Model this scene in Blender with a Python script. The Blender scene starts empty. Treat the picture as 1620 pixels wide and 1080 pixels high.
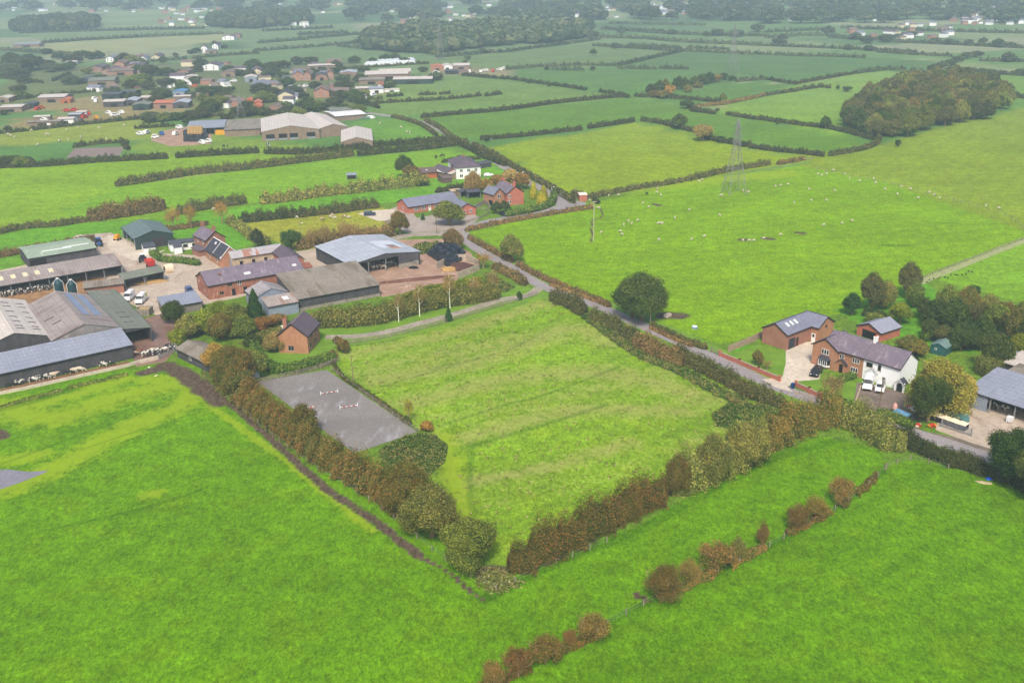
import bpy, bmesh, math, random
import numpy as np
R = math.radians
SC = bpy.context.scene
COL = SC.collection

# ------------------------------------------------------------------ camera
F = 1600.0; TH = math.atan(615 / 1600.0); RO = R(1.0); HC = 90.0
c_, s_ = math.cos(RO), math.sin(RO)
from mathutils import Vector, Matrix
cam = bpy.data.cameras.new('camera'); cam.sensor_width = 36; cam.lens = F / 1620 * 36
cam.clip_start = 1; cam.clip_end = 20000
co = bpy.data.objects.new('camera', cam); COL.objects.link(co); SC.camera = co
X = Vector((1, 0, 0)); DN = Vector((0, -math.sin(TH), -math.cos(TH))); FW = Vector((0, math.cos(TH), -math.sin(TH)))
cr = c_ * X + s_ * DN; cu = -(-s_ * X + c_ * DN)
m = Matrix((cr, cu, -FW)).transposed().to_4x4(); m.translation = (0, 0, HC); co.matrix_world = m

# ------------------------------------------------------------------ world, sun, exposure
W = bpy.data.worlds.new('World'); SC.world = W; W.use_nodes = True
nt = W.node_tree; sk = nt.nodes.new('ShaderNodeTexSky'); sk.sky_type = 'NISHITA'; sk.sun_disc = False
sk.sun_elevation = R(50); sk.sun_rotation = R(185); sk.dust_density = 4.0
nt.links.new(sk.outputs[0], nt.nodes['Background'].inputs[0]); nt.nodes['Background'].inputs[1].default_value = 0.095
SL = bpy.data.lights.new('sun', 'SUN'); SL.energy = 2.0; SL.angle = R(10); SL.color = (1, .94, .83)
so = bpy.data.objects.new('sun', SL); COL.objects.link(so)
so.rotation_euler = (R(40), 0, R(-5)); so.location = (0, 0, 300)
SC.view_settings.view_transform = 'Standard'; SC.view_settings.look = 'None'
SC.view_settings.exposure = 0.86; SC.view_settings.gamma = 1
SC.cycles.use_denoising = True
SC.cycles.max_bounces = 5; SC.cycles.diffuse_bounces = 3; SC.cycles.volume_bounces = 1
SC.cycles.transparent_max_bounces = 12
SC.cycles.volume_max_steps = 64

# ------------------------------------------------------------------ projection helpers (metres on the ground from where things were surveyed in the photo)
def ray(x, y):
    u, v = (x - 810) / F, (y - 540) / F
    u, v = c_ * u - s_ * v, s_ * u + c_ * v
    return u, math.cos(TH) - v * math.sin(TH), -math.sin(TH) - v * math.cos(TH)
def G(x, y, h=0.0):
    r = ray(x, y); t = (HC - h) / -r[2]
    return np.array([r[0] * t, r[1] * t])
def PY(p, z):
    zz = z - HC; d = p[1] * math.cos(TH) - zz * math.sin(TH)
    v = (-p[1] * math.sin(TH) - zz * math.cos(TH)) / d; u = p[0] / d
    return 810 + F * (c_ * u + s_ * v), 540 + F * (-s_ * u + c_ * v)
def hgt(x, yb, yt):
    g = G(x, yb); lo, hi = 0, 60
    for _ in range(24):
        mm = (lo + hi) / 2
        if PY(g, mm)[1] > yt: lo = mm
        else: hi = mm
    return max(lo, .3)
def ppm(p):
    return F / (p[1] * math.cos(TH) + HC * math.sin(TH))
def GL(pts, h=0.0): return [G(a, b, h) for a, b in pts]

K = 1.55
def lin(c):
    c = np.array(c, float) / 255
    return np.where(c <= .04045, c / 12.92, ((c + .055) / 1.055) ** 2.4)
def alb(*c): return tuple(float(v) for v in np.clip(lin(c) / K, 0.004, .85))

def tag(o, label=None, cat=None, group=None, kind=None):
    if label: o['label'] = label
    if cat: o['category'] = cat
    if group: o['group'] = group
    if kind: o['kind'] = kind
    return o
def empty(name, loc, rz=0.0):
    o = bpy.data.objects.new(name, None); COL.objects.link(o); o.location = loc; o.rotation_euler = (0, 0, rz)
    o.empty_display_size = .5
    return o

# ------------------------------------------------------------------ materials
MATS = {}
def newmat(name):
    m = bpy.data.materials.new(name); m.use_nodes = True; m.node_tree.nodes.clear()
    return m, m.node_tree.nodes, m.node_tree.links
def mixc(N, L, fac, a, b, blend='MIX'):
    n = N.new('ShaderNodeMix'); n.data_type = 'RGBA'; n.blend_type = blend
    for sock, val in ((n.inputs[0], fac), (n.inputs[6], a), (n.inputs[7], b)):
        if hasattr(val, 'is_output'): L.new(val, sock)
        elif isinstance(val, tuple): sock.default_value = (*val[:3], 1)
        else: sock.default_value = val
    return n.outputs[2]
def noise(N, L, vec, scale, detail=4, rough=.55, dist=0):
    n = N.new('ShaderNodeTexNoise'); n.inputs['Scale'].default_value = scale; n.inputs['Detail'].default_value = detail
    n.inputs['Roughness'].default_value = rough; n.inputs['Distortion'].default_value = dist
    L.new(vec, n.inputs['Vector']); return n.outputs[0]
def ramp(N, L, fac, lo, hi):
    n = N.new('ShaderNodeMapRange'); n.interpolation_type = 'SMOOTHSTEP'
    n.inputs[1].default_value = lo; n.inputs[2].default_value = hi; L.new(fac, n.inputs[0]); return n.outputs[0]
def mathn(N, L, op, a, b):
    n = N.new('ShaderNodeMath'); n.operation = op
    for i, val in enumerate((a, b)):
        if hasattr(val, 'is_output'): L.new(val, n.inputs[i])
        else: n.inputs[i].default_value = val
    return n.outputs[0]
def mapping(N, L, vec, scale, rz=0.0):
    n = N.new('ShaderNodeMapping'); n.inputs['Scale'].default_value = scale; n.inputs['Rotation'].default_value = (0, 0, rz)
    L.new(vec, n.inputs[0]); return n.outputs[0]

def mat(name, a, b=None, big=.25, fine=2.5, stripe=None, rough=.85, spec=.2, metal=0.0, bump=0.0, stain=None, rnd=0.0, stain_t=(.55, .7)):
    """weathered surface: two tones mixed by noise, an optional stripe (axis, per metre, strength) and stains"""
    if name in MATS: return MATS[name]
    b = b or tuple(v * .8 for v in a)
    gl = lambda c: tuple(min(.86, v * (1.12 + 1.1 * min(.4, sum(c) / 3))) for v in c)
    a, b = gl(a), gl(b); stain = gl(stain) if stain else None
    m, N, L = newmat(name)
    out = N.new('ShaderNodeOutputMaterial'); P = N.new('ShaderNodeBsdfPrincipled'); L.new(P.outputs[0], out.inputs[0])
    P.inputs['Roughness'].default_value = rough; P.inputs['Specular IOR Level'].default_value = spec; P.inputs['Metallic'].default_value = metal
    tc = N.new('ShaderNodeTexCoord').outputs['Object']
    col = mixc(N, L, ramp(N, L, noise(N, L, tc, big, 5, .6), .35, .65), a, b)
    f = noise(N, L, tc, fine, 3, .7)
    col = mixc(N, L, ramp(N, L, f, .3, .75), col, tuple(v * .84 for v in b))
    if stain: col = mixc(N, L, ramp(N, L, noise(N, L, mapping(N, L, tc, (1, .3, .3)), big * 2.2, 5, .65), *stain_t), col, stain)
    hgt_s = f
    if stripe:
        ax, fr, st = stripe[:3]
        sep = N.new('ShaderNodeSeparateXYZ'); L.new(tc, sep.inputs[0])
        w = mathn(N, L, 'SINE', mathn(N, L, 'MULTIPLY', sep.outputs['XYZ'.index(ax)], fr * 2 * math.pi), 0)
        w = mathn(N, L, 'MULTIPLY_ADD', w, .5); w.node.inputs[2].default_value = .5
        col = mixc(N, L, mathn(N, L, 'MULTIPLY', w, st), col, tuple(v * .35 for v in b))
        hgt_s = w
        if len(stripe) > 3:   # overlaps of the sheets down the slope, and moss collecting on them
            fy = mathn(N, L, 'FRACT', mathn(N, L, 'MULTIPLY', sep.outputs[1], stripe[3]), 0)
            lp = ramp(N, L, mathn(N, L, 'ADD', fy, mathn(N, L, 'MULTIPLY', noise(N, L, tc, .9, 3, .6), .12)), .9, .99)
            col = mixc(N, L, mathn(N, L, 'MULTIPLY', lp, .45), col, tuple(v * .45 for v in b))
            fx = mathn(N, L, 'FRACT', mathn(N, L, 'MULTIPLY', sep.outputs[0], .9), 0); wn = N.new('ShaderNodeTexWhiteNoise'); wn.noise_dimensions = '2D'
            cx = N.new('ShaderNodeCombineXYZ'); L.new(mathn(N, L, 'FLOOR', mathn(N, L, 'MULTIPLY', sep.outputs[0], .9), 0), cx.inputs[0]); L.new(mathn(N, L, 'FLOOR', mathn(N, L, 'MULTIPLY', sep.outputs[1], stripe[3]), 0), cx.inputs[1]); L.new(cx.outputs[0], wn.inputs[0])
            col = mixc(N, L, mathn(N, L, 'MULTIPLY', wn.outputs[0], .2), col, tuple(v * .6 for v in b))
    if rnd:
        oi = N.new('ShaderNodeObjectInfo').outputs['Random']
        hs = N.new('ShaderNodeHueSaturation'); L.new(col, hs.inputs['Color'])
        mr = N.new('ShaderNodeMapRange'); L.new(oi, mr.inputs[0]); mr.inputs[3].default_value = 1 - rnd; mr.inputs[4].default_value = 1 + rnd
        L.new(mr.outputs[0], hs.inputs['Value']); col = hs.outputs[0]
    L.new(col, P.inputs['Base Color'])
    if bump:
        bn = N.new('ShaderNodeBump'); bn.inputs['Strength'].default_value = bump; bn.inputs['Distance'].default_value = .1
        L.new(hgt_s, bn.inputs['Height']); L.new(bn.outputs[0], P.inputs['Normal'])
    MATS[name] = m; return m

def fol(name, a, b, c, rnd=.25, clump=.5):
    """foliage: three leaf colours, clumps by position, every leaf its own tint, every plant a little different"""
    if name in MATS: return MATS[name]
    m, N, L = newmat(name)
    out = N.new('ShaderNodeOutputMaterial'); D = N.new('ShaderNodeBsdfDiffuse'); T = N.new('ShaderNodeBsdfTranslucent')
    ms = N.new('ShaderNodeMixShader'); ms.inputs[0].default_value = .32
    L.new(D.outputs[0], ms.inputs[1]); L.new(T.outputs[0], ms.inputs[2]); L.new(ms.outputs[0], out.inputs[0])
    geo = N.new('ShaderNodeNewGeometry').outputs['Position']
    at = N.new('ShaderNodeAttribute'); at.attribute_name = 'tint'; t = at.outputs['Fac']
    n1 = ramp(N, L, noise(N, L, geo, clump, 3, .6), .38, .62)
    col = mixc(N, L, n1, a, b)
    n2 = ramp(N, L, mathn(N, L, 'ADD', mathn(N, L, 'MULTIPLY', t, .55), mathn(N, L, 'MULTIPLY', noise(N, L, geo, clump * .45, 2, .5), .6)), .52, .82)
    col = mixc(N, L, n2, col, c)
    oi = N.new('ShaderNodeObjectInfo').outputs['Random']
    hs = N.new('ShaderNodeHueSaturation'); L.new(col, hs.inputs['Color'])
    mr = N.new('ShaderNodeMapRange'); L.new(oi, mr.inputs[0]); mr.inputs[3].default_value = 1 - rnd; mr.inputs[4].default_value = 1 + rnd
    tv = N.new('ShaderNodeMapRange'); L.new(t, tv.inputs[0]); tv.inputs[3].default_value = .7; tv.inputs[4].default_value = 1.3
    L.new(mathn(N, L, 'MULTIPLY', mr.outputs[0], tv.outputs[0]), hs.inputs['Value'])
    h = N.new('ShaderNodeMapRange'); L.new(mathn(N, L, 'FRACT', mathn(N, L, 'MULTIPLY', oi, 7.31), 0), h.inputs[0])
    h.inputs[3].default_value = .5 - .008 * rnd / .25; h.inputs[4].default_value = .5 + .018 * rnd / .25; L.new(h.outputs[0], hs.inputs['Hue'])
    L.new(hs.outputs[0], D.inputs[0]); L.new(hs.outputs[0], T.inputs[0])
    MATS[name] = m; return m

# ------------------------------------------------------------------ mesh helpers
class MB:
    def __init__(s): s.v = []; s.f = []; s.m = []
    def add(s, vs, fs, mi=0):
        k = len(s.v); s.v += [tuple(map(float, p)) for p in vs]; s.f += [tuple(k + i for i in f) for f in fs]; s.m += [mi] * len(fs); return s
    def box(s, x0, y0, z0, x1, y1, z1, mi=0):
        v = [(x0, y0, z0), (x1, y0, z0), (x1, y1, z0), (x0, y1, z0), (x0, y0, z1), (x1, y0, z1), (x1, y1, z1), (x0, y1, z1)]
        return s.add(v, [(3, 2, 1, 0), (4, 5, 6, 7), (0, 1, 5, 4), (1, 2, 6, 5), (2, 3, 7, 6), (3, 0, 4, 7)], mi)
    def prism(s, poly, x0, x1, mi=0, ax='x'):
        """closed profile (a, z) swept along x (or y)"""
        n = len(poly)
        if ax == 'x': v = [(x0, a, z) for a, z in poly] + [(x1, a, z) for a, z in poly]
        else: v = [(a, x0, z) for a, z in poly] + [(a, x1, z) for a, z in poly]
        f = [tuple(range(n))[::-1], tuple(range(n, 2 * n))] + [(i, (i + 1) % n, n + (i + 1) % n, n + i) for i in range(n)]
        return s.add(v, f, mi)
    def extr(s, poly, z0, z1, mi=0):
        n = len(poly); v = [(a, b, z0) for a, b in poly] + [(a, b, z1) for a, b in poly]
        return s.add(v, [tuple(range(n))[::-1], tuple(range(n, 2 * n))] + [(i, (i + 1) % n, n + (i + 1) % n, n + i) for i in range(n)], mi)
    def cyl(s, p, q, r0, r1=None, n=8, mi=0, cap=True):
        r1 = r0 if r1 is None else r1; p = Vector(p); q = Vector(q); d = (q - p).normalized()
        a = d.orthogonal().normalized(); b = d.cross(a); vs = []
        for c, r in ((p, r0), (q, r1)):
            for i in range(n):
                t = 2 * math.pi * i / n; vs.append(c + (a * math.cos(t) + b * math.sin(t)) * r)
        fs = [(i, (i + 1) % n, n + (i + 1) % n, n + i) for i in range(n)]
        if cap: fs += [tuple(range(n))[::-1], tuple(range(n, 2 * n))]
        return s.add(vs, fs, mi)
    def ell(s, c, r, n=8, k=6, mi=0):
        vs = [(c[0], c[1], c[2] - r[2])]; fs = []
        for j in range(1, k):
            ph = math.pi * j / k - math.pi / 2
            for i in range(n):
                t = 2 * math.pi * i / n
                vs.append((c[0] + r[0] * math.cos(ph) * math.cos(t), c[1] + r[1] * math.cos(ph) * math.sin(t), c[2] + r[2] * math.sin(ph)))
        vs.append((c[0], c[1], c[2] + r[2])); e = len(vs) - 1
        for i in range(n):
            fs.append((0, 1 + (i + 1) % n, 1 + i)); fs.append((e, e - n + i, e - n + (i + 1) % n))
            for j in range(k - 2):
                a = 1 + j * n + i; b = 1 + j * n + (i + 1) % n; fs.append((a, b, b + n, a + n))
        return s.add(vs, fs, mi)
    def build(s, name, mats, parent=None, smooth=False, loc=None, rz=None):
        me = bpy.data.meshes.new(name); me.from_pydata(s.v, [], s.f); me.update()
        for mm in (mats if isinstance(mats, (list, tuple)) else [mats]): me.materials.append(mm)
        if len(me.materials) > 1: me.polygons.foreach_set('material_index', s.m)
        if smooth: me.polygons.foreach_set('use_smooth', [True] * len(me.polygons))
        o = bpy.data.objects.new(name, me); COL.objects.link(o)
        if parent: o.parent = parent
        if loc is not None: o.location = loc
        if rz is not None: o.rotation_euler = (0, 0, rz)
        return o

def npmesh(name, V, Q, tint=None, mats=None, midx=None, smooth=False):
    me = bpy.data.meshes.new(name); me.vertices.add(len(V)); me.vertices.foreach_set('co', np.ascontiguousarray(V, np.float32).ravel())
    n = len(Q); me.loops.add(n * 4); me.loops.foreach_set('vertex_index', np.ascontiguousarray(Q, np.int32).ravel())
    me.polygons.add(n); me.polygons.foreach_set('loop_start', np.arange(0, n * 4, 4, dtype=np.int32))
    if tint is not None:
        a = me.attributes.new('tint', 'FLOAT', 'FACE'); a.data.foreach_set('value', np.ascontiguousarray(tint, np.float32))
    for mm in (mats or []): me.materials.append(mm)
    if midx is not None: me.polygons.foreach_set('material_index', np.ascontiguousarray(midx, np.int32))
    if smooth: me.polygons.foreach_set('use_smooth', np.ones(n, dtype=bool))
    me.update(calc_edges=True)
    return me
rng = np.random.default_rng(5)
def leafquads(P, Nn, size, jit=.8):
    n = len(P); d = Nn + rng.normal(0, jit, (n, 3)) * .6; d /= np.linalg.norm(d, axis=1)[:, None] + 1e-9
    t = np.cross(d, rng.normal(0, 1, (n, 3))); t /= np.linalg.norm(t, axis=1)[:, None] + 1e-9
    b = np.cross(d, t); sz = (size * rng.uniform(.55, 1.35, n))[:, None] * .5
    V = np.stack([P - t * sz - b * sz * .7, P + t * sz - b * sz * .7, P + t * sz + b * sz * .7, P - t * sz + b * sz * .7], 1).reshape(-1, 3)
    return V, np.arange(n * 4).reshape(n, 4), rng.uniform(0, 1, n)
def cubesphere(k=3):
    V = []; Q = []
    for ax in range(3):
        for sg in (-1, 1):
            b = len(V)
            for i in range(k + 1):
                for j in range(k + 1):
                    a = math.tan((i / k * 2 - 1) * math.pi / 4); c = math.tan((j / k * 2 - 1) * math.pi / 4)
                    p = [0, 0, 0]; p[ax] = sg; p[(ax + 1) % 3] = a * sg; p[(ax + 2) % 3] = c; p = np.array(p); V.append(p / np.linalg.norm(p))
            for i in range(k):
                for j in range(k):
                    q = b + i * (k + 1) + j; Q.append((q, q + k + 1, q + k + 2, q + 1))
    return np.array(V), np.array(Q)
CS = cubesphere(3)
def inpoly(px, py, poly):
    r = np.zeros(px.shape, bool); n = len(poly)
    for i in range(n):
        x1, y1 = poly[i]; x2, y2 = poly[(i + 1) % n]
        if y1 == y2: continue
        r ^= ((y1 > py) != (y2 > py)) & (px < (x2 - x1) * (py - y1) / (y2 - y1) + x1)
    return r
def smooth_line(pts, step=4.0):
    """Catmull-Rom through the points, resampled"""
    P = [np.array(p, float) for p in pts]
    if len(P) == 2:
        n = max(1, int(np.linalg.norm(P[1] - P[0]) / step)); return [P[0] + (P[1] - P[0]) * i / n for i in range(n + 1)]
    P = [2 * P[0] - P[1]] + P + [2 * P[-1] - P[-2]]; out = []
    for i in range(1, len(P) - 2):
        n = max(1, int(np.linalg.norm(P[i + 1] - P[i]) / step))
        for k in range(n):
            t = k / n; a, b, c, d = P[i - 1:i + 3]
            out.append(.5 * ((2 * b) + (-a + c) * t + (2 * a - 5 * b + 4 * c - d) * t * t + (-a + 3 * b - 3 * c + d) * t ** 3))
    out.append(P[-2]); return out
# ------------------------------------------------------------------ ground: one sheet, the colour of each field stored on it
# field outlines surveyed from the photograph; colour; direction of the mowing lines (degrees), strength
g_ = lambda *c: np.array(c)
FIELDS = [
 ([(-400, 620), (0, 612), (215, 582), (262, 568), (335, 575), (420, 650), (560, 745), (700, 850), (790, 905), (905, 870), (1010, 830), (1200, 725), (1300, 690), (1400, 712), (1398, 742), (1200, 850), (1010, 965), (790, 1110), (700, 1250), (-600, 1250)], (107, 161, 10), 64.3, .3),
 ([(790, 1110), (1010, 965), (1200, 850), (1398, 742), (1440, 725), (1500, 738), (1700, 790), (2300, 1000), (2300, 1250), (700, 1250)], (103, 156, 8), 35.9, .5),
 ([(535, 552), (620, 540), (700, 510), (850, 472), (890, 480), (1000, 550), (1240, 645), (1180, 700), (1000, 790), (790, 905), (700, 820), (720, 720), (660, 680), (540, 585)], (138, 182, 50), 36.7, .5),
 ([(744, 368), (925, 323), (1100, 288), (1262, 262), (1400, 288), (1620, 352), (1640, 380), (1470, 440), (1300, 505), (1140, 545), (1000, 498), (900, 452), (800, 400)], (132, 180, 4), 16.1, .35),
 ([(1470, 440), (1640, 380), (1900, 440), (1900, 640), (1620, 480)], (132, 184, 48), 12, .2),
 ([(1262, 262), (1300, 250), (1390, 228), (1440, 218), (1480, 203), (1592, 175), (1700, 165), (1900, 300), (1660, 380), (1400, 288)], (140, 170, 46), 54, .3),
 ([(764, 236), (925, 208), (1010, 194), (1100, 214), (1230, 243), (1310, 248), (1262, 258), (930, 308), (880, 300), (810, 262)], (146, 176, 28), -46, .4),
 ([(610, 190), (810, 172), (1000, 155), (1090, 172), (1210, 192), (1390, 225), (1320, 242), (1160, 226), (1010, 190), (764, 222), (700, 215)], (106, 154, 50), 10, .3),
 ([(600, 186), (980, 153), (850, 133), (737, 119), (640, 120), (560, 150)], (122, 162, 80), 10, .3),
 ([(737, 119), (858, 107), (1078, 110), (1210, 125), (1165, 130), (1000, 155), (850, 133)], (98, 150, 70), 10, .2),
 ([(630, 100), (800, 82), (940, 68), (1078, 82), (977, 105), (858, 106), (730, 115)], (118, 155, 78), 10, .2),
 ([(977, 106), (1078, 82), (1286, 88), (1480, 97), (1463, 114), (1350, 116), (1256, 134), (1165, 128)], (94, 145, 78), 10, .2),
 ([(1010, 154), (1165, 130), (1256, 134), (1210, 152), (1149, 165), (1090, 170)], (98, 150, 66), 10, .2),
 ([(1256, 135), (1311, 124), (1400, 112), (1463, 116), (1400, 150), (1345, 190), (1330, 215), (1210, 190), (1115, 176), (1210, 152)], (134, 180, 62), -15, .5),
 ([(1463, 116), (1496, 111), (1700, 125), (1700, 160), (1592, 158), (1560, 150)], (122, 170, 72), 0, .2),
 # left: strips between the hedges
 ([(-60, 262), (266, 250), (527, 241), (709, 224), (721, 231), (501, 254), (183, 294), (300, 340), (150, 350), (-60, 370)], (138, 182, 46), 8, .3),
 ([(183, 295), (501, 256), (721, 233), (760, 255), (640, 290), (540, 300), (420, 318), (270, 345), (150, 350), (90, 340)], (132, 184, 46), 8, .3),
 ([(-60, 372), (150, 352), (270, 345), (540, 302), (660, 300), (730, 300), (640, 318), (540, 330), (390, 352), (200, 372), (-60, 396)], (112, 176, 48), 8, .2),
 ([(-60, 396), (200, 374), (230, 420), (40, 470), (-60, 470)], (112, 170, 60), 8, .1),
 ([(380, 352), (540, 332), (600, 326), (640, 345), (610, 372), (520, 392), (470, 395), (410, 370)], (168, 178, 72), 8, .2),
 ([(250, 370), (330, 352), (380, 360), (408, 385), (360, 396), (300, 380)], (110, 176, 50), 8, .1),
 ([(-60, 212), (228, 187), (270, 205), (230, 225), (110, 225), (-60, 235)], (150, 172, 70), 5, .2),
 ([(200, 232), (260, 200), (420, 222), (560, 240), (266, 250)], (132, 168, 62), 5, .1),
 ([(580, 190), (660, 188), (712, 222), (600, 232), (560, 215)], (112, 168, 58), 5, .1),
 ([(640, 290), (770, 258), (830, 290), (720, 315)], (116, 176, 52), 5, .1),
 ([(590, 162), (760, 148), (640, 135), (600, 130)], (128, 165, 72), 5, .3),
 ([(-60, 120), (90, 125), (140, 105), (150, 140), (40, 158), (-60, 160)], (98, 165, 88), 5, .1),
 ([(240, 92), (410, 80), (500, 72), (700, 86), (600, 112), (330, 112)], (112, 158, 88), 5, .2),
 ([(60, 70), (354, 54), (380, 62), (230, 80), (70, 84)], (170, 178, 120), 5, .2),
 ([(20, 45), (560, 38), (570, 68), (400, 80), (354, 54), (66, 66)], (120, 160, 100), 5, .2),
 ([(-40, 150), (60, 110), (140, 104), (240, 100), (420, 104), (560, 96), (600, 130), (560, 175), (420, 190), (240, 186), (160, 172), (0, 180)], (116, 134, 84), 5, .05),
 ([(40, 176), (60, 160), (160, 152), (300, 158), (300, 176), (200, 182), (150, 178)], (164, 150, 122), 5, .0),
 ([(10, 206), (20, 188), (140, 180), (230, 178), (228, 188), (100, 200)], (156, 144, 116), 5, .0),
 ([(670, 120), (680, 106), (810, 108), (812, 120)], (160, 152, 130), 5, 0),
 ([(550, 156), (560, 142), (612, 140), (620, 148)], (166, 152, 130), 5, 0),
 ([(1180, 545), (1245, 560), (1245, 590), (1150, 560)], (104, 178, 40), 0, .1),
 ([(1320, 490), (1460, 445), (1560, 520), (1540, 560), (1420, 540), (1380, 525)], (104, 170, 48), 0, .1),
]
def paint_ground():
    xs0 = np.arange(-210, 211, 1.0); ys0 = np.arange(96, 457, 1.0)
    step = 10.0
    fx = np.arange(-2210, 2211, step); fy = np.arange(-404, 3196, step)
    def grid(xs, ys, hole=None):
        XX, YY = np.meshgrid(xs, ys); nx = len(xs); ny = len(ys)
        I, J = np.meshgrid(np.arange(nx - 1), np.arange(ny - 1)); q = (J * nx + I)
        Q = np.stack([q, q + 1, q + 1 + nx, q + nx], -1).reshape(-1, 4)
        if hole is not None:
            cx = (xs[:-1] + xs[1:]) / 2; cy = (ys[:-1] + ys[1:]) / 2; CX, CY = np.meshgrid(cx, cy)
            keep = ~((CX > hole[0]) & (CX < hole[1]) & (CY > hole[2]) & (CY < hole[3])); Q = Q[keep.ravel()]
        return np.stack([XX.ravel(), YY.ravel()], -1), Q
    P1, Q1 = grid(xs0, ys0)
    P2, Q2 = grid(fx, fy, (-210, 210, 96, 456))
    P3 = np.array([(-9000, -5000), (9000, -5000), (9000, 12000), (-9000, 12000), (-2210, -404), (2200, -404), (2200, 3186), (-2210, 3186)], float)
    fx1 = fx[-1]; fy1 = fy[-1]; P3[5:7, 0] = fx1; P3[6:8, 1] = fy1
    Q3 = np.array([(0, 1, 5, 4), (1, 2, 6, 5), (2, 3, 7, 6), (3, 0, 4, 7)])
    P = np.concatenate([P1, P2, P3]); Q = np.concatenate([Q1, Q2 + len(P1), Q3 + len(P1) + len(P2)])
    x, y = P[:, 0], P[:, 1]; n = len(P)
    base = lin((116, 152, 44)) / K
    colr = np.tile(base, (n, 1)); su = x * .1 + y; sa = np.full(n, .15)
    # far country: a patchwork of fields on a skewed grid
    a = np.floor((x * .96 + y * .28) / 150); b = np.floor((y * .96 - x * .28 + 30 * np.sin(a)) / 95)
    hsh = np.modf(np.abs(np.sin(a * 12.9898 + b * 78.233) * 43758.5453))[0]
    pal = np.array([lin(c) / K for c in ((102, 150, 66), (128, 165, 76), (92, 140, 62), (150, 172, 88), (112, 162, 60), (166, 172, 110))])
    far = y > 430; colr[far] = pal[(hsh[far] * 6).astype(int) % 6]
    su = np.where(far, (x * np.cos(a) + y * np.sin(a)), su)
    for poly, c, ang, st in FIELDS:
        pg = GL(poly); ins = inpoly(x, y, pg); colr[ins] = lin((c[0], c[1] * .97, c[2] * .72)) / K * 1.1
        t = R(ang); su[ins] = (-x * math.sin(t) + y * math.cos(t))[ins]; sa[ins] = st
    fd = np.clip((y - 470) / 500, 0, 1)[:, None] * .45; gm = colr.mean(1)[:, None]; colr = colr * (1 - fd) + np.concatenate([gm * .98, gm * 1.12, gm * 1.0], 1) * fd  # fields fade to pale grey-green with distance: haze put into their colour
    def dist(pts, w):
        pl = np.array(smooth_line([tuple(G(*p)) for p in pts], 2.0)); d = np.full(n, 1e9)
        lo = pl.min(0) - w * 2 - 8; hi = pl.max(0) + w * 2 + 8; sel = (x > lo[0]) & (x < hi[0]) & (y > lo[1]) & (y < hi[1])
        xs, ys = x[sel], y[sel]; dd = np.full(len(xs), 1e9)
        for i in range(len(pl) - 1):
            a0, b0 = pl[i], pl[i + 1]; e = b0 - a0; l2 = e @ e + 1e-9
            t = np.clip(((xs - a0[0]) * e[0] + (ys - a0[1]) * e[1]) / l2, 0, 1)
            dd = np.minimum(dd, np.hypot(xs - a0[0] - t * e[0], ys - a0[1] - t * e[1]))
        d[sel] = dd; return d
    mud = np.zeros(n); yel = np.zeros(n); straw = np.zeros(n); dark = np.zeros(n)
    for pts, w in (([(262, 575), (300, 590), (345, 625), (385, 655), (400, 669), (438, 702), (476, 738), (526, 780), (577, 812), (620, 845), (662, 878)], 1.2), ([(262, 578), (290, 592), (325, 618)], 3.0),
                   ([(665, 880), (710, 905), (745, 935), (765, 948)], .7), ([(225, 590), (270, 580)], 2.2), ([(318, 605), (345, 638)], 2.4),
                   ([(770, 905), (785, 905)], 2.4), ([(1190, 645), (1205, 652)], 0), ([(1052, 499), (1075, 499)], 3.2), ([(1172, 379), (1178, 379)], 1.7), ([(1210, 377), (1220, 378)], 1.9), ([(1262, 368), (1270, 369)], 1.6),
                   ([(1035, 323), (1043, 325)], 1.6), ([(936, 382), (937, 350), (950, 345), (953, 335), (948, 330)], .5), ([(-30, 670), (4, 690)], 2.0), ([(1005, 940), (1025, 950)], .8)):
        if w: mud = np.maximum(mud, np.clip(1.5 - dist(pts, w * 2) / w, 0, 1))
    for pts, w in (([(310, 610), (290, 640), (230, 665), (160, 700), (90, 740), (0, 775), (-60, 790)], 7), ([(0, 640), (80, 660), (200, 625), (290, 605)], 9), ([(330, 640), (400, 690), (480, 750), (590, 840)], 1.8), ([(235, 600), (300, 600), (345, 630)], 5),
                   ([(0, 650), (60, 640), (200, 600)], 5), ([(0, 730), (60, 720)], 5), ([(230, 785), (245, 780)], 3), ([(1110, 560), (1160, 578), (1220, 600)], 1.6), 
                   ([(1000, 300), (1120, 285), (1240, 275)], 14), ([(700, 690), (745, 860)], 5)):
        yel = np.maximum(yel, np.clip(1 - dist(pts, w) / (w * 1.3), 0, 1))
    for pts, w in (([(560, 560), (700, 530), (860, 480)], 9), ([(600, 600), (760, 570), (900, 520), (960, 540)], 12), ([(640, 640), (800, 600), (960, 590), (1120, 630)], 12), ([(740, 690), (900, 650), (1080, 650)], 9), ([(750, 760), (860, 740), (1000, 700)], 6)):
        straw = np.maximum(straw, np.clip(1 - dist(pts, w) / (w * 1.4), 0, 1))
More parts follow.
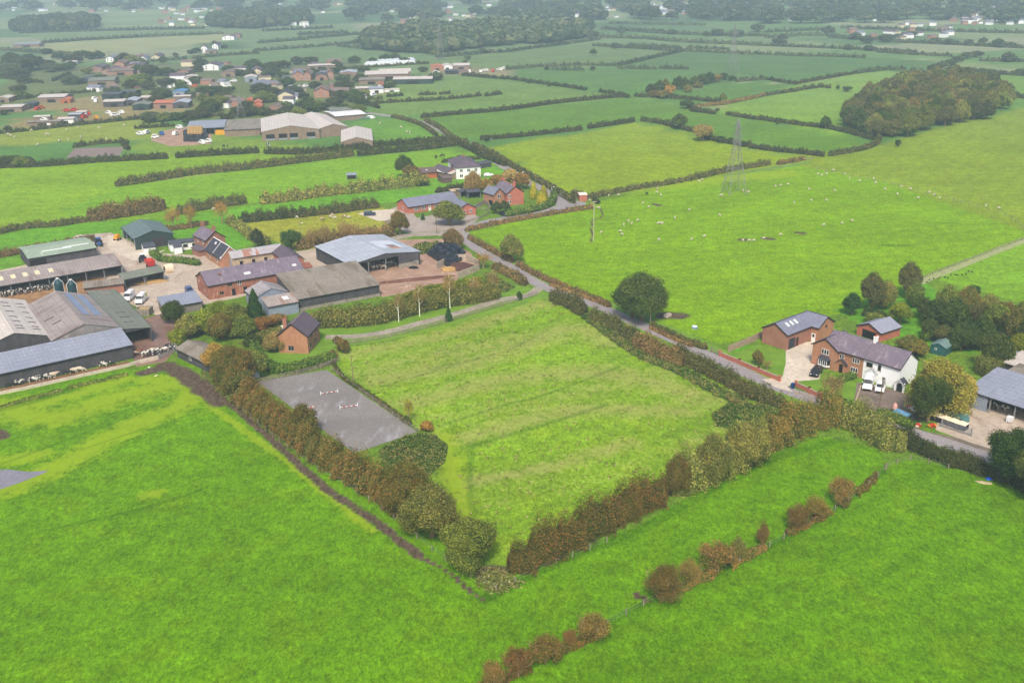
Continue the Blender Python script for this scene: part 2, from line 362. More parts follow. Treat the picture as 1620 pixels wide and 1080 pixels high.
    for pts, w in (([(700, 672), (800, 640), (860, 625), (980, 580)], .8), ([(560, 540), (840, 478)], .0), ([(600, 612), (700, 583), (800, 555), (870, 520)], .5), ([(745, 705), (860, 672), (960, 640)], .9), ([(745, 700), (745, 780), (752, 850)], .9), ([(655, 590), (780, 560)], .4),
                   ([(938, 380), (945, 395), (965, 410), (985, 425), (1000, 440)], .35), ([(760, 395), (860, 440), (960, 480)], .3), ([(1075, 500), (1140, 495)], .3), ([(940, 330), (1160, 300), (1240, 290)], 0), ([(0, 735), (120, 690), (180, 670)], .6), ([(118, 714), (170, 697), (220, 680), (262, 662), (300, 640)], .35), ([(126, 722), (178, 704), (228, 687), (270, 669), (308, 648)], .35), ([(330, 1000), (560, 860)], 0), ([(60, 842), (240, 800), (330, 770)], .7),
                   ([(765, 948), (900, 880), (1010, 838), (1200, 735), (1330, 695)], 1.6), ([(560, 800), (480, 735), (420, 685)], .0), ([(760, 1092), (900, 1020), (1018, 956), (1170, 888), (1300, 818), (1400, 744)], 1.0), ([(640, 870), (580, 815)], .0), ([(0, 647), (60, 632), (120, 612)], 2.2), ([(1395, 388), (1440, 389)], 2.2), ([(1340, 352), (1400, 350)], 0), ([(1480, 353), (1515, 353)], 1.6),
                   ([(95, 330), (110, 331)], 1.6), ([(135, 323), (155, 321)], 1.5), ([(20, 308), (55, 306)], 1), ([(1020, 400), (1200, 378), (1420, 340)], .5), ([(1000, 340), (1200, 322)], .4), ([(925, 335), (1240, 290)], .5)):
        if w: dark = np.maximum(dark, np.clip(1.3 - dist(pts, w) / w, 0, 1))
    pk = inpoly(x, y, GL(FIELDS[2][0])); rd = np.abs(((su + 2.2 * np.sin(x * .05) + 1.5 * np.sin(y * .09)) / 6.8) % 1 - .5) * 6.8; dark = np.where(pk, np.maximum(dark, np.clip(1.0 - rd / (1.0 + .5 * np.sin(x * .13 + y * .07)), 0, .5) * (.55 + .45 * np.sin(x * .045 + 2))), dark); straw = np.where(pk, np.maximum(straw, .30 + .3 * np.sin(su * .21 + 1.5 * np.sin(x * .04)) + .25 * np.clip((y - 150) / 80, -1, 1)), straw)
    V = np.concatenate([P, np.zeros((n, 1))], 1)
    me = npmesh('ground', V, Q)
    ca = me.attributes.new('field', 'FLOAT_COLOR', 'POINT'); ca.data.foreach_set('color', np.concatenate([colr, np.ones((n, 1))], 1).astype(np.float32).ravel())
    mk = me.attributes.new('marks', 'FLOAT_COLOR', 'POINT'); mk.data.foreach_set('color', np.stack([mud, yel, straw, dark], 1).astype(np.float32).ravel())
    st = me.attributes.new('mow', 'FLOAT_COLOR', 'POINT'); st.data.foreach_set('color', np.stack([su, sa, su * 0, su * 0 + 1], 1).astype(np.float32).ravel())
    m, N, L = newmat('grass_fields')
    out = N.new('ShaderNodeOutputMaterial'); Pn = N.new('ShaderNodeBsdfPrincipled'); L.new(Pn.outputs[0], out.inputs[0])
    Pn.inputs['Roughness'].default_value = .95; Pn.inputs['Specular IOR Level'].default_value = .08
    A = lambda nm: [setattr((q := N.new('ShaderNodeAttribute')), 'attribute_name', nm), q][1]
    fld = A('field').outputs['Color']; mka = A('marks'); sp = N.new('ShaderNodeSeparateColor'); L.new(mka.outputs['Color'], sp.inputs[0])
    mw = A('mow'); sm = N.new('ShaderNodeSeparateColor'); L.new(mw.outputs['Color'], sm.inputs[0])
    pos = N.new('ShaderNodeNewGeometry').outputs['Position']
    nb = noise(N, L, pos, .035, 4, .6); nm_ = noise(N, L, pos, .3, 5, .65, .4); nf = noise(N, L, mapping(N, L, pos, (1, .55, 1), R(25)), 1.3, 4, .7)
    nf2 = noise(N, L, mapping(N, L, pos, (1, .6, 1), R(-20)), 3.0, 3, .7)
    def scale(col, fac, lo, hi):
        mr = N.new('ShaderNodeMapRange'); mr.inputs[1].default_value = .3; mr.inputs[2].default_value = .7; mr.inputs[3].default_value = lo; mr.inputs[4].default_value = hi; L.new(fac, mr.inputs[0])
        hs = N.new('ShaderNodeHueSaturation'); L.new(col, hs.inputs['Color']); L.new(mr.outputs[0], hs.inputs['Value']); return hs.outputs[0]
    c = scale(fld, nb, .84, 1.15); c = scale(c, nm_, .74, 1.24); c = scale(c, nf, .6, 1.36); c = scale(c, nf2, .62, 1.36)
    # hue drift towards yellow in patches
    c = mixc(N, L, mathn(N, L, 'MULTIPLY', ramp(N, L, noise(N, L, pos, .11, 4, .6), .5, .72), .45), c, mixc(N, L, 1.0, c, (1.35, 1.06, .6), 'MULTIPLY'))
    # mowing lines
    w = mathn(N, L, 'SINE', mathn(N, L, 'ADD', mathn(N, L, 'MULTIPLY', sm.outputs[0], .85), mathn(N, L, 'MULTIPLY', nb, 3)), 0)
    c = mixc(N, L, mathn(N, L, 'MULTIPLY', ramp(N, L, w, -.2, 1), sm.outputs[1]), c, mixc(N, L, 1.0, c, (.8, .86, .75), 'MULTIPLY'))
    nn = mathn(N, L, 'ADD', mathn(N, L, 'MULTIPLY', nm_, .7), mathn(N, L, 'MULTIPLY', nf, .5))
    def mask(ch, lo=.68, hi=.98): return ramp(N, L, mathn(N, L, 'ADD', ch, mathn(N, L, 'MULTIPLY', mathn(N, L, 'SUBTRACT', nn, .6), 1.6)), lo - .3, hi - .1)
    c = mixc(N, L, mathn(N, L, 'MULTIPLY', mask(sp.outputs[1]), .75), c, mixc(N, L, nf, alb(150, 196, 20), alb(178, 190, 40)))
    c = mixc(N, L, mathn(N, L, 'MULTIPLY', mask(sp.outputs[2], .85, 1.15), .55), c, mixc(N, L, nf, alb(160, 165, 80), alb(205, 190, 125)))
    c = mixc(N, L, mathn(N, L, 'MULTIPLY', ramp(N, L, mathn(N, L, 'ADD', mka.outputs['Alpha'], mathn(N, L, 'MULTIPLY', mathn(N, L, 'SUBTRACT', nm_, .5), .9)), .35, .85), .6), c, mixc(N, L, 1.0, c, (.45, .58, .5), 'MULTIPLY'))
    c = mixc(N, L, mask(sp.outputs[0], .75, 1.0), c, mixc(N, L, ramp(N, L, nf, .35, .65), alb(80, 64, 52), alb(124, 106, 90)))
    L.new(c, Pn.inputs['Base Color'])
    bn = N.new('ShaderNodeBump'); bn.inputs['Strength'].default_value = .55; bn.inputs['Distance'].default_value = .35
    L.new(mathn(N, L, 'ADD', nf, mathn(N, L, 'MULTIPLY', nf2, .4)), bn.inputs['Height']); L.new(bn.outputs[0], Pn.inputs['Normal'])
    me.materials.append(m)
    o = bpy.data.objects.new('ground', me); COL.objects.link(o); tag(o, kind='structure')
paint_ground()

# ------------------------------------------------------------------ roads, drives, yards
def strip(name, pts, w, mt, z, w2=None, px=True):
    pl = smooth_line([tuple(G(*p)) for p in pts] if px else pts, 2.5); n = len(pl); b = MB(); vs = []
    for i, p in enumerate(pl):
        d = pl[min(i + 1, n - 1)] - pl[max(i - 1, 0)]; d = d / (np.linalg.norm(d) + 1e-9); q = np.array([-d[1], d[0]])
        ww = (w + ((w2 or w) - w) * i / (n - 1)) / 2 * (1 + .05 * math.sin(i * 1.7))
        vs += [(*(p - q * ww), z), (*(p + q * ww), z)]
    b.add(vs, [(2 * i, 2 * i + 2, 2 * i + 3, 2 * i + 1)[::1] for i in range(n - 1)])
    return tag(b.build(name, mt), kind='structure')
def sheet(name, pts, mt, z):
    b = MB(); pg = GL(pts); ar = sum(pg[i][0] * pg[(i + 1) % len(pg)][1] - pg[(i + 1) % len(pg)][0] * pg[i][1] for i in range(len(pg)))
    if ar < 0: pg = pg[::-1]
    b.add([(*p, z) for p in pg], [tuple(range(len(pg)))]); return tag(b.build(name, mt), kind='structure')
TAR = mat('asphalt', alb(166, 158, 158), alb(150, 142, 142), .15, 1.6, rough=.9)
TAR2 = mat('worn_track', alb(178, 168, 150), alb(150, 140, 124), .3, 1.2, rough=.95)
CONC = mat('yard_concrete', alb(202, 186, 168), alb(182, 164, 146), .12, .9, stain=alb(150, 128, 108))
CONC2 = mat('pale_concrete', alb(214, 200, 180), alb(196, 182, 164), .15, .9)
MUDM = mat('wet_yard', alb(160, 128, 112), alb(132, 100, 86), .15, .7, rough=.45, spec=.4)
EARTH = mat('reddish_earth', alb(190, 158, 136), alb(166, 132, 112), .2, .9)
GRAV = mat('gravel', alb(182, 170, 158), alb(164, 150, 140), .3, 2.5)
VERGE = mat('verge_grass', alb(92, 136, 26), alb(124, 160, 44), .22, 1.6, bump=.6)
SAND = mat('arena_surface', alb(150, 144, 139), alb(134, 128, 124), .12, 1.8, stain=alb(158, 153, 156), bump=.3)
lane = [(1900, 845), (1700, 775), (1575, 727), (1470, 692), (1350, 652), (1228, 611), (1130, 566), (1030, 521), (960, 490), (918, 473), (880, 461), (850, 448), (815, 427), (788, 412), (765, 399), (748, 388), (738, 378), (732, 368)]
strip('lane', lane, 4.2, TAR, .012)
strip('lane', [(690, 371), (722, 366), (735, 361), (778, 350), (831, 341), (873, 333), (893, 326), (903, 321)], 5.2, TAR, .016, 6.5)
strip('lane', [(893, 327), (884, 316), (872, 307), (855, 297), (833, 287), (801, 266), (774, 249), (747, 235), (722, 221), (700, 208), (680, 198), (655, 190), (620, 184), (590, 180), (560, 176)], 4.6, TAR, .02)
sheet('lane_junction', [(872, 333), (893, 318), (880, 308), (886, 306), (905, 316), (928, 321), (925, 325), (900, 328)], TAR, .026)
strip('farm_track', [(735, 368), (700, 366), (660, 370), (628, 376), (600, 384)], 5, TAR2, .024)
strip('verge', [(860, 462), (839, 470), (800, 482), (760, 492), (712, 506), (664, 518), (632, 526), (600, 533), (560, 538), (515, 540)], 6.5, VERGE, .008)
strip('driveway', [(853, 455), (842, 464), (820, 470), (793, 474), (760, 484), (712, 499), (664, 511), (632, 520), (600, 527), (560, 532), (515, 533)], 3.0, TAR2, .014)
strip('lane_verge', [(1470, 703), (1350, 663), (1228, 622), (1130, 577), (1030, 531), (960, 499), (900, 478)], 2.2, VERGE, .006)
strip('lane_verge', [(1262, 607), (1220, 588), (1130, 552), (1030, 508), (960, 479), (880, 450), (815, 416), (775, 394)], 3.6, VERGE, .005)
strip('grass_strip', [(510, 528), (560, 522), (640, 508), (720, 492), (800, 470), (835, 455)], 7, VERGE, .004)
strip('field_track', [(1452, 448), (1475, 438), (1520, 420), (1560, 404), (1620, 381), (1700, 352)], 3.2, mat('pale_track', alb(176, 178, 130), alb(150, 160, 100), .5, 1.5), .01)
sheet('riding_arena', [(405, 603), (517, 585), (660, 683), (575, 712), (560, 716)], SAND, .03)
sheet('far_arena', [(118, 235), (196, 232), (190, 246), (104, 250)], mat('brown_arena', alb(150, 132, 128), alb(136, 118, 112), .1, .8), .03)
# farmyard
sheet('farmyard', [(120, 372), (175, 368), (250, 400), (330, 405), (400, 408), (470, 398), (505, 392), (520, 420), (480, 440), (380, 470), (280, 490), (262, 505), (205, 480), (150, 470), (60, 480), (-60, 520), (-60, 440), (60, 415)], CONC, .01)
sheet('farmyard_lane', [(222, 505), (262, 495), (285, 520), (283, 545), (262, 572), (215, 580), (205, 540)], MUDM, .018)
sheet('silage_yard', [(500, 392), (600, 380), (700, 378), (745, 400), (755, 420), (720, 445), (650, 462), (605, 470), (560, 440), (520, 420)], EARTH, .008)
sheet('slurry_ground', [(0, 462), (130, 440), (170, 440), (165, 458), (80, 478), (0, 490)], mat('straw_yard', alb(178, 140, 96), alb(150, 112, 76), .2, .9), .022)
sheet('bungalow_yard', [(590, 340), (625, 328), (640, 322), (660, 345), (735, 330), (760, 345), (740, 358), (700, 372), (660, 374), (625, 360)], GRAV, .02)
sheet('bungalow_yard', [(565, 338), (590, 333), (640, 330), (640, 345), (600, 350)], CONC2, .028)
sheet('house_drive', [(1206, 600), (1238, 596), (1243, 575), (1243, 552), (1255, 542), (1290, 540), (1290, 560), (1300, 585), (1296, 600), (1262, 603), (1245, 612), (1255, 620), (1228, 613)], CONC2, .02)
sheet('front_lawn', [(1152, 560), (1200, 545), (1240, 556), (1243, 575), (1236, 592), (1200, 583)], VERGE, .014)
sheet('front_lawn', [(1265, 606), (1300, 595), (1355, 606), (1352, 636), (1300, 625)], VERGE, .014)
sheet('parking_yard', [(1356, 605), (1400, 612), (1440, 625), (1470, 650), (1460, 665), (1400, 655), (1350, 640)], mat('brown_tarmac', alb(150, 132, 120), alb(128, 112, 100), .2, 1.2), .02)
sheet('dairy_yard', [(1500, 645), (1560, 640), (1660, 655), (1700, 720), (1600, 720), (1530, 698), (1480, 680), (1485, 660)], CONC, .02)
sheet('lay_by', [(1468, 683), (1530, 695), (1575, 710), (1620, 725), (1620, 745), (1560, 722), (1475, 698)], mat('worn_gravel', alb(146, 134, 118), alb(122, 108, 92), .2, 1.2), .011)
sheet('cottage_garden', [(400, 545), (440, 520), (505, 520), (530, 545), (520, 560), (440, 580), (405, 570)], VERGE, .006)
sheet('puddle', [(-60, 745), (10, 742), (45, 746), (78, 744), (60, 752), (35, 762), (0, 774), (-60, 790)], mat('puddle', alb(150, 145, 152), alb(140, 134, 140), .3, 1, rough=.12, spec=.6), .02)
sheet('back_yard', [(170, 372), (250, 398), (262, 395), (235, 410), (210, 412), (170, 392)], CONC2, .016)
# ------------------------------------------------------------------ foliage
def A_(*c):
    v = np.array(alb(*c)); m = v.mean(); return tuple(float(q) * k for q, k in zip(np.clip((m + (v - m) * .95) * 2.1, .004, .8), (1.05, 1.0, .70)))
F_ = lambda *c: tuple(q * .62 for q in A_(*c))
FOL = dict(
 oak=fol('leaf_oak', F_(60, 84, 46), F_(80, 102, 54), F_(108, 122, 64)),
 green=fol('leaf_green', A_(74, 92, 44), A_(96, 108, 50), A_(124, 130, 62)),
 olive=fol('leaf_olive', A_(86, 98, 54), A_(112, 116, 62), A_(138, 132, 76)),
 autumn=fol('leaf_autumn', A_(118, 102, 56), A_(142, 112, 62), A_(168, 122, 66)),
 russet=fol('leaf_russet', A_(94, 98, 56), A_(120, 104, 64), A_(146, 104, 70), clump=.35),
 rust=fol('leaf_rust', A_(84, 90, 50), A_(108, 96, 58), A_(136, 94, 64), clump=.3),
 haw=fol('leaf_hawthorn', A_(80, 94, 50), A_(102, 102, 54), A_(132, 98, 60), clump=.22),
 hedge=fol('leaf_hedge', A_(70, 82, 52), A_(88, 92, 58), A_(108, 100, 66), rnd=.15, clump=.35),
 hedge2=fol('leaf_hedge_dark', F_(62, 80, 54), F_(82, 94, 60), F_(108, 106, 68), rnd=.15, clump=.35),
 brown=fol('leaf_hedge_brown', A_(92, 90, 62), A_(112, 100, 70), A_(136, 108, 78), rnd=.15, clump=.4),
 reed=fol('dead_stems', F_(150, 120, 90), F_(176, 140, 112), F_(196, 164, 124), rnd=.1, clump=.8),
 conifer=fol('leaf_conifer', F_(44, 84, 50), F_(62, 104, 56), F_(104, 132, 60)),
 bright=fol('leaf_bright', F_(96, 128, 40), F_(132, 152, 48), F_(168, 172, 56)),
 gold=fol('leaf_gold', F_(166, 160, 36), F_(204, 186, 40), F_(226, 204, 60)),
 willow=fol('leaf_willow', F_(140, 140, 70), F_(180, 168, 84), F_(210, 190, 96)),
 birch=fol('leaf_birch', A_(122, 116, 72), A_(140, 122, 84), A_(166, 134, 90)),
 bramble=fol('leaf_bramble', A_(56, 92, 40), A_(84, 112, 54), A_(130, 122, 80), rnd=.1, clump=.6),
 clipped=fol('leaf_clipped', A_(60, 92, 44), A_(82, 108, 50), A_(112, 130, 56), rnd=.1, clump=.7),
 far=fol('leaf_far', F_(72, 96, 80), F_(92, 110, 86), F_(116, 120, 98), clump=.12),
)
BARK = mat('bark', A_(104, 92, 80), A_(84, 74, 62), 1.0, 6, rough=.95)
WBARK = mat('birch_bark', A_(226, 216, 200), A_(190, 178, 160), 1.0, 5, rough=.8)
TWIG = mat('twigs', A_(128, 108, 92), A_(104, 88, 74), 1.0, 6, rough=.95)

def crown_arrays(kind, nleaf, size, seed):
    """unit crown: width 1, height 1, base at z=0"""
    r = np.random.default_rng(seed)
    if kind in ('conifer', 'gold'):
        n = nleaf; z = .06 + .94 * r.uniform(0, 1, n) ** 1.35; th = r.uniform(0, 2 * np.pi, n)
        rad = .5 * (1 - z) ** .75 * (.86 + .14 * np.sin(th * 5 + z * 22 + seed)) * r.uniform(.8, 1.05, n) * np.minimum(1, (z + .05) * 6)
        if kind == 'gold': rad = .5 * np.sqrt(np.clip(1 - z ** 1.6, 0, 1)) * r.uniform(.84, 1.05, n) * (1 + .08 * np.sin(th * 4 + seed))
        P = np.stack([rad * np.cos(th), rad * np.sin(th), z], 1); Nn = np.stack([np.cos(th), np.sin(th), np.full(n, .7)], 1)
        cores = [((0, 0, .33), (.33, .33, .3)), ((0, 0, .6), (.2, .2, .25))] if kind == 'conifer' else [((0, 0, .4), (.4, .4, .4)), ((0, 0, .65), (.26, .26, .28))]
    else:
        sparse = kind in ('birch', 'bare', 'scrub'); nl = {'oak': 34, 'willow': 24}.get(kind, 30)
        L = []
        zc = .54; rx, rz = .35, .34
        if kind in ('bush', 'haw', 'scrub'): zc, rx, rz = .46, .34, .40
        if kind == 'willow': zc, rx, rz = .56, .34, .28
        if kind == 'birch': zc, rx, rz = .66, .26, .28
        for i in range(nl):
            d = r.normal(0, 1, 3); d /= np.linalg.norm(d); d[2] = abs(d[2]) * 1.1 - (.35 if i % 3 else .85)
            q = r.uniform(.65, 1.05); L.append((np.array([d[0] * rx * q, d[1] * rx * q, zc + d[2] * rz * q]), r.uniform(.09, .17)))
        L.append((np.array([0, 0, zc]), .28))
        wts = np.array([l[1] ** 2 for l in L]); idx = r.choice(len(L), nleaf * 2, p=wts / wts.sum())
        C = np.array([l[0] for l in L]); RR = np.array([l[1] for l in L])
        d = r.normal(0, 1, (nleaf * 2, 3)); d /= np.linalg.norm(d, axis=1)[:, None]
        rr = RR[idx] * (r.uniform(.45, 1.2, nleaf * 2) if sparse else .82 + .48 * r.uniform(0, 1, nleaf * 2) ** 1.8)
        P = C[idx] + d * rr[:, None] * np.array([1, 1, .9])
        if kind == 'willow': P[:, 2] -= r.uniform(0, .35, len(P)) * (np.hypot(P[:, 0], P[:, 1]) > .25)
        if not sparse:
            ok = np.ones(len(P), bool)
            for j in range(len(L)): ok &= ~((np.linalg.norm(P - C[j], axis=1) < RR[j] * .82) & (idx != j))
            P = P[ok][:nleaf]; d = d[ok][:nleaf]
        else: P = P[:nleaf]; d = d[:nleaf]
        P[:, 2] = np.clip(P[:, 2], .03, 1.0); Nn = d * .7 + np.array([0, 0, .35])
        cores = [] if sparse or kind == 'scrub' else [(tuple(l[0]), (l[1] * .72,) * 3) for l in L]
    V, Q, T = leafquads(P, Nn, size)
    if kind == 'willow': pass
    Vs = [V]; Qs = [Q]; Ts = [T]; k = len(V)
    cs, cq = CS if nleaf > 700 else cubesphere(2)
    for c, rad in cores:
        v = cs * np.array(rad) * (1 + .0 * cs[:, :1]) + np.array(c); v[:, 2] = np.maximum(v[:, 2], .02)
        Vs.append(v); Qs.append(cq + k); k += len(v); Ts.append(np.random.default_rng(3).uniform(0, .45, len(cq)))
    return np.concatenate(Vs), np.concatenate(Qs), np.concatenate(Ts)

def trunk_mb(kind, seed):
    r = random.Random(seed); b = MB()
    if kind == 'birch':
        b.cyl((0, 0, 0), (.01, .0, .35), .026, .02, 7); b.cyl((.01, 0, .35), (-.02, .01, .62), .02, .013, 6); b.cyl((-.02, .01, .62), (.0, 0, .92), .013, .003, 5)
        for i in range(9):
            z = .34 + i * .055; t = r.uniform(0, 6.28); l = r.uniform(.14, .3); b.cyl((-.005, 0, z), (math.cos(t) * l, math.sin(t) * l, z + r.uniform(.08, .2)), .009, .002, 4)
    else:
        tw = kind in ('bare', 'scrub'); w = .035 if not tw else .026
        b.cyl((0, 0, -.01), (.0, .01, .3), w * 1.25, w, 7); b.cyl((0, .01, .3), (.01, 0, .62), w, w * .5, 6)
        for i in range(8 if not tw else 16):
            t = i * 2.4 + r.uniform(-.3, .3); z = r.uniform(.2, .5) if kind != 'scrub' else r.uniform(.02, .3); l = r.uniform(.2, .38)
            e = (math.cos(t) * l, math.sin(t) * l, z + r.uniform(.12, .35)); b.cyl((0, .005, z), e, w * .55, w * .15, 5)
            if tw:
                for q in range(3): b.cyl(e, (e[0] + r.uniform(-.14, .14), e[1] + r.uniform(-.14, .14), e[2] + r.uniform(.04, .2)), w * .14, .002, 3)
    return b
_proto = {}
def proto(kind, folk, lod, seed):
    key = (kind, folk, lod, seed)
    if key not in _proto:
        nl, sz = {3: (20000, .016), 2: (6500, .027), 1: (1500, .05), 0: (360, .095)}[lod]
        if kind == 'scrub': nl = int(nl * 1.0); sz *= .8
        if kind in ('birch', 'bare'): nl = int(nl * (.32 if kind == 'birch' else .3)); sz *= .85
        V, Q, T = crown_arrays(kind, nl, sz, seed * 7 + 1)
        trunk_mat = {'birch': WBARK}.get(kind, BARK if kind not in ('bare', 'scrub') else TWIG)
        tb = trunk_mb(kind, seed)
        if lod == 0:
            tv = np.array(tb.v); tq = np.array([f for f in tb.f if len(f) == 4]); k = len(V)
            me = npmesh('tree', np.concatenate([V, tv]), np.concatenate([Q, tq + k]), np.concatenate([T, np.zeros(len(tq))]), [FOL[folk], trunk_mat], np.concatenate([np.zeros(len(Q)), np.ones(len(tq))]))
            _proto[key] = (me, None)
        else:
            me = npmesh('crown', V, Q, T, [FOL[folk]])
            o = tb.build('trunk', trunk_mat); tm = o.data; bpy.data.objects.remove(o); _proto[key] = (me, tm)
    return _proto[key]
_seed = random.Random(11)
GRP = {}
def plant(name, kind, folk, x, yb, w, h, label, cat='tree', group=None, rz=None, world=False, lod=None, z=0):
    """one tree or shrub standing at a surveyed spot; w, h in metres"""
    p = np.array((x, yb)) if world else G(x, yb)
    if lod is None:
        px = max(w, h) * ppm(p) * .63; lod = 3 if px > 46 else 2 if px > 22 else 1 if px > 9 else 0
    cr, tm = proto(kind, folk, lod, _seed.randint(0, 1) if lod else _seed.randint(0, 1))
    rz = _seed.uniform(0, 6.28) if rz is None else rz
    if lod == 0:
        o = bpy.data.objects.new(name, cr); COL.objects.link(o); o.location = (*p, z); o.rotation_euler = (0, 0, rz); o.scale = (w, w, h)
    else:
        o = empty(name, (*p, z), rz); o.scale = (w, w, h)
        c = bpy.data.objects.new('crown', cr); COL.objects.link(c); c.parent = o
        t = bpy.data.objects.new('trunk', tm); COL.objects.link(t); t.parent = o
    return tag(o, label, cat, group)
def tree(name, kind, folk, x, yb, yt, wpx, label, cat='tree', group=None):
    p = G(x, yb); return plant(name, kind, folk, x, yb, wpx / ppm(p), hgt(x, yb, yt), label, cat, group)

def hedge(pts, h=2.0, w=2.0, fk='hedge', label=None, cat='hedge', name='hedge', group=None, box=False, lump=.22, dens=1.0, h2=None, world=False, seed=None, gaps=0.0):
    r = np.random.default_rng(seed if seed is not None else len(bpy.data.objects))
    pl = np.array(smooth_line([tuple(G(*p)) for p in pts] if not world else pts, 1.5))
    seg = np.linalg.norm(np.diff(pl, axis=0), axis=1); cum = np.concatenate([[0], np.cumsum(seg)]); Lt = cum[-1]
    D = np.hypot(pl[:, 1].mean(), HC); px = ppm((0, max(60, pl[:, 1].mean()))) * .63
    ls = max(.14, 1.12 / px); area = Lt * (2 * h + w)
    n = int(area / (ls * ls) * 2.3 * dens)
    k1, k2, k3 = r.uniform(0, 6, 3); f1 = 2 * np.pi / r.uniform(3.2, 4.5); f2 = 2 * np.pi / r.uniform(7, 12)
    hh = lambda s: (h + ((h2 or h) - h) * s / max(Lt, 1e-6)) * ((1 + lump * (1.5 * np.abs(np.sin(s * f1 * .5 + k1 + .7 * np.sin(s * f2))) - .9 + .5 * np.sin(s * f2 + k2) + .3 * np.sin(s * f1 * 2.3 + k3))))
    ww = lambda s: w * (1 + lump * (.5 * np.sin(s * f1 + k2) + .4 * np.sin(s * f2 * 1.7 + k3)))
    def at(s):
        i = np.clip(np.searchsorted(cum, s, side='right') - 1, 0, len(seg) - 1); t = (s - cum[i]) / np.maximum(seg[i], 1e-6)
        P = pl[i] + (pl[i + 1] - pl[i]) * t[:, None]; d = (pl[i + 1] - pl[i]) / np.maximum(seg[i], 1e-6)[:, None]; return P, np.stack([-d[:, 1], d[:, 0]], 1)
    s = r.uniform(-.3, Lt + .3, n); th = r.uniform(0, np.pi, n)
    P, q = at(np.clip(s, 0, Lt)); e = .45 if box else .8
    ct, st = np.cos(th), np.sin(th); ct = np.sign(ct) * np.abs(ct) ** e; st = np.abs(st) ** e
    endf = np.clip(np.minimum(s + .4, Lt + .4 - s) / (w * .6), 0, 1) ** .5
    rad = (.8 + .42 * r.uniform(0, 1, n) ** 2.5) * endf
    lat = ct * ww(s) / 2 * rad; z = np.maximum(.03, st * hh(s) * (.8 + .42 * r.uniform(0, 1, n) ** 2.2) * (endf * .6 + .4))
    if gaps:
        keep = (np.sin(s * .35 + k1 * 3) + .6 * np.sin(s * .9 + k2)) > (-1.6 + 2 * gaps); lat, z, P, q, ct, st = lat[keep], z[keep], P[keep], q[keep], ct[keep], st[keep]
    PP = np.stack([P[:, 0] + q[:, 0] * lat, P[:, 1] + q[:, 1] * lat, z], 1)
    Nn = np.stack([q[:, 0] * ct, q[:, 1] * ct, st + .25], 1)
    V, Q, T = leafquads(PP, Nn, ls)
    if not gaps:   # woody core
        m = max(2, int(Lt / .8) + 1); ss = np.linspace(0, Lt, m); Pc, qc = at(ss); prof = [(-.34, 0), (-.32, .42), (-.18, .68), (.18, .68), (.32, .42), (.34, 0)]
        cv = []
        for i in range(m):
            a, b = ww(ss[i:i + 1])[0], hh(ss[i:i + 1])[0]; e_ = min(1, (min(ss[i], Lt - ss[i]) + .15) / (w * .45)); a *= e_ ** .5; b *= e_ ** .7
            for u, zz in prof: cv.append((Pc[i, 0] + qc[i, 0] * u * a, Pc[i, 1] + qc[i, 1] * u * a, zz * b))
        cq = [(6 * i + j, 6 * i + j + 1, 6 * i + 7 + j, 6 * i + 6 + j) for i in range(m - 1) for j in range(5)]
        b0 = 6 * (m - 1); cq += [(0, 1, 4, 5), (1, 2, 3, 4), (b0 + 5, b0 + 4, b0 + 1, b0), (b0 + 4, b0 + 3, b0 + 2, b0 + 1)]
        k = len(V); V = np.concatenate([V, cv]); Q = np.concatenate([Q, np.array(cq) + k]); T = np.concatenate([T, r.uniform(0, .4, len(cq))])
    c0 = pl[len(pl) // 2]; V = V - np.array([c0[0], c0[1], 0])
    me = npmesh(name, V, Q, T, [FOL[fk]]); o = bpy.data.objects.new(name, me); COL.objects.link(o); o.location = (c0[0], c0[1], 0)
    return tag(o, label, cat, group)

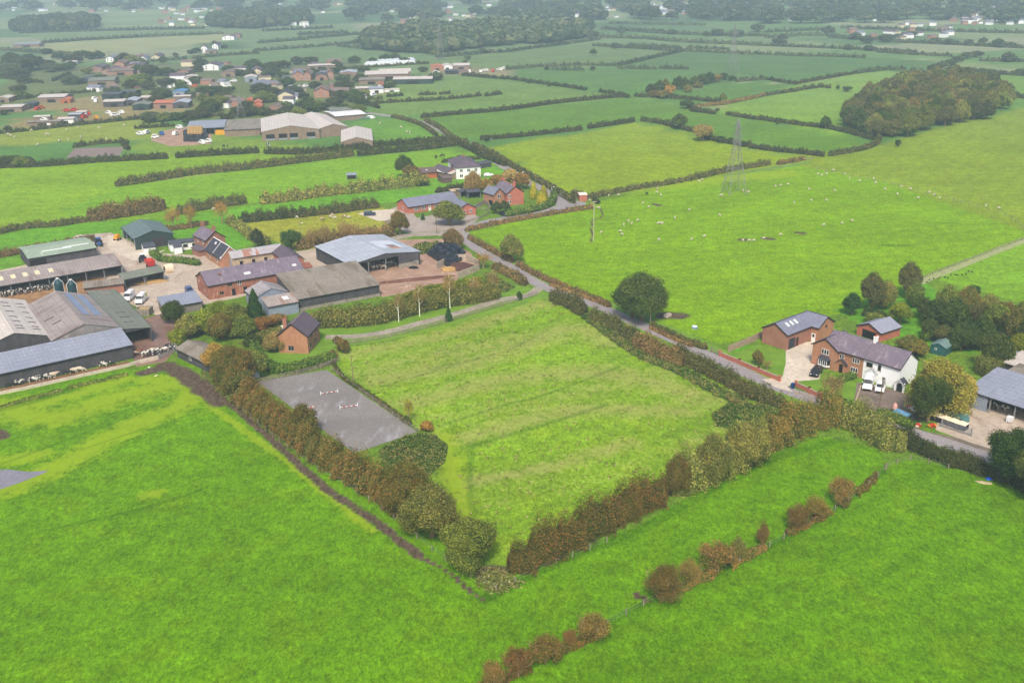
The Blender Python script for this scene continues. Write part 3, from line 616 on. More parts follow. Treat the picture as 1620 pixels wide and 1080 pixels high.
def thicket(name, pts, h, fk, label, cat='bush', dens=1.0, seed=1, kind=None, core=True):
    """low tangled growth filling an outline"""
    r = np.random.default_rng(seed); pg = np.array(GL(pts)); lo, hi = pg.min(0), pg.max(0); area = abs(sum(pg[i][0] * pg[(i + 1) % len(pg)][1] - pg[(i + 1) % len(pg)][0] * pg[i][1] for i in range(len(pg)))) / 2
    px = ppm((0, pg[:, 1].mean())) * .63; ls = max(.15, 1.15 / px); n = int(area / (ls * ls) * 2.2 * dens * ((hi - lo).prod() / area))
    P = r.uniform(lo, hi, (n, 2)); ins = inpoly(P[:, 0], P[:, 1], pg); P = P[ins]
    def topo(P):
        e = np.full(len(P), 1e9)
        for i in range(len(pg)):
            a, b = pg[i], pg[(i + 1) % len(pg)]; d = b - a; t = np.clip(((P - a) @ d) / (d @ d + 1e-9), 0, 1); e = np.minimum(e, np.linalg.norm(P - a - t[:, None] * d, axis=1))
        bump = .5 + .5 * np.sin(P[:, 0] * 1.6 + np.sin(P[:, 1] * .9 + seed) * 2) * np.cos(P[:, 1] * 1.3 + seed)
        return h * np.clip(e / (h * .9), .02, 1) ** .6 * (.4 + .6 * bump)
    z = topo(P) * r.uniform(.75, 1.08, len(P)); V, Q, T = leafquads(np.stack([P[:, 0], P[:, 1], z], 1), r.normal(0, .5, (len(P), 3)) + np.array([0, 0, 1]), ls)
    # core surface
    gs = 1.2; gx = np.arange(lo[0], hi[0] + gs, gs); gy = np.arange(lo[1], hi[1] + gs, gs); XX, YY = np.meshgrid(gx, gy); pp = np.stack([XX.ravel(), YY.ravel()], 1)
    zz = np.where(inpoly(pp[:, 0], pp[:, 1], pg), topo(pp) * .6 - .12, -.3); nx = len(gx); I, J = np.meshgrid(np.arange(nx - 1), np.arange(len(gy) - 1)); q = (J * nx + I).ravel(); cq = np.stack([q, q + 1, q + 1 + nx, q + nx], 1)
    cq = cq[(zz[cq] > 0).any(1)]
    k = len(V); V = np.concatenate([V, np.concatenate([pp, zz[:, None]], 1)]); Q = np.concatenate([Q, cq + k]); T = np.concatenate([T, r.uniform(0, .5, len(cq))])
    c0 = pg.mean(0); V = V - np.array([c0[0], c0[1], 0]); me = npmesh(name, V, Q, T, [FOL[fk]]); o = bpy.data.objects.new(name, me); COL.objects.link(o); o.location = (c0[0], c0[1], 0)
    return tag(o, label, cat, kind=kind)
# ------------------------------------------------------------------ hedges
H_ = hedge
# the tall autumn hedge round the paddock and arena
H_([(345, 588), (370, 618), (397, 641), (428, 668), (466, 696), (515, 731), (553, 753), (614, 792), (655, 825)], 4.6, 4.8, 'haw', 'tall rust-brown hawthorn hedge between the arena and the muddy cattle track', lump=.4, seed=3)
H_([(806, 905), (850, 888), (905, 860), (960, 832), (1010, 806), (1050, 786)], 5.0, 4.8, 'haw', 'rust-red hawthorn hedge along the lower edge of the paddock', lump=.42, seed=4)
H_([(1060, 784), (1110, 762), (1160, 738), (1205, 712)], 5.8, 5.6, 'olive', 'tall olive hedge trees at the right end of the paddock', lump=.42, seed=5)
H_([(1195, 716), (1245, 690), (1290, 672), (1330, 664)], 5.4, 5.6, 'haw', 'tall brown-green hedge opposite the brick house drive', lump=.42, seed=6)
H_([(1330, 668), (1365, 680), (1400, 705), (1432, 712)], 4.6, 5.5, 'olive', 'bushy green and olive hedge at the field corner by the lane bend', lump=.3, seed=7)
H_([(1420, 690), (1460, 716), (1520, 738), (1580, 756), (1660, 785)], 2.6, 3.2, 'hedge2', 'dark green hedge between the lower right field and the lane', lump=.25, seed=8)
H_([(872, 474), (905, 486), (925, 500)], 3.4, 4, 'hedge', 'bushy hedge at the paddock corner beside the lane junction', lump=.3, seed=9)
H_([(935, 505), (975, 524), (1010, 545)], 3.2, 3.4, 'hedge', 'hedge along the paddock side of the lane opposite the big oak', seed=10, lump=.3)
H_([(1005, 548), (1045, 568), (1080, 580)], 4, 3.8, 'brown', 'greyish brown hedge bushes between paddock and lane below the oak', seed=11, lump=.3)
H_([(1065, 563), (1110, 585), (1150, 606), (1195, 630), (1240, 645)], 3.0, 3.4, 'hedge', 'lane-side hedge between paddock and the red brick garden wall', seed=12, lump=.32)
H_([(925, 500), (980, 540), (1020, 566), (1075, 588), (1130, 618), (1180, 642)], 1.2, 3.0, 'bramble', 'low brambles along the paddock side of the lane hedge', cat='brambles', name='bramble_bank', seed=13)
# lane hedge on the sheep-field side
H_([(742, 378), (760, 388), (785, 402), (812, 416)], 1.6, 1.6, 'brown', 'low brown hedge on the sheep field side of the lane by the black bales', seed=14)
H_([(818, 420), (850, 437), (890, 455), (930, 471), (965, 486)], 1.5, 1.6, 'brown', 'clipped lane hedge at the near left edge of the sheep field', seed=15)
H_([(1030, 516), (1060, 530), (1090, 543), (1118, 553)], 1.3, 1.5, 'hedge', 'low clipped hedge between the oak and the wooden gate', seed=16)
H_([(870, 452), (915, 468), (960, 484)], .9, .8, 'reed', 'pinkish dead stems at the foot of the lane hedge before the oak', cat='verge plants', name='dead_stems', dens=.6, seed=17)
H_([(1028, 520), (1060, 535), (1095, 549)], .9, .8, 'reed', 'pinkish dead stems on the verge right of the oak', cat='verge plants', name='dead_stems', dens=.6, seed=18)
# hedges round the sheep field and beyond
H_([(737, 366), (778, 357), (831, 347), (873, 340), (910, 334), (938, 330)], 1.5, 1.8, 'brown', 'brown hedge between the side road and the sheep field', seed=19)
H_([(926, 315), (965, 308), (1005, 300), (1045, 294), (1080, 288)], 2.0, 2, 'hedge', 'left part of the hedge behind the sheep field', seed=20)
H_([(1084, 287), (1125, 278), (1160, 270), (1218, 261)], 2.2, 2.2, 'hedge', 'hedge behind the near pylon at the back of the sheep field', seed=21)
H_([(1230, 261), (1248, 258), (1272, 253)], 1.8, 2.4, 'brown', 'short brown hedge at the far corner of the sheep field', seed=22)
H_([(1104, 215), (1125, 222), (1153, 227), (1180, 233)], 2.2, 2.4, 'hedge2', 'bushy hedge just right of the brown tree above the pylon field', seed=23)
H_([(1184, 234), (1229, 240), (1262, 243), (1304, 248)], 2.2, 2.4, 'hedge2', 'dark hedge running right from the pylon top towards the wood', seed=24)
H_([(760, 222), (800, 219), (850, 214), (921, 206)], 2.2, 2.2, 'hedge2', 'dark hedge at the back of the yellow-green field, left part', seed=25)
H_([(930, 204), (965, 199), (1003, 193)], 2.4, 2.2, 'hedge2', 'dark hedge at the back of the yellow-green field, middle part', seed=26)
H_([(1014, 192), (1040, 195), (1068, 202), (1104, 211)], 2.4, 2.4, 'hedge2', 'dark hedge left of the round dark tree at the far field corner', seed=27)
H_([(666, 187), (720, 182), (800, 175), (881, 164), (972, 155), (996, 155)], 2.4, 2.4, 'hedge2', 'long dark hedge above the blue-green field', seed=28)
H_([(1004, 153), (1075, 157), (1142, 163)], 2.4, 2.4, 'hedge2', 'dark hedge in front of the small copse', seed=29)
H_([(1089, 172), (1120, 168), (1149, 165), (1210, 152)], 2, 2.6, 'brown', 'brownish double hedge right of the small spreading tree', seed=30)
H_([(1091, 176), (1132, 181)], 2.4, 2.4, 'hedge2', 'short dark hedge below the small lone tree', seed=31)
H_([(1149, 182), (1185, 188), (1210, 191), (1261, 198), (1321, 206), (1382, 222)], 2.2, 2.4, 'hedge2', 'hedge in front of the striped bright field, ending at the wood', seed=32)
H_([(1311, 247), (1362, 238), (1387, 228), (1390, 215)], 2.2, 2.4, 'hedge', 'hedge curving up to the near corner of the wood', seed=33)
H_([(800, 263), (767, 250), (745, 238), (718, 225)], 2.4, 2.6, 'hedge2', 'roadside hedge left of the lane above the white house', seed=34)
H_([(748, 231), (780, 246), (806, 262), (845, 284), (880, 304), (908, 322)], 2.2, 2.2, 'hedge', 'roadside hedge right of the lane above the bend', seed=35)
H_([(673, 192), (697, 205), (716, 220), (740, 228)], 2.2, 2.2, 'hedge', 'roadside hedge right of the lane by the blue-green field', seed=36)
H_([(620, 186), (645, 192), (668, 200), (690, 215)], 2, 2.2, 'hedge', 'roadside hedge left of the lane beside the round grass field', seed=37)
H_([(-40, 268), (20, 265), (60, 264), (152, 257), (266, 251)], 2.8, 3, 'hedge2', 'long hedge across the left fields below the small far arena', seed=38)
H_([(278, 250), (340, 246), (410, 242)], 2.8, 3, 'hedge2', 'hedge in front of the black bale stack yard', seed=39)
H_([(418, 243), (470, 244), (527, 240), (628, 230), (709, 223)], 2.8, 3, 'hedge2', 'long hedge in front of the pale dairy sheds', seed=40)
H_([(183, 295), (240, 287), (310, 276), (400, 267), (501, 254), (560, 247)], 3.2, 3.4, 'hedge', 'long dark hedge starting in mid field above the green barn', seed=41)
H_([(565, 247), (628, 241), (680, 236), (722, 230)], 3.2, 3.4, 'hedge2', 'hedge running right behind the big dark tree towards the lane', seed=42)
H_([(-40, 378), (40, 362), (90, 358), (140, 350)], 2.2, 2.4, 'hedge', 'hedge on the far left above the pale green shed', seed=43)
H_([(140, 350), (180, 344), (220, 338), (262, 331)], 5.2, 6, 'brown', 'broad overgrown brown-green hedge behind the green barn', seed=44, lump=.18)
H_([(280, 340), (330, 330), (390, 322)], 3.6, 3.6, 'hedge', 'hedge behind the three bare autumn trees', seed=45, lump=.3)
H_([(412, 323), (450, 319), (500, 312), (545, 306)], 3.8, 3.6, 'olive', 'hedge of bushes above the yellow cow field, left part', seed=46, lump=.35)
H_([(545, 307), (580, 303), (620, 298), (650, 294), (678, 290)], 4.2, 3.8, 'olive', 'hedge of bushes below the small field shelter', seed=47, lump=.35)
H_([(378, 352), (405, 350), (450, 345), (500, 341)], 3.4, 3.2, 'hedge2', 'dark hedge at the top left of the yellow cow field', seed=48, lump=.3)
H_([(500, 341), (545, 335), (580, 330), (600, 328)], 3.4, 3.2, 'hedge', 'hedge between the yellow cow field and the bungalow yard', seed=49, lump=.3)
H_([(362, 352), (385, 366), (405, 382), (425, 388)], 2.6, 3.4, 'olive', 'olive hedge round the lawn behind the brick farmhouse', seed=50, lump=.3)
H_([(258, 366), (290, 362), (330, 356)], 1.8, 2, 'brown', 'low brown hedge under the bare autumn trees', seed=51)
H_([(-30, 412), (40, 400), (110, 388), (150, 380)], 2.2, 2.5, 'brown', 'scrubby hedge behind the pale green shed', seed=52)
H_([(470, 396), (500, 388), (540, 380), (590, 378), (625, 372)], 3.8, 3.6, 'brown', 'brown hedge of thin trees behind the grey cattle shed', seed=53, lump=.35)
# the tall conifer-green hedge along the drive
H_([(492, 515), (540, 515), (590, 511), (625, 503), (665, 492), (700, 484), (745, 478), (790, 470)], 4.4, 5, 'olive', 'tall thick hedge behind the white-trunked birches beside the drive', box=True, lump=.12, seed=54)
H_([(782, 423), (800, 433), (822, 444), (830, 452)], 2, 3, 'brown', 'brown hedge at the lane mouth beside the drive entrance', seed=55)
H_([(408, 563), (418, 578), (440, 590), (475, 586), (505, 576), (530, 568)], 2.1, 2.6, 'clipped', 'neatly clipped dark green hedge round the cottage garden', box=True, lump=.06, seed=56)
H_([(408, 564), (405, 555), (400, 545)], 2, 2.4, 'clipped', 'clipped hedge on the left side of the cottage garden', box=True, lump=.06, seed=57)
H_([(1310, 637), (1340, 644), (1368, 650)], 1.6, 1.8, 'clipped', 'low clipped hedge in front of the brick house lawn', box=True, lump=.06, seed=58)
H_([(1325, 607), (1342, 600), (1352, 597)], 1.4, 1.6, 'clipped', 'small clipped hedge between the brick house and its lawn', box=True, lump=.06, seed=59)
H_([(1388, 656), (1420, 668), (1444, 678)], 1.7, 2, 'clipped', 'clipped hedge beside the parking yard entrance', box=True, lump=.06, seed=60)
H_([(1460, 540), (1480, 530), (1500, 518)], 2.2, 3, 'clipped', 'light green clipped garden hedge behind the teal shed', box=True, lump=.06, seed=61)
H_([(240, 402), (258, 413), (290, 416), (316, 420)], 1.8, 2.4, 'clipped', 'clipped hedge between the white bungalow and the farmyard', box=True, lump=.08, seed=62)
H_([(800, 343), (830, 338), (862, 330), (875, 320), (876, 308)], 2.2, 2.4, 'clipped', 'clipped hedge following the road bend round the gold conifers', box=True, lump=.06, seed=63)
H_([(690, 305), (720, 300), (745, 296)], 2, 2.4, 'hedge2', 'hedge behind the long red brick bungalow', seed=64)
H_([(700, 258), (725, 254), (760, 252)], 1.8, 2, 'hedge2', 'hedge behind the hip-roofed white house', seed=65)
H_([(905, 308), (915, 312), (925, 314)], 2.4, 2.6, 'hedge', 'bush hedge beside the small brick hut at the road bend', seed=66)
H_([(940, 318), (946, 323)], 1.6, 2, 'hedge2', 'small hedge end beside the brick hut and field gate', seed=67)
H_([(524, 571), (545, 600), (580, 622), (620, 650), (650, 672)], .8, .9, 'hedge', 'low grassy hedge bank on the right side of the riding arena', seed=68, dens=.7)
H_([(320, 590), (345, 612), (372, 640)], .7, 1.2, 'bramble', 'weeds along the block wall beside the cattle track', cat='weeds', name='weeds', seed=69)
H_([(0, 645), (60, 628), (120, 612), (215, 590)], .5, 1.6, 'green', 'nettles along the concrete kerb below the cattle shed', cat='nettles', name='nettles', seed=70, gaps=.2)
# ditch-side row of separate thorn bushes in front
for i, (x, yb, yt, wp, lb) in enumerate([(782, 1088, 1038, 36, 'lowest russet thorn bush of the row, at the bottom edge'), (820, 1068, 1018, 44, 'second russet thorn bush up from the bottom edge'), (863, 1046, 1002, 52, 'third thorn bush up from the bottom edge, broad'),
        (902, 1018, 996, 24, 'small thorn sprig between two larger bushes near the bottom'), (938, 1006, 970, 50, 'low spreading thorn bush with dead stems'), (1048, 948, 886, 58, 'largest russet thorn bush of the ditch row'), (1092, 920, 884, 34, 'small russet bush right of the largest thorn bush'),
        (1132, 900, 850, 54, 'wide russet thorn bush in the middle of the ditch row'), (1168, 882, 848, 24, 'narrow olive sprout beside the wide russet bush'), (1205, 862, 822, 20, 'slim lone thorn bush between two bigger groups'),
        (1260, 834, 796, 36, 'russet thorn bush, left one of an upper pair'), (1290, 818, 784, 36, 'russet thorn bush, right one of an upper pair'), (1330, 796, 748, 36, 'tall oval thorn bush at the top end of the ditch row')]):
    tree('thorn_bush', 'scrub', ('russet', 'haw')[i % 3 == 2] if i != 8 else 'olive', x, yb + 2, yt - 6, wp * 1.35, lb, 'bush', 'thorn bushes along the ditch fence')
H_([(752, 1098), (800, 1074), (850, 1050), (900, 1026), (945, 1004)], 1.0, 1.6, 'haw', 'scrubby low growth joining the bottom thorn bushes along the ditch', seed=81, gaps=.42, lump=.5)
H_([(1030, 952), (1090, 926), (1150, 898), (1210, 866)], 1.0, 1.6, 'haw', 'scrubby low growth joining the middle thorn bushes along the ditch', seed=82, gaps=.42, lump=.5)
H_([(1245, 846), (1300, 818), (1345, 792), (1385, 756)], .9, 1.5, 'haw', 'scrubby low growth joining the upper thorn bushes along the ditch', seed=83, gaps=.42, lump=.5)
# far hedges
far_h = [([(800, 125), (851, 132), (900, 139), (924, 143)], 0), ([(948, 146), (992, 153)], 0), ([(800, 111), (858, 106), (927, 104), (977, 105)], 1), ([(977, 105), (1030, 93), (1078, 82)], 1), ([(873, 111), (924, 112)], 1), ([(977, 109), (1038, 110)], 1), ([(1042, 109), (1089, 110)], 1),
 ([(730, 120), (765, 123), (800, 126)], 0), ([(690, 92), (760, 85), (800, 83), (851, 76), (901, 70)], 1), ([(900, 70), (949, 63)], 1), ([(937, 73), (1018, 78), (1078, 82)], 1), ([(1078, 81), (1154, 85), (1210, 87), (1286, 90)], 1), ([(1290, 89), (1369, 92)], 1), ([(992, 73), (1078, 77)], 1), ([(1086, 77), (1154, 79)], 1),
 ([(949, 60), (1015, 62), (1078, 67), (1210, 73)], 2), ([(997, 50), (1078, 55), (1210, 58)], 2), ([(962, 38), (1020, 39), (1116, 41)], 2), ([(951, 47), (1050, 52)], 2), ([(1210, 73), (1336, 78), (1450, 84)], 1), ([(1385, 83), (1463, 88), (1506, 90)], 1), ([(1549, 97), (1600, 98), (1680, 100)], 1),
 ([(1496, 112), (1539, 114), (1595, 119), (1680, 124)], 1), ([(1165, 130), (1210, 126)], 1), ([(1210, 126), (1256, 134)], 0), ([(1256, 134), (1311, 124), (1352, 117)], 0), ([(1352, 117), (1392, 112), (1433, 111)], 1), ([(1440, 113), (1468, 117)], 1), ([(1210, 152), (1250, 146), (1294, 139), (1314, 140)], 0), ([(1592, 155), (1660, 156)], 0),
 ([(1415, 67), (1500, 71), (1620, 77)], 2), ([(1210, 61), (1270, 57), (1330, 58)], 2), ([(1210, 52), (1300, 48)], 2), ([(43, 156), (100, 150), (177, 143)], 0), ([(-20, 123), (30, 127), (68, 132)], 0), ([(84, 129), (111, 117)], 0), ([(-40, 216), (20, 210), (101, 201), (228, 188)], 0), ([(66, 69), (140, 64), (228, 59)], 2), ([(228, 59), (354, 54)], 2),
 ([(30, 53), (180, 49), (324, 46)], 2), ([(304, 93), (350, 89), (410, 85)], 1), ([(240, 98), (296, 94)], 1), ([(115, 234), (160, 228), (204, 226)], 0), ([(195, 228), (203, 238)], 0), ([(213, 204), (276, 200)], 0), ([(582, 165), (650, 161), (716, 157), (762, 152)], 0), ([(767, 153), (795, 149)], 0), ([(600, 172), (582, 166)], 0),
 ([(582, 158), (605, 157)], 0), ([(612, 154), (638, 152)], 0), ([(662, 151), (690, 150)], 0), ([(695, 150), (712, 149)], 0), ([(737, 120), (775, 123)], 0), ([(696, 91), (760, 86)], 1), ([(489, 115), (560, 109), (678, 101)], 0), ([(400, 82), (519, 73), (577, 67)], 1), ([(534, 74), (577, 78)], 1), ([(471, 63), (570, 55)], 2), ([(408, 69), (488, 63)], 2), ([(470, 56), (550, 52)], 2), ([(415, 50), (527, 45)], 2),
 ([(0, 80), (60, 84), (120, 88)], 2), ([(230, 190), (300, 186), (420, 180)], 0), ([(764, 221), (780, 219)], 0), ([(1310, 60), (1420, 66)], 2), ([(1330, 45), (1480, 50), (1640, 54)], 2), ([(600, 130), (640, 127), (700, 124)], 0), ([(820, 48), (900, 46)], 2)]
fl = ['hedge between the middle-distance fields, one of many alike', 'thin dark hedge between hazy far fields, one of many alike', 'faint hedge line deep in the haze, one of many alike']
fg = ['middle-distance field hedges', 'far field hedges', 'hedge lines deep in the haze']
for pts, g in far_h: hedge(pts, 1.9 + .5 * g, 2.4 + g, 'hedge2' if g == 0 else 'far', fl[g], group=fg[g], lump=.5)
# rough growth
thicket('bramble_patch', [(598, 715), (620, 700), (660, 688), (690, 690), (708, 705), (705, 730), (672, 760), (630, 752), (605, 735)], 1.8, 'bramble', 'tangled bramble patch at the lower end of the riding arena', 'brambles', seed=2)
thicket('bramble_patch', [(1125, 655), (1150, 640), (1200, 640), (1240, 650), (1225, 668), (1170, 680), (1130, 675)], 1.3, 'bramble', 'dark bramble mound at the right corner of the paddock', 'brambles', seed=3)
thicket('weed_bank', [(640, 398), (660, 388), (695, 385), (715, 395), (700, 402), (680, 400), (655, 405)], 1.8, 'bramble', 'green weedy mound beside the black wrapped bales', 'weeds', seed=4)
thicket('weed_bank', [(632, 470), (665, 455), (700, 450), (760, 440), (775, 448), (740, 462), (690, 470), (640, 486)], 1.0, 'bright', 'bright green weeds between the slurry bay and the tall hedge', 'weeds', seed=5)
thicket('weed_bank', [(765, 432), (785, 438), (815, 455), (800, 463), (770, 450)], .9, 'bramble', 'dark weeds in the corner by the lane mouth', 'weeds', seed=6)
thicket('garden_plants', [(375, 545), (400, 530), (440, 515), (455, 520), (440, 545), (410, 552)], .8, 'olive', 'overgrown brown-green cottage garden behind the brick cottage', 'garden', seed=7)

# ------------------------------------------------------------------ trees
T_ = tree
T_('oak_tree', 'oak', 'oak', 1015, 506, 428, 98, 'large dark green oak overhanging the lane at the sheep field')
T_('oak_tree', 'oak', 'oak', 1000, 503, 440, 70, 'left bough-heavy companion of the large dark oak')
T_('oak_tree', 'oak', 'oak', 1074, 204, 178, 32, 'round dark tree alone in the hedge at the far field corner')
T_('field_tree', 'round', 'birch', 1112, 223, 192, 36, 'brownish thin-leaved tree next to the round dark tree')
T_('field_tree', 'round', 'olive', 811, 415, 368, 42, 'thin olive-brown tree in the lane hedge at the left of the sheep field')
T_('hedge_tree', 'haw', 'olive', 684, 848, 752, 112, 'round olive-green tree in the tall hedge near its corner', 'tree')
T_('hedge_tree', 'haw', 'green', 742, 898, 800, 100, 'round green tree at the very corner of the tall hedge', 'tree')
T_('hedge_tree', 'haw', 'olive', 1124, 762, 682, 72, 'left one of the two round olive trees in the lower paddock hedge')
T_('hedge_tree', 'haw', 'olive', 1182, 738, 655, 80, 'right one of the two round olive trees in the lower paddock hedge')
T_('hedge_tree', 'haw', 'haw', 1072, 785, 712, 52, 'smaller brown-green tree at the left of the olive hedge trees')
T_('hedge_tree', 'haw', 'haw', 640, 812, 722, 92, 'rust-leaved hedge tree left of the round olive one')
T_('hedge_tree', 'haw', 'haw', 480, 688, 636, 60, 'bushy orange-brown hedge tree beside the arena')
T_('garden_tree', 'haw', 'haw', 372, 610, 532, 80, 'orange-leaved tree beside the low timber shed')
T_('garden_tree', 'round', 'autumn', 348, 590, 540, 56, 'smaller rust-coloured tree against the low shed roof')
T_('garden_tree', 'round', 'olive', 398, 600, 548, 54, 'olive-brown tree between shed and cottage hedge')
T_('garden_tree', 'round', 'haw', 378, 625, 575, 62, 'brown bush where the tall hedge begins')
# group by the farmhouse
for x, yb, yt, wp, kd, fk, lb in [(277, 512, 466, 34, 'round', 'oak', 'dark green tree beside the small blue-grey shed'), (325, 528, 484, 44, 'round', 'bright', 'yellow-green tree in the clump before the brick farmhouse'), (302, 532, 492, 40, 'round', 'olive', 'olive tree at the left of the clump below the farmhouse'),
      (405, 508, 456, 38, 'conifer', 'conifer', 'pointed dark conifer in front of the grey lean-to'), (350, 505, 474, 36, 'round', 'bright', 'bright green shrub tree nearest the farmhouse wall'), (372, 512, 478, 40, 'round', 'green', 'mid green tree in the middle of the farmhouse clump'),
      (352, 536, 490, 42, 'round', 'haw', 'brown-leaved tree among the green clump'), (384, 532, 496, 40, 'round', 'green', 'dark rounded tree left of the cottage garden'), (282, 548, 512, 26, 'round', 'bright', 'yellow-green bush at the wall by the cow gate'),
      (420, 520, 496, 30, 'round', 'autumn', 'orange garden bush behind the cottage'), (400, 548, 526, 26, 'round', 'oak', 'small dark round bush in the cottage garden'), (440, 512, 492, 26, 'round', 'birch', 'brown leafy bush at the grey lean-to wall'),
      (435, 556, 522, 44, 'haw', 'birch', 'leggy brown shrub against the cottage gable'), (462, 382, 358, 0, '', '', '')][:-1]:
    T_('garden_tree', 'haw' if kd == 'round' else kd, fk, x, yb, yt, wp * (1.3 if kd == 'round' else 1), lb)
T_('holly_tree', 'oak', 'conifer', 461, 395, 358, 38, 'dense dark green tree behind the brick outbuildings')
T_('garden_tree', 'round', 'hedge2', 408, 392, 358, 26, 'dark bush tree at the end of the lawn hedge')
for x, yb, yt, wp, fk, lb in [(275, 363, 321, 34, 'autumn', 'left one of three red-brown bare trees behind the green barn'), (303, 362, 316, 26, 'autumn', 'middle one of three red-brown bare trees'), (352, 353, 310, 30, 'autumn', 'right one of three red-brown bare trees, by the lawn')]:
    T_('autumn_tree', 'bare', fk, x, yb, yt, wp, lb, group='three bare autumn trees')
for x, yb, yt, wp in [(497, 392, 352, 30), (515, 392, 350, 26), (545, 385, 342, 32), (562, 384, 346, 30), (600, 382, 352, 30), (585, 384, 350, 28)]:
    T_('bare_tree', 'bare', 'birch', x, yb, yt, wp, 'thin brown tree in the row behind the grey cattle shed', group='thin trees behind the cattle shed')
T_('hedge_tree', 'round', 'haw', 633, 372, 330, 34, 'grey-green tree at the bungalow yard entrance')
T_('hedge_tree', 'round', 'brown', 718, 395, 360, 40, 'red-brown bush tree beside the black bales')
T_('hedge_tree', 'bare', 'autumn', 765, 425, 394, 34, 'bare reddish tree overhanging the lane near the bales')
T_('garden_tree', 'oak', 'green', 711, 356, 315, 56, 'spreading yellow-green tree in front of the brick bungalow')
T_('garden_tree', 'oak', 'oak', 641, 280, 242, 34, 'big dark tree behind the orange-walled outbuilding')
T_('garden_tree', 'round', 'haw', 652, 282, 258, 34, 'brown-green tree leaning on the big dark one')
T_('garden_tree', 'round', 'olive', 668, 294, 278, 28, 'bushy tree below the orange-walled outbuilding')
for x, yb, yt, wp in [(748, 308, 268, 34), (768, 308, 280, 30), (785, 300, 272, 30), (806, 296, 262, 34), (825, 300, 268, 30)]:
    T_('autumn_tree', 'round', 'birch' if x in (748, 806) else 'autumn', x, yb, yt, wp, 'brown-leaved garden tree between the white house and the two-part brick house', group='brown trees between the two houses by the bend')
for x, yb, yt, wp, lb in [(844, 315, 288, 14, 'back one of three golden conifers on the round lawn'), (860, 315, 293, 15, 'right one of three golden conifers on the round lawn'), (857, 324, 303, 18, 'front golden conifer of the three on the round lawn')]:
    T_('golden_conifer', 'gold', 'gold', x, yb, yt, wp, lb, group='golden conifers')
T_('garden_tree', 'round', 'oak', 785, 338, 317, 20, 'dark shrub before the extension of the two-part brick house')
T_('garden_tree', 'round', 'oak', 799, 336, 316, 20, 'dark shrub right of its twin before the two-part brick house')
T_('garden_tree', 'conifer', 'conifer', 669, 348, 336, 9, 'tiny pointed shrub on the round island in the bungalow drive')
# birches with white trunks
for x, yb, yt, wp, lb in [(631, 509, 458, 26, 'first birch from the left before the tall hedge'), (664, 500, 445, 30, 'second birch from the left, with a forked white trunk'), (712, 487, 428, 32, 'third birch from the left, tall and white-stemmed'), (750, 478, 436, 34, 'fourth birch, brown-stemmed and leaning in the hedge'), (781, 469, 424, 30, 'fifth birch, nearest the drive entrance')]:
    T_('birch_tree', 'birch', 'birch', x, yb, yt, wp, lb, group='birches along the drive')
T_('garden_tree', 'conifer', 'conifer', 710, 508, 484, 16, 'small dark conifer on the drive fence line')
T_('garden_tree', 'round', 'oak', 822, 475, 460, 12, 'small round bush on the fence near the drive mouth')
T_('garden_tree', 'round', 'haw', 547, 517, 502, 14, 'small olive bush on the grass before the tall hedge')
T_('garden_bush', 'bush', 'haw', 544, 558, 532, 26, 'rounded brown-green clipped bush at the cottage gate', 'bush')
T_('garden_bush', 'bush', 'brown', 534, 543, 530, 20, 'low brown bush across the drive at the cottage gate', 'bush')
T_('garden_bush', 'bush', 'brown', 526, 566, 552, 22, 'dark rounded end of the cottage hedge', 'bush')
T_('sapling', 'bare', 'gold', 647, 668, 622, 22, 'small yellowing sapling beside the arena', 'tree')
T_('garden_bush', 'bush', 'oak', 643, 668, 655, 16, 'dark little bush at the arena edge under the sapling', 'bush')
T_('garden_bush', 'bush', 'autumn', 676, 682, 662, 26, 'orange-brown bush above the bramble patch', 'bush')
# right-hand houses
T_('willow_tree', 'willow', 'willow', 1482, 655, 560, 116, 'big yellow weeping willow beside the white house')
T_('willow_tree', 'willow', 'willow', 1515, 640, 580, 62, 'right-hand lobe of yellow willow above the teal tanks')
T_('ash_tree', 'round', 'oak', 1467, 668, 580, 66, 'dark blue-green tree in front of the yellow willow')
T_('willow_tree', 'willow', 'olive', 1562, 592, 555, 48, 'green weeping willow behind the open cattle shed')
T_('garden_tree', 'round', 'oak', 1573, 585, 522, 66, 'large dark rounded tree beyond the green willow')
T_('garden_tree', 'round', 'haw', 1442, 560, 530, 56, 'brown-green bush behind the white house roof')
T_('garden_tree', 'bare', 'brown', 1315, 635, 585, 44, 'purple-grey bare tree on the brick house lawn')
T_('garden_tree', 'round', 'haw', 1199, 578, 552, 22, 'narrow brown shrub on the lawn behind the brick wall')
T_('garden_tree', 'bare', 'willow', 1213, 585, 566, 22, 'faint yellow shrub beside the narrow brown one')
T_('garden_tree', 'round', 'conifer', 1346, 498, 460, 36, 'dark round tree left of the tall trees behind the garage')
T_('garden_tree', 'round', 'bright', 1423, 512, 473, 42, 'yellow-topped conifer in the garden behind the garage')
T_('roadside_tree', 'oak', 'conifer', 1598, 762, 664, 96, 'tall dark tree at the right edge beside the lane')
T_('roadside_tree', 'oak', 'oak', 1640, 790, 690, 90, 'dark tree half out of the picture at the right edge')
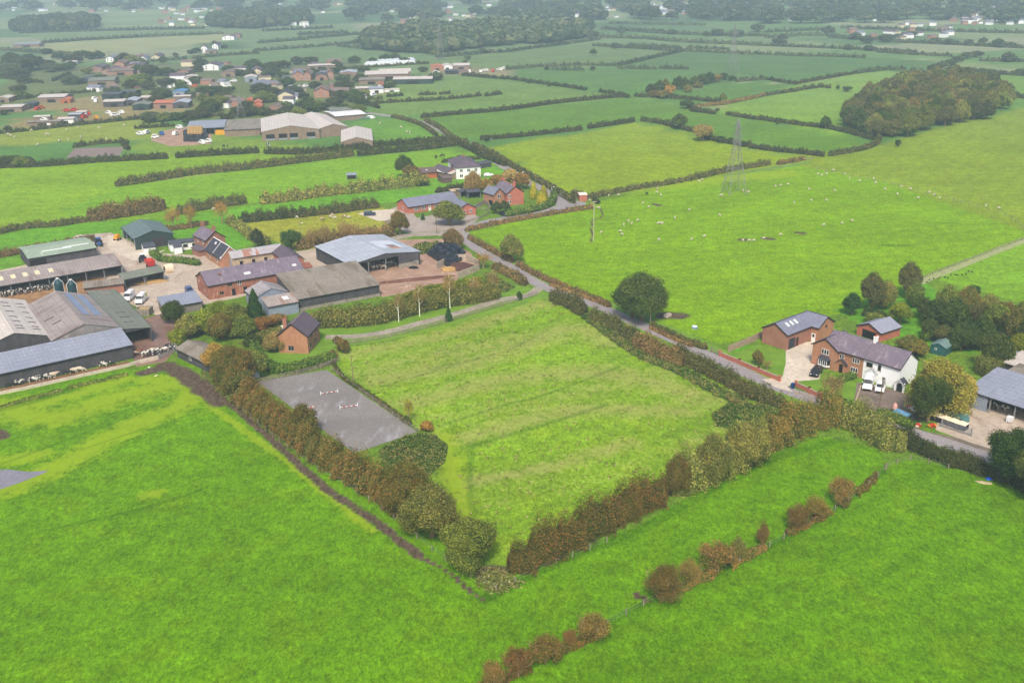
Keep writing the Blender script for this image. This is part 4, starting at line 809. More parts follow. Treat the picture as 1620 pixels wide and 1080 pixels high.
tr = [(1378, 492, 428, 44, 'hedge'), (1398, 488, 440, 40, 'olive'), (1436, 470, 412, 42, 'hedge'), (1446, 486, 440, 34, 'oak'), (1462, 505, 470, 34, 'oak'), (1478, 520, 462, 44, 'oak'), (1492, 510, 448, 40, 'haw'), (1508, 530, 466, 52, 'oak'), (1528, 512, 452, 50, 'haw'), (1548, 520, 470, 50, 'oak'), (1538, 475, 446, 22, 'conifer'), (1560, 500, 462, 40, 'olive'), (1572, 530, 472, 46, 'oak'), (1588, 520, 466, 40, 'haw'), (1602, 545, 480, 46, 'haw'), (1614, 530, 462, 40, 'olive'), (1630, 560, 485, 50, 'oak'), (1470, 535, 502, 34, 'oak'), (1494, 545, 512, 32, 'oak'), (1520, 555, 505, 46, 'oak'), (1550, 552, 500, 46, 'oak'), (1382, 512, 490, 30, 'haw'), (1650, 530, 455, 50, 'haw'), (1500, 486, 452, 26, 'oak')]
for i_, (x, yb, yt, wp, fk) in enumerate(tr):
    T_('woodland_tree', ('round', 'haw')[i_ % 2], fk if i_ % 3 else ('hedge', 'green', 'green')[i_ % 9 // 3], x, yb, yt, wp * 1.1, 'dark tree in the small wood behind the garden sheds, one of many alike', group='trees in the wood behind the gardens')
T_('garden_tree', 'bright' and 'round', 'bright', 1612, 572, 520, 40, 'bright green tree at the right edge behind the sheds')
for x, yb, yt, wp in [(1372, 500, 484, 20), (1392, 505, 488, 26), (1452, 560, 548, 20)]:
    T_('garden_bush', 'bush', 'oak', x, yb, yt, wp, 'low dark garden shrub near the garage lawn', 'bush', 'low shrubs on the garage lawn')
# small far trees standing alone
T_('field_tree', 'oak', 'oak', 1087, 172, 156, 28, 'low spreading tree at the hedge corner in the far fields')
T_('field_tree', 'round', 'green', 1144, 161, 146, 14, 'small pale tree alone in the far green field')
T_('field_tree', 'round', 'oak', 1135, 178, 170, 8, 'tiny dark tree beside the short dark hedge')
T_('field_tree', 'round', 'oak', 1306, 204, 182, 20, 'dark tree in the hedge left of the wood')
T_('field_tree', 'round', 'oak', 1375, 148, 135, 15, 'dark round tree above the left end of the wood')
T_('field_tree', 'round', 'green', 1342, 178, 158, 26, 'pale thin tree just left of the wood')
T_('field_tree', 'round', 'oak', 1325, 143, 134, 8, 'small dark bush tree, left of a pair near the wood'); T_('field_tree', 'round', 'oak', 1340, 145, 135, 18, 'small dark bush tree, right of a pair near the wood')
T_('field_tree', 'oak', 'oak', 938, 88, 77, 13, 'small tree standing alone in the pale far field')
T_('field_tree', 'round', 'oak', 735, 104, 94, 12, 'tree alone beside the far sheds in the haze')
for x, yb, yt, wp in [(865, 112, 103, 10), (937, 112, 104, 11), (837, 132, 127, 8), (851, 133, 129, 7), (869, 137, 132, 9), (881, 137, 133, 6), (926, 143, 136, 9), (1185, 231, 220, 12), (1140, 226, 212, 14), (1155, 228, 216, 12), (1230, 197, 190, 8), (770, 224, 216, 12), (1420, 232, 218, 12)]:
    T_('field_bush', 'bush', 'oak', x, yb, yt, wp, 'small round bush in a far hedge line, one of many alike', 'bush', 'bushes in the far hedge lines')
# copse
for x, yb, yt, wp, fk in [(1030, 150, 128, 20, 'oak'), (1042, 148, 124, 18, 'oak'), (1052, 146, 122, 18, 'haw'), (1060, 150, 130, 18, 'autumn'), (1035, 154, 140, 20, 'haw'), (1072, 142, 118, 20, 'oak'), (1082, 142, 120, 18, 'oak'), (1097, 138, 118, 16, 'oak'), (1112, 134, 112, 20, 'oak'), (1122, 132, 112, 20, 'oak'), (1134, 130, 114, 16, 'haw'), (1145, 127, 112, 14, 'oak'), (1104, 140, 128, 16, 'haw'), (1048, 156, 140, 20, 'haw'), (1158, 128, 117, 14, 'oak'), (1088, 146, 132, 16, 'haw')]:
    T_('copse_tree', 'haw', fk, x, yb, yt, wp * 1.15, 'tree in the small dark copse in mid picture, one of many alike', group='trees of the small copse')
# the big wood on the right: many crowns
wood = [(1337, 200), (1385, 222), (1440, 217), (1480, 203), (1560, 190), (1592, 175), (1588, 150), (1560, 136), (1500, 130), (1440, 134), (1415, 140), (1395, 152), (1360, 165)]
wg = np.array(GL(wood)); rr_ = random.Random(4); pts = []
lo, hi = wg.min(0), wg.max(0)
yy = lo[1]; row = 0
while yy < hi[1]:
    xx = lo[0] + (row % 2) * 4
    while xx < hi[0]:
        q = (xx + rr_.uniform(-2, 2), yy + rr_.uniform(-2.5, 2.5))
        if inpoly(np.array([q[0]]), np.array([q[1]]), wg)[0]: pts.append(q)
        xx += 8.4
    yy += 9.5; row += 1
for i, q in enumerate(pts):
    fk = rr_.choice(['oak', 'green', 'haw', 'olive', 'hedge', 'green', 'hedge', 'hedge2', 'hedge']); h = rr_.uniform(10.5, 14)
    plant('woodland_tree', rr_.choice(['haw', 'oak']), fk, q[0], q[1], rr_.uniform(11, 14), h, 'tree in the large autumn wood on the upper right, one of many alike', group='trees of the large wood', world=True)
def blockwood(lbl, poly, h, seed, fk='far', name='distant_wood'):
    """a far-off wood that reads as one mass of crowns"""
    r = np.random.default_rng(seed); pg = np.array(GL(poly)); lo, hi = pg.min(0), pg.max(0)
    sp = max(8.0, math.sqrt((hi - lo).prod() / 420)); Vs = []; Qs = []; Ts = []; k = 0; cs, cq = cubesphere(2)
    for yy in np.arange(lo[1], hi[1], sp):
        for xx in np.arange(lo[0], hi[0], sp):
            q = np.array([xx, yy]) + r.uniform(-sp / 2, sp / 2, 2)
            if not inpoly(q[:1], q[1:], pg)[0]: continue
            rad = sp * r.uniform(.6, .95); hh = h * r.uniform(.7, 1.15); c = np.array([q[0], q[1], hh * .5])
            v = cs * np.array([rad, rad, hh * .5]) * (1 + r.normal(0, .06, (len(cs), 1))) + c; v[:, 2] = np.maximum(v[:, 2], 0)
            Vs.append(v); Qs.append(cq + k); k += len(v); Ts.append(r.uniform(.0, 1, len(cq)))
            n = 46; d = r.normal(0, 1, (n, 3)); d[:, 2] = np.abs(d[:, 2]); d /= np.linalg.norm(d, axis=1)[:, None]
            V, Q, T = leafquads(c + d * np.array([rad, rad, hh * .5]) * 1.04, d, sp * .26); Vs.append(V); Qs.append(Q + k); k += len(V); Ts.append(T)
    if not Vs: return
    me = npmesh(name, np.concatenate(Vs), np.concatenate(Qs), np.concatenate(Ts), [FOL[fk]]); o = bpy.data.objects.new(name, me); COL.objects.link(o); tag(o, lbl, 'wood', kind='stuff')
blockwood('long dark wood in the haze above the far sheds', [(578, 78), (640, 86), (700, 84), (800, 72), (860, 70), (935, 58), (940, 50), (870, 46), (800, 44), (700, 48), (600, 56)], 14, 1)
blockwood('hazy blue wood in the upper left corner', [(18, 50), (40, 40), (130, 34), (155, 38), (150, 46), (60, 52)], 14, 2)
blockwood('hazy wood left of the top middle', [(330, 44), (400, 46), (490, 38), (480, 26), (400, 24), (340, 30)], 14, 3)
# banks of hazy trees along the top
rs = random.Random(8)
bands = [(2, 18, 170, 0, 1620, (12, 22)), (18, 34, 150, 560, 1620, (10, 18)), (26, 44, 60, 540, 960, (8, 14)), (22, 60, 70, 1180, 1640, (9, 15)), (14, 40, 40, 0, 560, (9, 15))]
nf_ = 0
for y0, y1, n, x0, x1, hr in bands:
    for i in range(n):
        x = rs.uniform(x0, x1); y = y0 + (y1 - y0) * rs.random() + (0 if x < 1200 else 4); p = G(x, y); w = rs.uniform(*hr) * 1.5
        if nf_ >= 290: w *= 1
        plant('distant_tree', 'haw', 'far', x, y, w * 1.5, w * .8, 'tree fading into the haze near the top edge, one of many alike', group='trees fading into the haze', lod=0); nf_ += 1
        if nf_ >= 295: break
    if nf_ >= 295: break
for x, y, wp in [(982, 52, 20), (1062, 54, 16), (1066, 63, 9), (1118, 57, 14), (1135, 56, 22), (1165, 58, 24), (1198, 50, 24), (972, 76, 18), (937, 60, 24), (932, 64, 14), (1238, 62, 16), (1230, 70, 20), (1240, 70, 14), (1310, 54, 24), (1342, 78, 15), (1375, 80, 18), (1352, 62, 22), (1370, 68, 24), (1400, 66, 26), (1420, 62, 18), (1442, 58, 18), (1480, 68, 18), (1500, 70, 18), (1532, 70, 16), (1555, 68, 16), (1580, 74, 24), (1598, 74, 16), (1595, 97, 26), (1606, 153, 18), (1614, 118, 20), (1620, 155, 14),
                 (1475, 112, 20), (1490, 107, 20), (1504, 103, 20), (1515, 98, 20), (1530, 92, 20), (1545, 90, 20), (580, 52, 16), (565, 70, 18), (740, 94, 12), (765, 84, 16), (340, 70, 10)]:
    T_('distant_tree', 'haw', 'far', x, y + 1, y - wp * .62, wp * 1.15, 'hazy tree standing among the far fields, one of many alike', group='hazy trees among the far fields')
# village trees
vt = [(10, 118, 40), (30, 112, 44), (52, 108, 40), (20, 100, 30), (82, 112, 26), (104, 110, 20), (116, 98, 26), (130, 90, 22), (146, 92, 20), (157, 90, 18), (92, 92, 18), (74, 84, 16), (196, 98, 26), (208, 99, 22), (222, 98, 14), (258, 97, 14), (303, 84, 12), (312, 82, 14), (278, 88, 9), (355, 75, 10), (240, 118, 28), (228, 128, 26), (215, 133, 26), (235, 140, 22), (206, 138, 22), (265, 118, 24), (312, 112, 18), (362, 112, 18), (378, 118, 18), (400, 108, 26), (395, 120, 20), (258, 152, 24), (248, 160, 20), (262, 166, 18), (330, 150, 30), (345, 168, 34), (355, 160, 30), (332, 175, 32), (318, 185, 26), (300, 186, 24), (376, 178, 20), (390, 170, 22), (405, 180, 22),
      (470, 100, 20), (492, 100, 22), (533, 105, 18), (540, 115, 22), (560, 98, 18), (575, 112, 18), (562, 158, 30), (545, 142, 28), (570, 128, 20), (530, 165, 24), (465, 150, 30), (455, 135, 26), (420, 160, 30), (432, 150, 22), (410, 145, 24), (520, 150, 20), (480, 170, 24), (450, 172, 20), (495, 175, 22), (545, 175, 22), (566, 178, 26), (590, 100, 16), (610, 96, 20), (625, 94, 18), (640, 98, 16), (430, 108, 22), (448, 106, 22), (415, 112, 20), (512, 172, 18), (470, 180, 20), (235, 192, 22), (260, 190, 22), (280, 188, 22), (300, 196, 20), (360, 190, 22), (12, 205, 12), (6, 180, 14), (690, 125, 22), (670, 112, 14), (610, 140, 16), (620, 136, 14), (570, 165, 24), (577, 150, 16), (5, 262, 30), (18, 260, 30), (34, 262, 26), (44, 258, 20), (690, 86, 14), (680, 84, 14), (668, 82, 16)]
rv = random.Random(21)
for _ in range(70):
    x, y = rv.uniform(20, 560), rv.uniform(100, 192)
    if inpoly(np.array([x]), np.array([y]), [(0, 100), (120, 92), (420, 104), (590, 112), (570, 176), (430, 182), (250, 190), (0, 175)])[0] and not (30 < x < 300 and 156 < y < 186): vt.append((x, y, rv.uniform(14, 26)))
for x, y, wp in vt:
    T_('village_tree', 'haw', rv.choice(['oak', 'hedge2', 'far', 'hedge2', 'green', 'oak']), x, y + 2, y - wp * .62, wp * 1.4, 'dark tree among the village and farm buildings on the upper left, one of many alike', group='trees among the village buildings')
# ------------------------------------------------------------------ building materials
BRICK = mat('red_brick', alb(186, 134, 110), alb(166, 116, 96), .5, 3.2, stripe=('Z', 3.3, .16), rnd=.05)
BRICK2 = mat('orange_brick', alb(200, 146, 112), alb(180, 128, 98), .5, 3.2, stripe=('Z', 3.3, .16))
BRICK3 = mat('bright_brick', alb(206, 126, 102), alb(190, 114, 94), .5, 3.2, stripe=('Z', 3.3, .12))
OBRICK = mat('weathered_brick', alb(192, 130, 106), alb(160, 104, 86), .6, 2.4, stain=alb(196, 170, 150), stripe=('Z', 3.3, .14))
REND = mat('white_render', alb(252, 249, 242), alb(248, 244, 236), .4, 3)
WHITE = mat('white_paint', alb(245, 243, 238), alb(232, 230, 226), 1, 4, rough=.5)
CREAM = mat('cream_stone', alb(204, 186, 158), alb(176, 156, 130), .6, 2.6, stain=alb(150, 128, 104))
SLATE = mat('purple_slate', alb(142, 128, 140), alb(124, 112, 126), .5, 2.2, stripe=('Y', 2.8, .16), stain=alb(166, 152, 156), rough=.7)
SLATEB = mat('blue_slate', alb(142, 144, 160), alb(128, 130, 148), .5, 2.2, stripe=('Y', 2.8, .14), rough=.65)
SLATED = mat('dark_slate', alb(84, 82, 92), alb(74, 72, 84), .5, 2.2, stripe=('Y', 2.8, .14), rough=.7)
SLATEP = mat('dark_purple_slate', alb(98, 88, 100), alb(112, 98, 108), .4, 2.2, stripe=('Y', 2.8, .14), rough=.7)
TILEB = mat('brown_tile', alb(128, 108, 104), alb(112, 94, 92), .5, 2.2, stripe=('Y', 2.8, .14))
COR = lambda nm, a, b, st=None, tt=(.55, .7), k=.22: mat(nm, a, b, .18, 1.6, stripe=('X', 1.1, k, .62), stain=st, rough=.6, stain_t=tt)
R_GREEN = COR('green_sheet_roof', alb(118, 136, 134), alb(110, 128, 128), k=.16)
R_PGREEN = COR('pale_green_roof', alb(170, 186, 164), alb(158, 174, 152), alb(200, 206, 190), (.62, .72), .16)
R_ASB = COR('asbestos_roof', alb(170, 158, 146), alb(150, 140, 128), alb(128, 116, 100), (.5, .62))
R_ASB2 = COR('stained_asbestos', alb(178, 166, 160), alb(160, 148, 144), alb(140, 122, 116), (.52, .66))
R_PALE = COR('pale_fibre_roof', alb(212, 202, 194), alb(200, 190, 182), alb(184, 170, 160), (.6, .75), .14)
R_BLUE = COR('blue_grey_sheet', alb(162, 167, 182), alb(150, 155, 171), alb(136, 142, 158), (.6, .72), .16)
R_GREY = COR('galvanised_roof', alb(190, 194, 204), alb(172, 178, 190), alb(150, 156, 168), (.58, .7), .16)
R_RUST = COR('rusty_sheet_roof', alb(196, 192, 194), alb(178, 172, 174), alb(176, 116, 88), (.55, .6), .2)
R_DGREEN = COR('grey_green_roof', alb(142, 146, 132), alb(130, 134, 120), k=.14)
R_DARK = mat('felt_roof', alb(92, 94, 104), alb(84, 86, 96), .4, 2)
R_TEAL = COR('teal_felt_roof', alb(128, 156, 150), alb(118, 144, 140), k=.1)
BOARD = mat('weathered_boards', alb(112, 108, 112), alb(88, 84, 88), .5, 2.2, stripe=('X', 2.6, .55))
BOARDB = mat('brown_boards', alb(172, 150, 132), alb(150, 128, 110), .5, 2.2, stripe=('X', 2.4, .4))
SHEETG = mat('dark_green_sheet', alb(66, 84, 80), alb(58, 76, 72), .3, 1.6, stripe=('X', 2.2, .25))
SHEETB = mat('blue_grey_cladding', alb(158, 168, 182), alb(146, 156, 172), .3, 1.6, stripe=('X', 2.2, .22))
BLOCK = mat('concrete_block', alb(170, 162, 150), alb(148, 140, 128), .6, 2.6, stain=alb(120, 110, 98))
STEEL = mat('galvanised_steel', alb(170, 174, 178), alb(150, 154, 160), 1, 5, rough=.5, metal=.3)
TIMBER = mat('timber', alb(160, 136, 106), alb(130, 108, 84), 1, 5)
GTIM = mat('grey_timber', alb(168, 156, 140), alb(138, 126, 112), 1, 5)
ORANGEW = mat('orange_stained_boards', alb(206, 118, 66), alb(188, 104, 58), .6, 3, stripe=('X', 3, .3))
GLASS = mat('window_glass', alb(44, 48, 56), alb(36, 40, 46), 1, 2, rough=.25, spec=.3)
DARKM = mat('dark_interior', alb(46, 42, 44), alb(34, 30, 32), .5, 2)
SKYL = mat('rooflight_sheet', alb(222, 224, 222), alb(206, 208, 206), 1, 3, rough=.4)
SKYD = mat('dark_rooflight', alb(96, 90, 88), alb(82, 78, 76), 1, 3)
PV = mat('solar_panel', alb(142, 148, 178), alb(126, 134, 168), .4, 2, stripe=('Y', 1.0, .3), rough=.2, spec=.6)
POT = mat('terracotta', alb(206, 120, 84), alb(180, 100, 70), 2, 5)
STRAW = mat('straw', alb(206, 172, 110), alb(176, 138, 84), .8, 3)
REDP = mat('red_paint', alb(220, 66, 48), alb(196, 52, 40), 1, 3, rough=.45)
BLUEP = mat('blue_paint', alb(66, 110, 178), alb(56, 96, 160), 1, 3, rough=.45)
YELP = mat('yellow_paint', alb(240, 178, 40), alb(220, 156, 34), 1, 3, rough=.45)
ORP = mat('orange_paint', alb(222, 120, 52), alb(200, 104, 44), 1, 3, rough=.5)
TEALP = mat('teal_plastic', alb(96, 146, 140), alb(84, 130, 126), 1, 3, rough=.45)
DTEAL = mat('dark_teal_plastic', alb(50, 84, 92), alb(44, 76, 84), 1, 3, rough=.45)
BLACK = mat('black_rubber', alb(38, 38, 40), alb(28, 28, 30), 1, 3, rough=.8)
BLACKW = mat('black_wrap', alb(54, 58, 70), alb(40, 44, 56), 1.2, 4, rough=.35, spec=.5)

def rect(a, b, c, h, hc=None):
    hc = h if hc is None else hc
    A, B, C = G(*a, h), G(*b, h), G(*c, hc)
    u = B - A; w = np.linalg.norm(u); ang = math.atan2(u[1], u[0]); n = np.array([-math.sin(ang), math.cos(ang)])
    v = C - B; d = np.linalg.norm(v); e = math.atan2(v[1], v[0]) - (ang + math.pi / 2)
    e = (e + math.pi) % (2 * math.pi) - math.pi
    M_ = (A + B) / 2; ang2 = ang + max(-.14, min(.14, e * d / (w + d)))
    u = np.array([math.cos(ang2), math.sin(ang2)]); n = np.array([-u[1], u[0]])
    A2 = M_ - u * w / 2; B2 = M_ + u * w / 2
    return A2, B2, ang2, w, max(1.0, abs(v @ n) if abs(v @ n) > .5 * d else d * .9)

HOUSEY = ('house', 'annex', 'cottage', 'bungalow', 'farmhouse', 'garage')
FROT = {'E': 'S', 'N': 'E', 'W': 'N', 'S': 'W'}
def bld(name, label, a, b, c, he, hr, wall, roof, axis='x', cat='building', hc=None, rp=.5, opens='', ov=.3, th=.1, base=None, hip=False, feats=(), chim=(), group=None, t=.22, wallmats=None, dims=None, end=None):
    """a building stood on its real footprint: a left front, b right front, c right back corner of the eaves"""
    if dims: A, ang, w, d = dims; B = A + w * np.array([math.cos(ang), math.sin(ang)])
    else: A, B, ang, w, d = rect(a, b, c, he, hc)
    if axis == 'y':
        A = B; ang += math.pi / 2; w, d = d, w
        feats = [(f[0], FROT[f[1]], *f[2:]) for f in feats]; opens = ''.join(FROT[q] for q in opens)
    root = empty(name, (*A, 0), ang); tag(root, label, cat, group)
    yr = d * rp; zr = lambda y: he + hr * (y / yr if y <= yr else (d - y) / (d - yr) if d > yr else 1)
    W_ = MB()
    if hip: zS = zN = he
    else: zS = he; zN = zr(d) if rp < 1 else he + hr
    if 'S' not in opens: W_.box(0, 0, 0, w, t, zS)
    if 'N' not in opens: W_.box(0, d - t, 0, w, d, zN)
    for f, x0, x1 in (('W', 0, t), ('E', w - t, w)):
        prof = [(t, 0), (d - t, 0), (d - t, zN if hip or rp >= 1 else zr(d - t))]
        if not hip and 0 < rp < 1: prof.append((yr, he + hr))
        prof.append((t, he if hip else zr(t)))
        if f in opens:
            zt = he - .1; prof = [(t, zt)] + [(d - t, zt)] + prof[2:]
        W_.prism(prof, x0, x1)
    wm = [wall]
    W_.build('wall', wm, root)
    for f in opens:   # posts of an open side
        P_ = MB(); L_ = w if f in 'SN' else d; n = max(2, int(L_ / 4.8) + 1)
        for i in range(n):
            q = .12 + (L_ - .24) * i / (n - 1)
            if f == 'S': P_.box(q - .1, .02, 0, q + .1, .2, he)
            if f == 'N': P_.box(q - .1, d - .2, 0, q + .1, d - .02, he)
            if f == 'E': P_.box(w - .2, q - .1, 0, w - .02, q + .1, he)
            if f == 'W': P_.box(.02, q - .1, 0, .2, q + .1, he)
        P_.build('post', STEEL, root)
    if base:   # lower wall of another material, 3 cm proud
        bm, bh, faces = base; B_ = MB()
        if 'S' in faces: B_.box(-.03, -.03, 0, w + .03, .25, bh)
        if 'N' in faces: B_.box(-.03, d - .25, 0, w + .03, d + .03, bh)
        if 'E' in faces: B_.box(w - .25, .26, 0, w + .03, d - .26, bh)
        if 'W' in faces: B_.box(-.03, .26, 0, .25, d - .26, bh)
        B_.build('plinth', bm, root)
    # roof
    Rf = MB(); z0 = .03
    if hip:
        k = min(w, d) / 2; e = .35; zt = he + hr; ze = he - .05
        vs = [(-e, -e, ze), (w + e, -e, ze), (w + e, d + e, ze), (-e, d + e, ze)]
        r1, r2 = ((k, d / 2, zt), (w - k, d / 2, zt)) if w >= d else ((w / 2, k, zt), (w / 2, d - k, zt))
        lo_ = [(x, y, z - .14) for x, y, z in vs]
        vv = vs + [r1, r2] + lo_
        fs = [(0, 1, 5, 4), (1, 2, 5), (2, 3, 4, 5), (3, 0, 4)] if w >= d else [(0, 1, 4), (1, 2, 5, 4), (2, 3, 5), (3, 0, 4, 5)]
        fs += [(6, 7, 1, 0), (7, 8, 2, 1), (8, 9, 3, 2), (9, 6, 0, 3), (9, 8, 7, 6)]
        Rf.add(vv, fs)
    else:
        sl = hr / max(yr, .01); top = [(-ov, he - ov * sl)]
        if rp >= 1: top += [(d + ov * .5, he + hr + ov * .5 * sl)]
        else: top += [(yr, he + hr), (d + ov, he - ov * hr / (d - yr))]
        prof = [(y, z + z0) for y, z in top] + [(y, z + z0 + th) for y, z in top[::-1]]
        Rf.prism(prof, -ov * .8, w + ov * .8)
    ro = Rf.build('roof', roof, root)
    if hr > 1 and not hip and rp < 1 and he < 6:
        rg = MB(); rg.prism([(yr - .16, he + hr + th - .02), (yr + .16, he + hr + th - .02), (yr, he + hr + th + .13)], -ov * .8 + .02, w + ov * .8 - .02); rg.build('ridge', end or roof, ro)
    if not hip and he > 2.1 and max(w, d) > 5:
        gt = MB(); gt.box(-ov * .7, -ov - .13, he - ov * hr / max(yr, .01) - .08, w + ov * .7, -ov - .002, he - ov * hr / max(yr, .01) + .06)
        gt.build('gutter', DARKM, ro); gt = MB()
        if rp < 1: gt.box(-ov * .7, d + ov + .002, he - ov * hr / (d - yr) - .08, w + ov * .7, d + ov + .13, he - ov * hr / (d - yr) + .06)
        if gt.v: gt.build('gutter', DARKM, ro)
        if cat in HOUSEY:
            gb_ = MB(); o2 = -.16
            for x0, x1 in ((-ov * .8 - .06, -ov * .8 - .002), (w + ov * .8 + .002, w + ov * .8 + .06)): gb_.prism([(y, z + z0 + o2) for y, z in top] + [(y, z + z0 + th + .01) for y, z in top[::-1]], x0, x1)
            gb_.build('bargeboard', end if end is WHITE else DARKM, ro)
    def face_pt(f, s, out):
        if f == 'S': return s * w, -out
        if f == 'N': return w - s * w, d + out
        if f == 'E': return w + out, s * d
        return -out, d - s * d
    def fbox(mb, f, s, hw, zz0, zz1, o0, o1):
        L_ = w if f in 'SN' else d; c0 = s * L_
        if f == 'S': mb.box(c0 - hw, -o1, zz0, c0 + hw, -o0, zz1)
        elif f == 'N': mb.box(w - c0 - hw, d + o0, zz0, w - c0 + hw, d + o1, zz1)
        elif f == 'E': mb.box(w + o0, c0 - hw, zz0, w + o1, c0 + hw, zz1)
        else: mb.box(-o1, d - c0 - hw, zz0, -o0, d - c0 + hw, zz1)
    for ft in feats:
        kd, f, s, zz, fw, fh = ft[:6]; op = ft[6] if len(ft) > 6 else None
        if kd == 'win':
            m1 = MB(); fbox(m1, f, s, fw / 2, zz, zz + fh, -.05, .05); wn = m1.build('window', op or WHITE, root)
            n = max(1, round(fw / .62)); m2 = MB()
            for i in range(n):
                cw = fw / n; L_ = w if f in 'SN' else d; fbox(m2, f, s + ((i + .5) * cw - fw / 2) / L_, cw / 2 - .07, zz + .08, zz + fh - .08, .051, .056)
            m2.build('pane', GLASS, wn)
            if he > 2.5 and w * 8 > 30: m3 = MB(); fbox(m3, f, s, fw / 2 + .1, zz - .1, zz - .002, -.02, .1); m3.build('sill', CREAM, wn)
        elif kd in ('door', 'open'):
            m1 = MB(); fbox(m1, f, s, fw / 2, zz, zz + fh, -.06, .045); dn = m1.build('door' if kd == 'door' else 'opening', op or DARKM, root)
            if kd == 'door' and fw < 1.6 and he > 2.3: m2 = MB(); fbox(m2, f, s + .0, fw / 2 - .25, zz + fh * .55, zz + fh - .25, .046, .052); m2.build('glazing', GLASS, dn)
        elif kd == 'panel':
            m1 = MB(); fbox(m1, f, s, fw / 2, zz, zz + fh, -.04, .035); m1.build('cladding', op, root)
        elif kd == 'light' or kd == 'pv':   # on the roof: f slope S/N, s along, zz up-slope fraction, fw along ridge, fh up slope
            y0 = (zz * yr) if f in 'SE' or rp >= 1 else d - zz * (d - yr); ln = math.hypot(yr, hr); dy = fh * yr / ln
            y0, y1 = (y0 - dy / 2, y0 + dy / 2); m1 = MB()
            pr = [(y0, zr(y0) + z0 + th - .02), (y1, zr(y1) + z0 + th - .02), (y1, zr(y1) + z0 + th + .05), (y0, zr(y0) + z0 + th + .05)]
            m1.prism(pr, s * w - fw / 2, s * w + fw / 2); m1.build('rooflight' if kd == 'light' else 'solar_panels', op or (SKYL if kd == 'light' else PV), ro)
    for ch in chim:
        fx_, fy_, ch_h, cm = ch[:4]; cx, cy = fx_ * w, fy_ * d; zb = zr(cy) - .6; zt = he + hr + ch_h
        m1 = MB(); m1.box(cx - .32, cy - .5, zb, cx + .32, cy + .5, zt); m1.box(cx - .38, cy - .56, zt, cx + .38, cy + .56, zt + .14); cc = m1.build('chimney', cm, root)
        m2 = MB()
        for q in (-.28, .22): m2.cyl((cx, cy + q, zt + .14), (cx, cy + q, zt + .6), .14, .11, 8)
        m2.build('chimney_pot', POT, cc)
    return root, w, d, ang, A
def local(bt, x, y):
    r, w, d, ang, A = bt; return A + x * np.array([math.cos(ang), math.sin(ang)]) + y * np.array([-math.sin(ang), math.cos(ang)])
W2 = lambda f, *ss, z=2.9, w=1.2, h=1.2: [('win', f, s, z, w, h) for s in ss]
def pbox(name, label, cat, A, ang, w, d, h, mt, z=0, group=None):
    b = MB(); b.box(0, 0, 0, w, d, h); o = b.build(name, mt); o.location = (*A, z); o.rotation_euler = (0, 0, ang); return tag(o, label, cat, group)

# ------------------------------------------------------------------ the farm on the left
b = bld('green_barn', 'dark green steel barn with low grey-green roof and one open side', (211.4, 377.7), (273.6, 369), (250.7, 351.8), 3.9, 1.9, SHEETG, R_GREEN, 'y', 'barn', opens='W', feats=[('door', 'S', .62, 0, 4, 3.2, mat('slid_door', alb(78, 70, 72), alb(70, 62, 64), 1, 3))])
b = bld('pale_green_shed', 'long shed with pale green sheet roof and dark timber front', (45, 409.2), (152.1, 392), (133, 375.8), 3.6, .9, BOARD, R_PGREEN, 'x', 'shed', feats=[('open', 'S', .13, 0, 5, 2.9), ('light', 'S', .45, .5, 9, .9, SKYL), ('light', 'S', .75, .6, 8, .8, SKYL)])
b = bld('cubicle_shed', 'very long cattle shed with stained asbestos roof and open dark front on the far left', (-80, 466), (192.3, 419.8), (178, 401.6), 3.3, 1.7, BOARD, R_ASB2, 'x', 'shed', hc=5.0, rp=1, opens='S',
    feats=[('light', 'S', q, .5, 1.3, 2.6, mat('cream_rooflight', alb(222, 212, 178), alb(206, 196, 164), 1, 3)) for q in (.30, .37, .44, .51, .59)])
LS = b
bld('straw_shed', 'small open-fronted grey shed with loose straw inside, beside the vans', (195.2, 441.8), (260.2, 429.8), (246.8, 422.3), 3.0, .9, BOARD, R_DGREEN, 'x', 'shed', hc=3.9, rp=1, opens='S')
bld('brick_lean_to', 'low red brick lean-to with lichen-grey roof left of the straw shed', (133, 455.5), (195, 449.2), (190, 440.5), 2.6, .7, BRICK, R_ASB, 'x', 'shed', hc=3.3, rp=1)
bld('solar_barn', 'big weathered barn carrying two rows of blue solar panels', (82.3, 538.6), (188.5, 517.6), (137.8, 466.9), 5.0, 2.6, mat('grey_render', alb(156, 150, 148), alb(138, 132, 130), .4, 2, stain=alb(170, 160, 156)), R_ASB2, 'y', 'barn',
    feats=[('pv', 'E', .62, .68, 21, 1.9), ('pv', 'E', .62, .32, 20, 1.9), ('light', 'W', .3, .4, .5, 2.4, SKYD), ('light', 'W', .45, .3, .5, 2.4, SKYD)])
bld('white_roofed_barn', 'pale-roofed barn with rows of small dark rooflights at the left edge', (-29, 551), (77.5, 530.4), (38, 475.5), 5.0, 2.3, BOARD, R_PALE, 'y', 'barn',
    feats=[('light', 'E', s, q, .55, 1.8, SKYD) for s in (.13, .2, .32, .45, .6, .75, .86) for q in (.25, .72)] )
b8 = bld('feed_shed', 'long low lean-to with smooth blue-grey roof and black boards in front of the solar barn', (-60, 604), (208.6, 545.3), (188.5, 519.5), 3.5, 1.6, BOARD, R_BLUE, 'x', 'shed', hc=5.1, rp=1)
bld('open_cattle_shed', 'grey-green roofed shed with open front beside the muddy yard', (188.5, 527.5), (238.2, 517.6), (202.8, 481.2), 3.8, 1.1, BOARD, R_DGREEN, 'y', 'shed', rp=1, opens='S', feats=[('light', 'E', q, .5, .4, 2.4, SKYD) for q in (.25, .45, .65)])
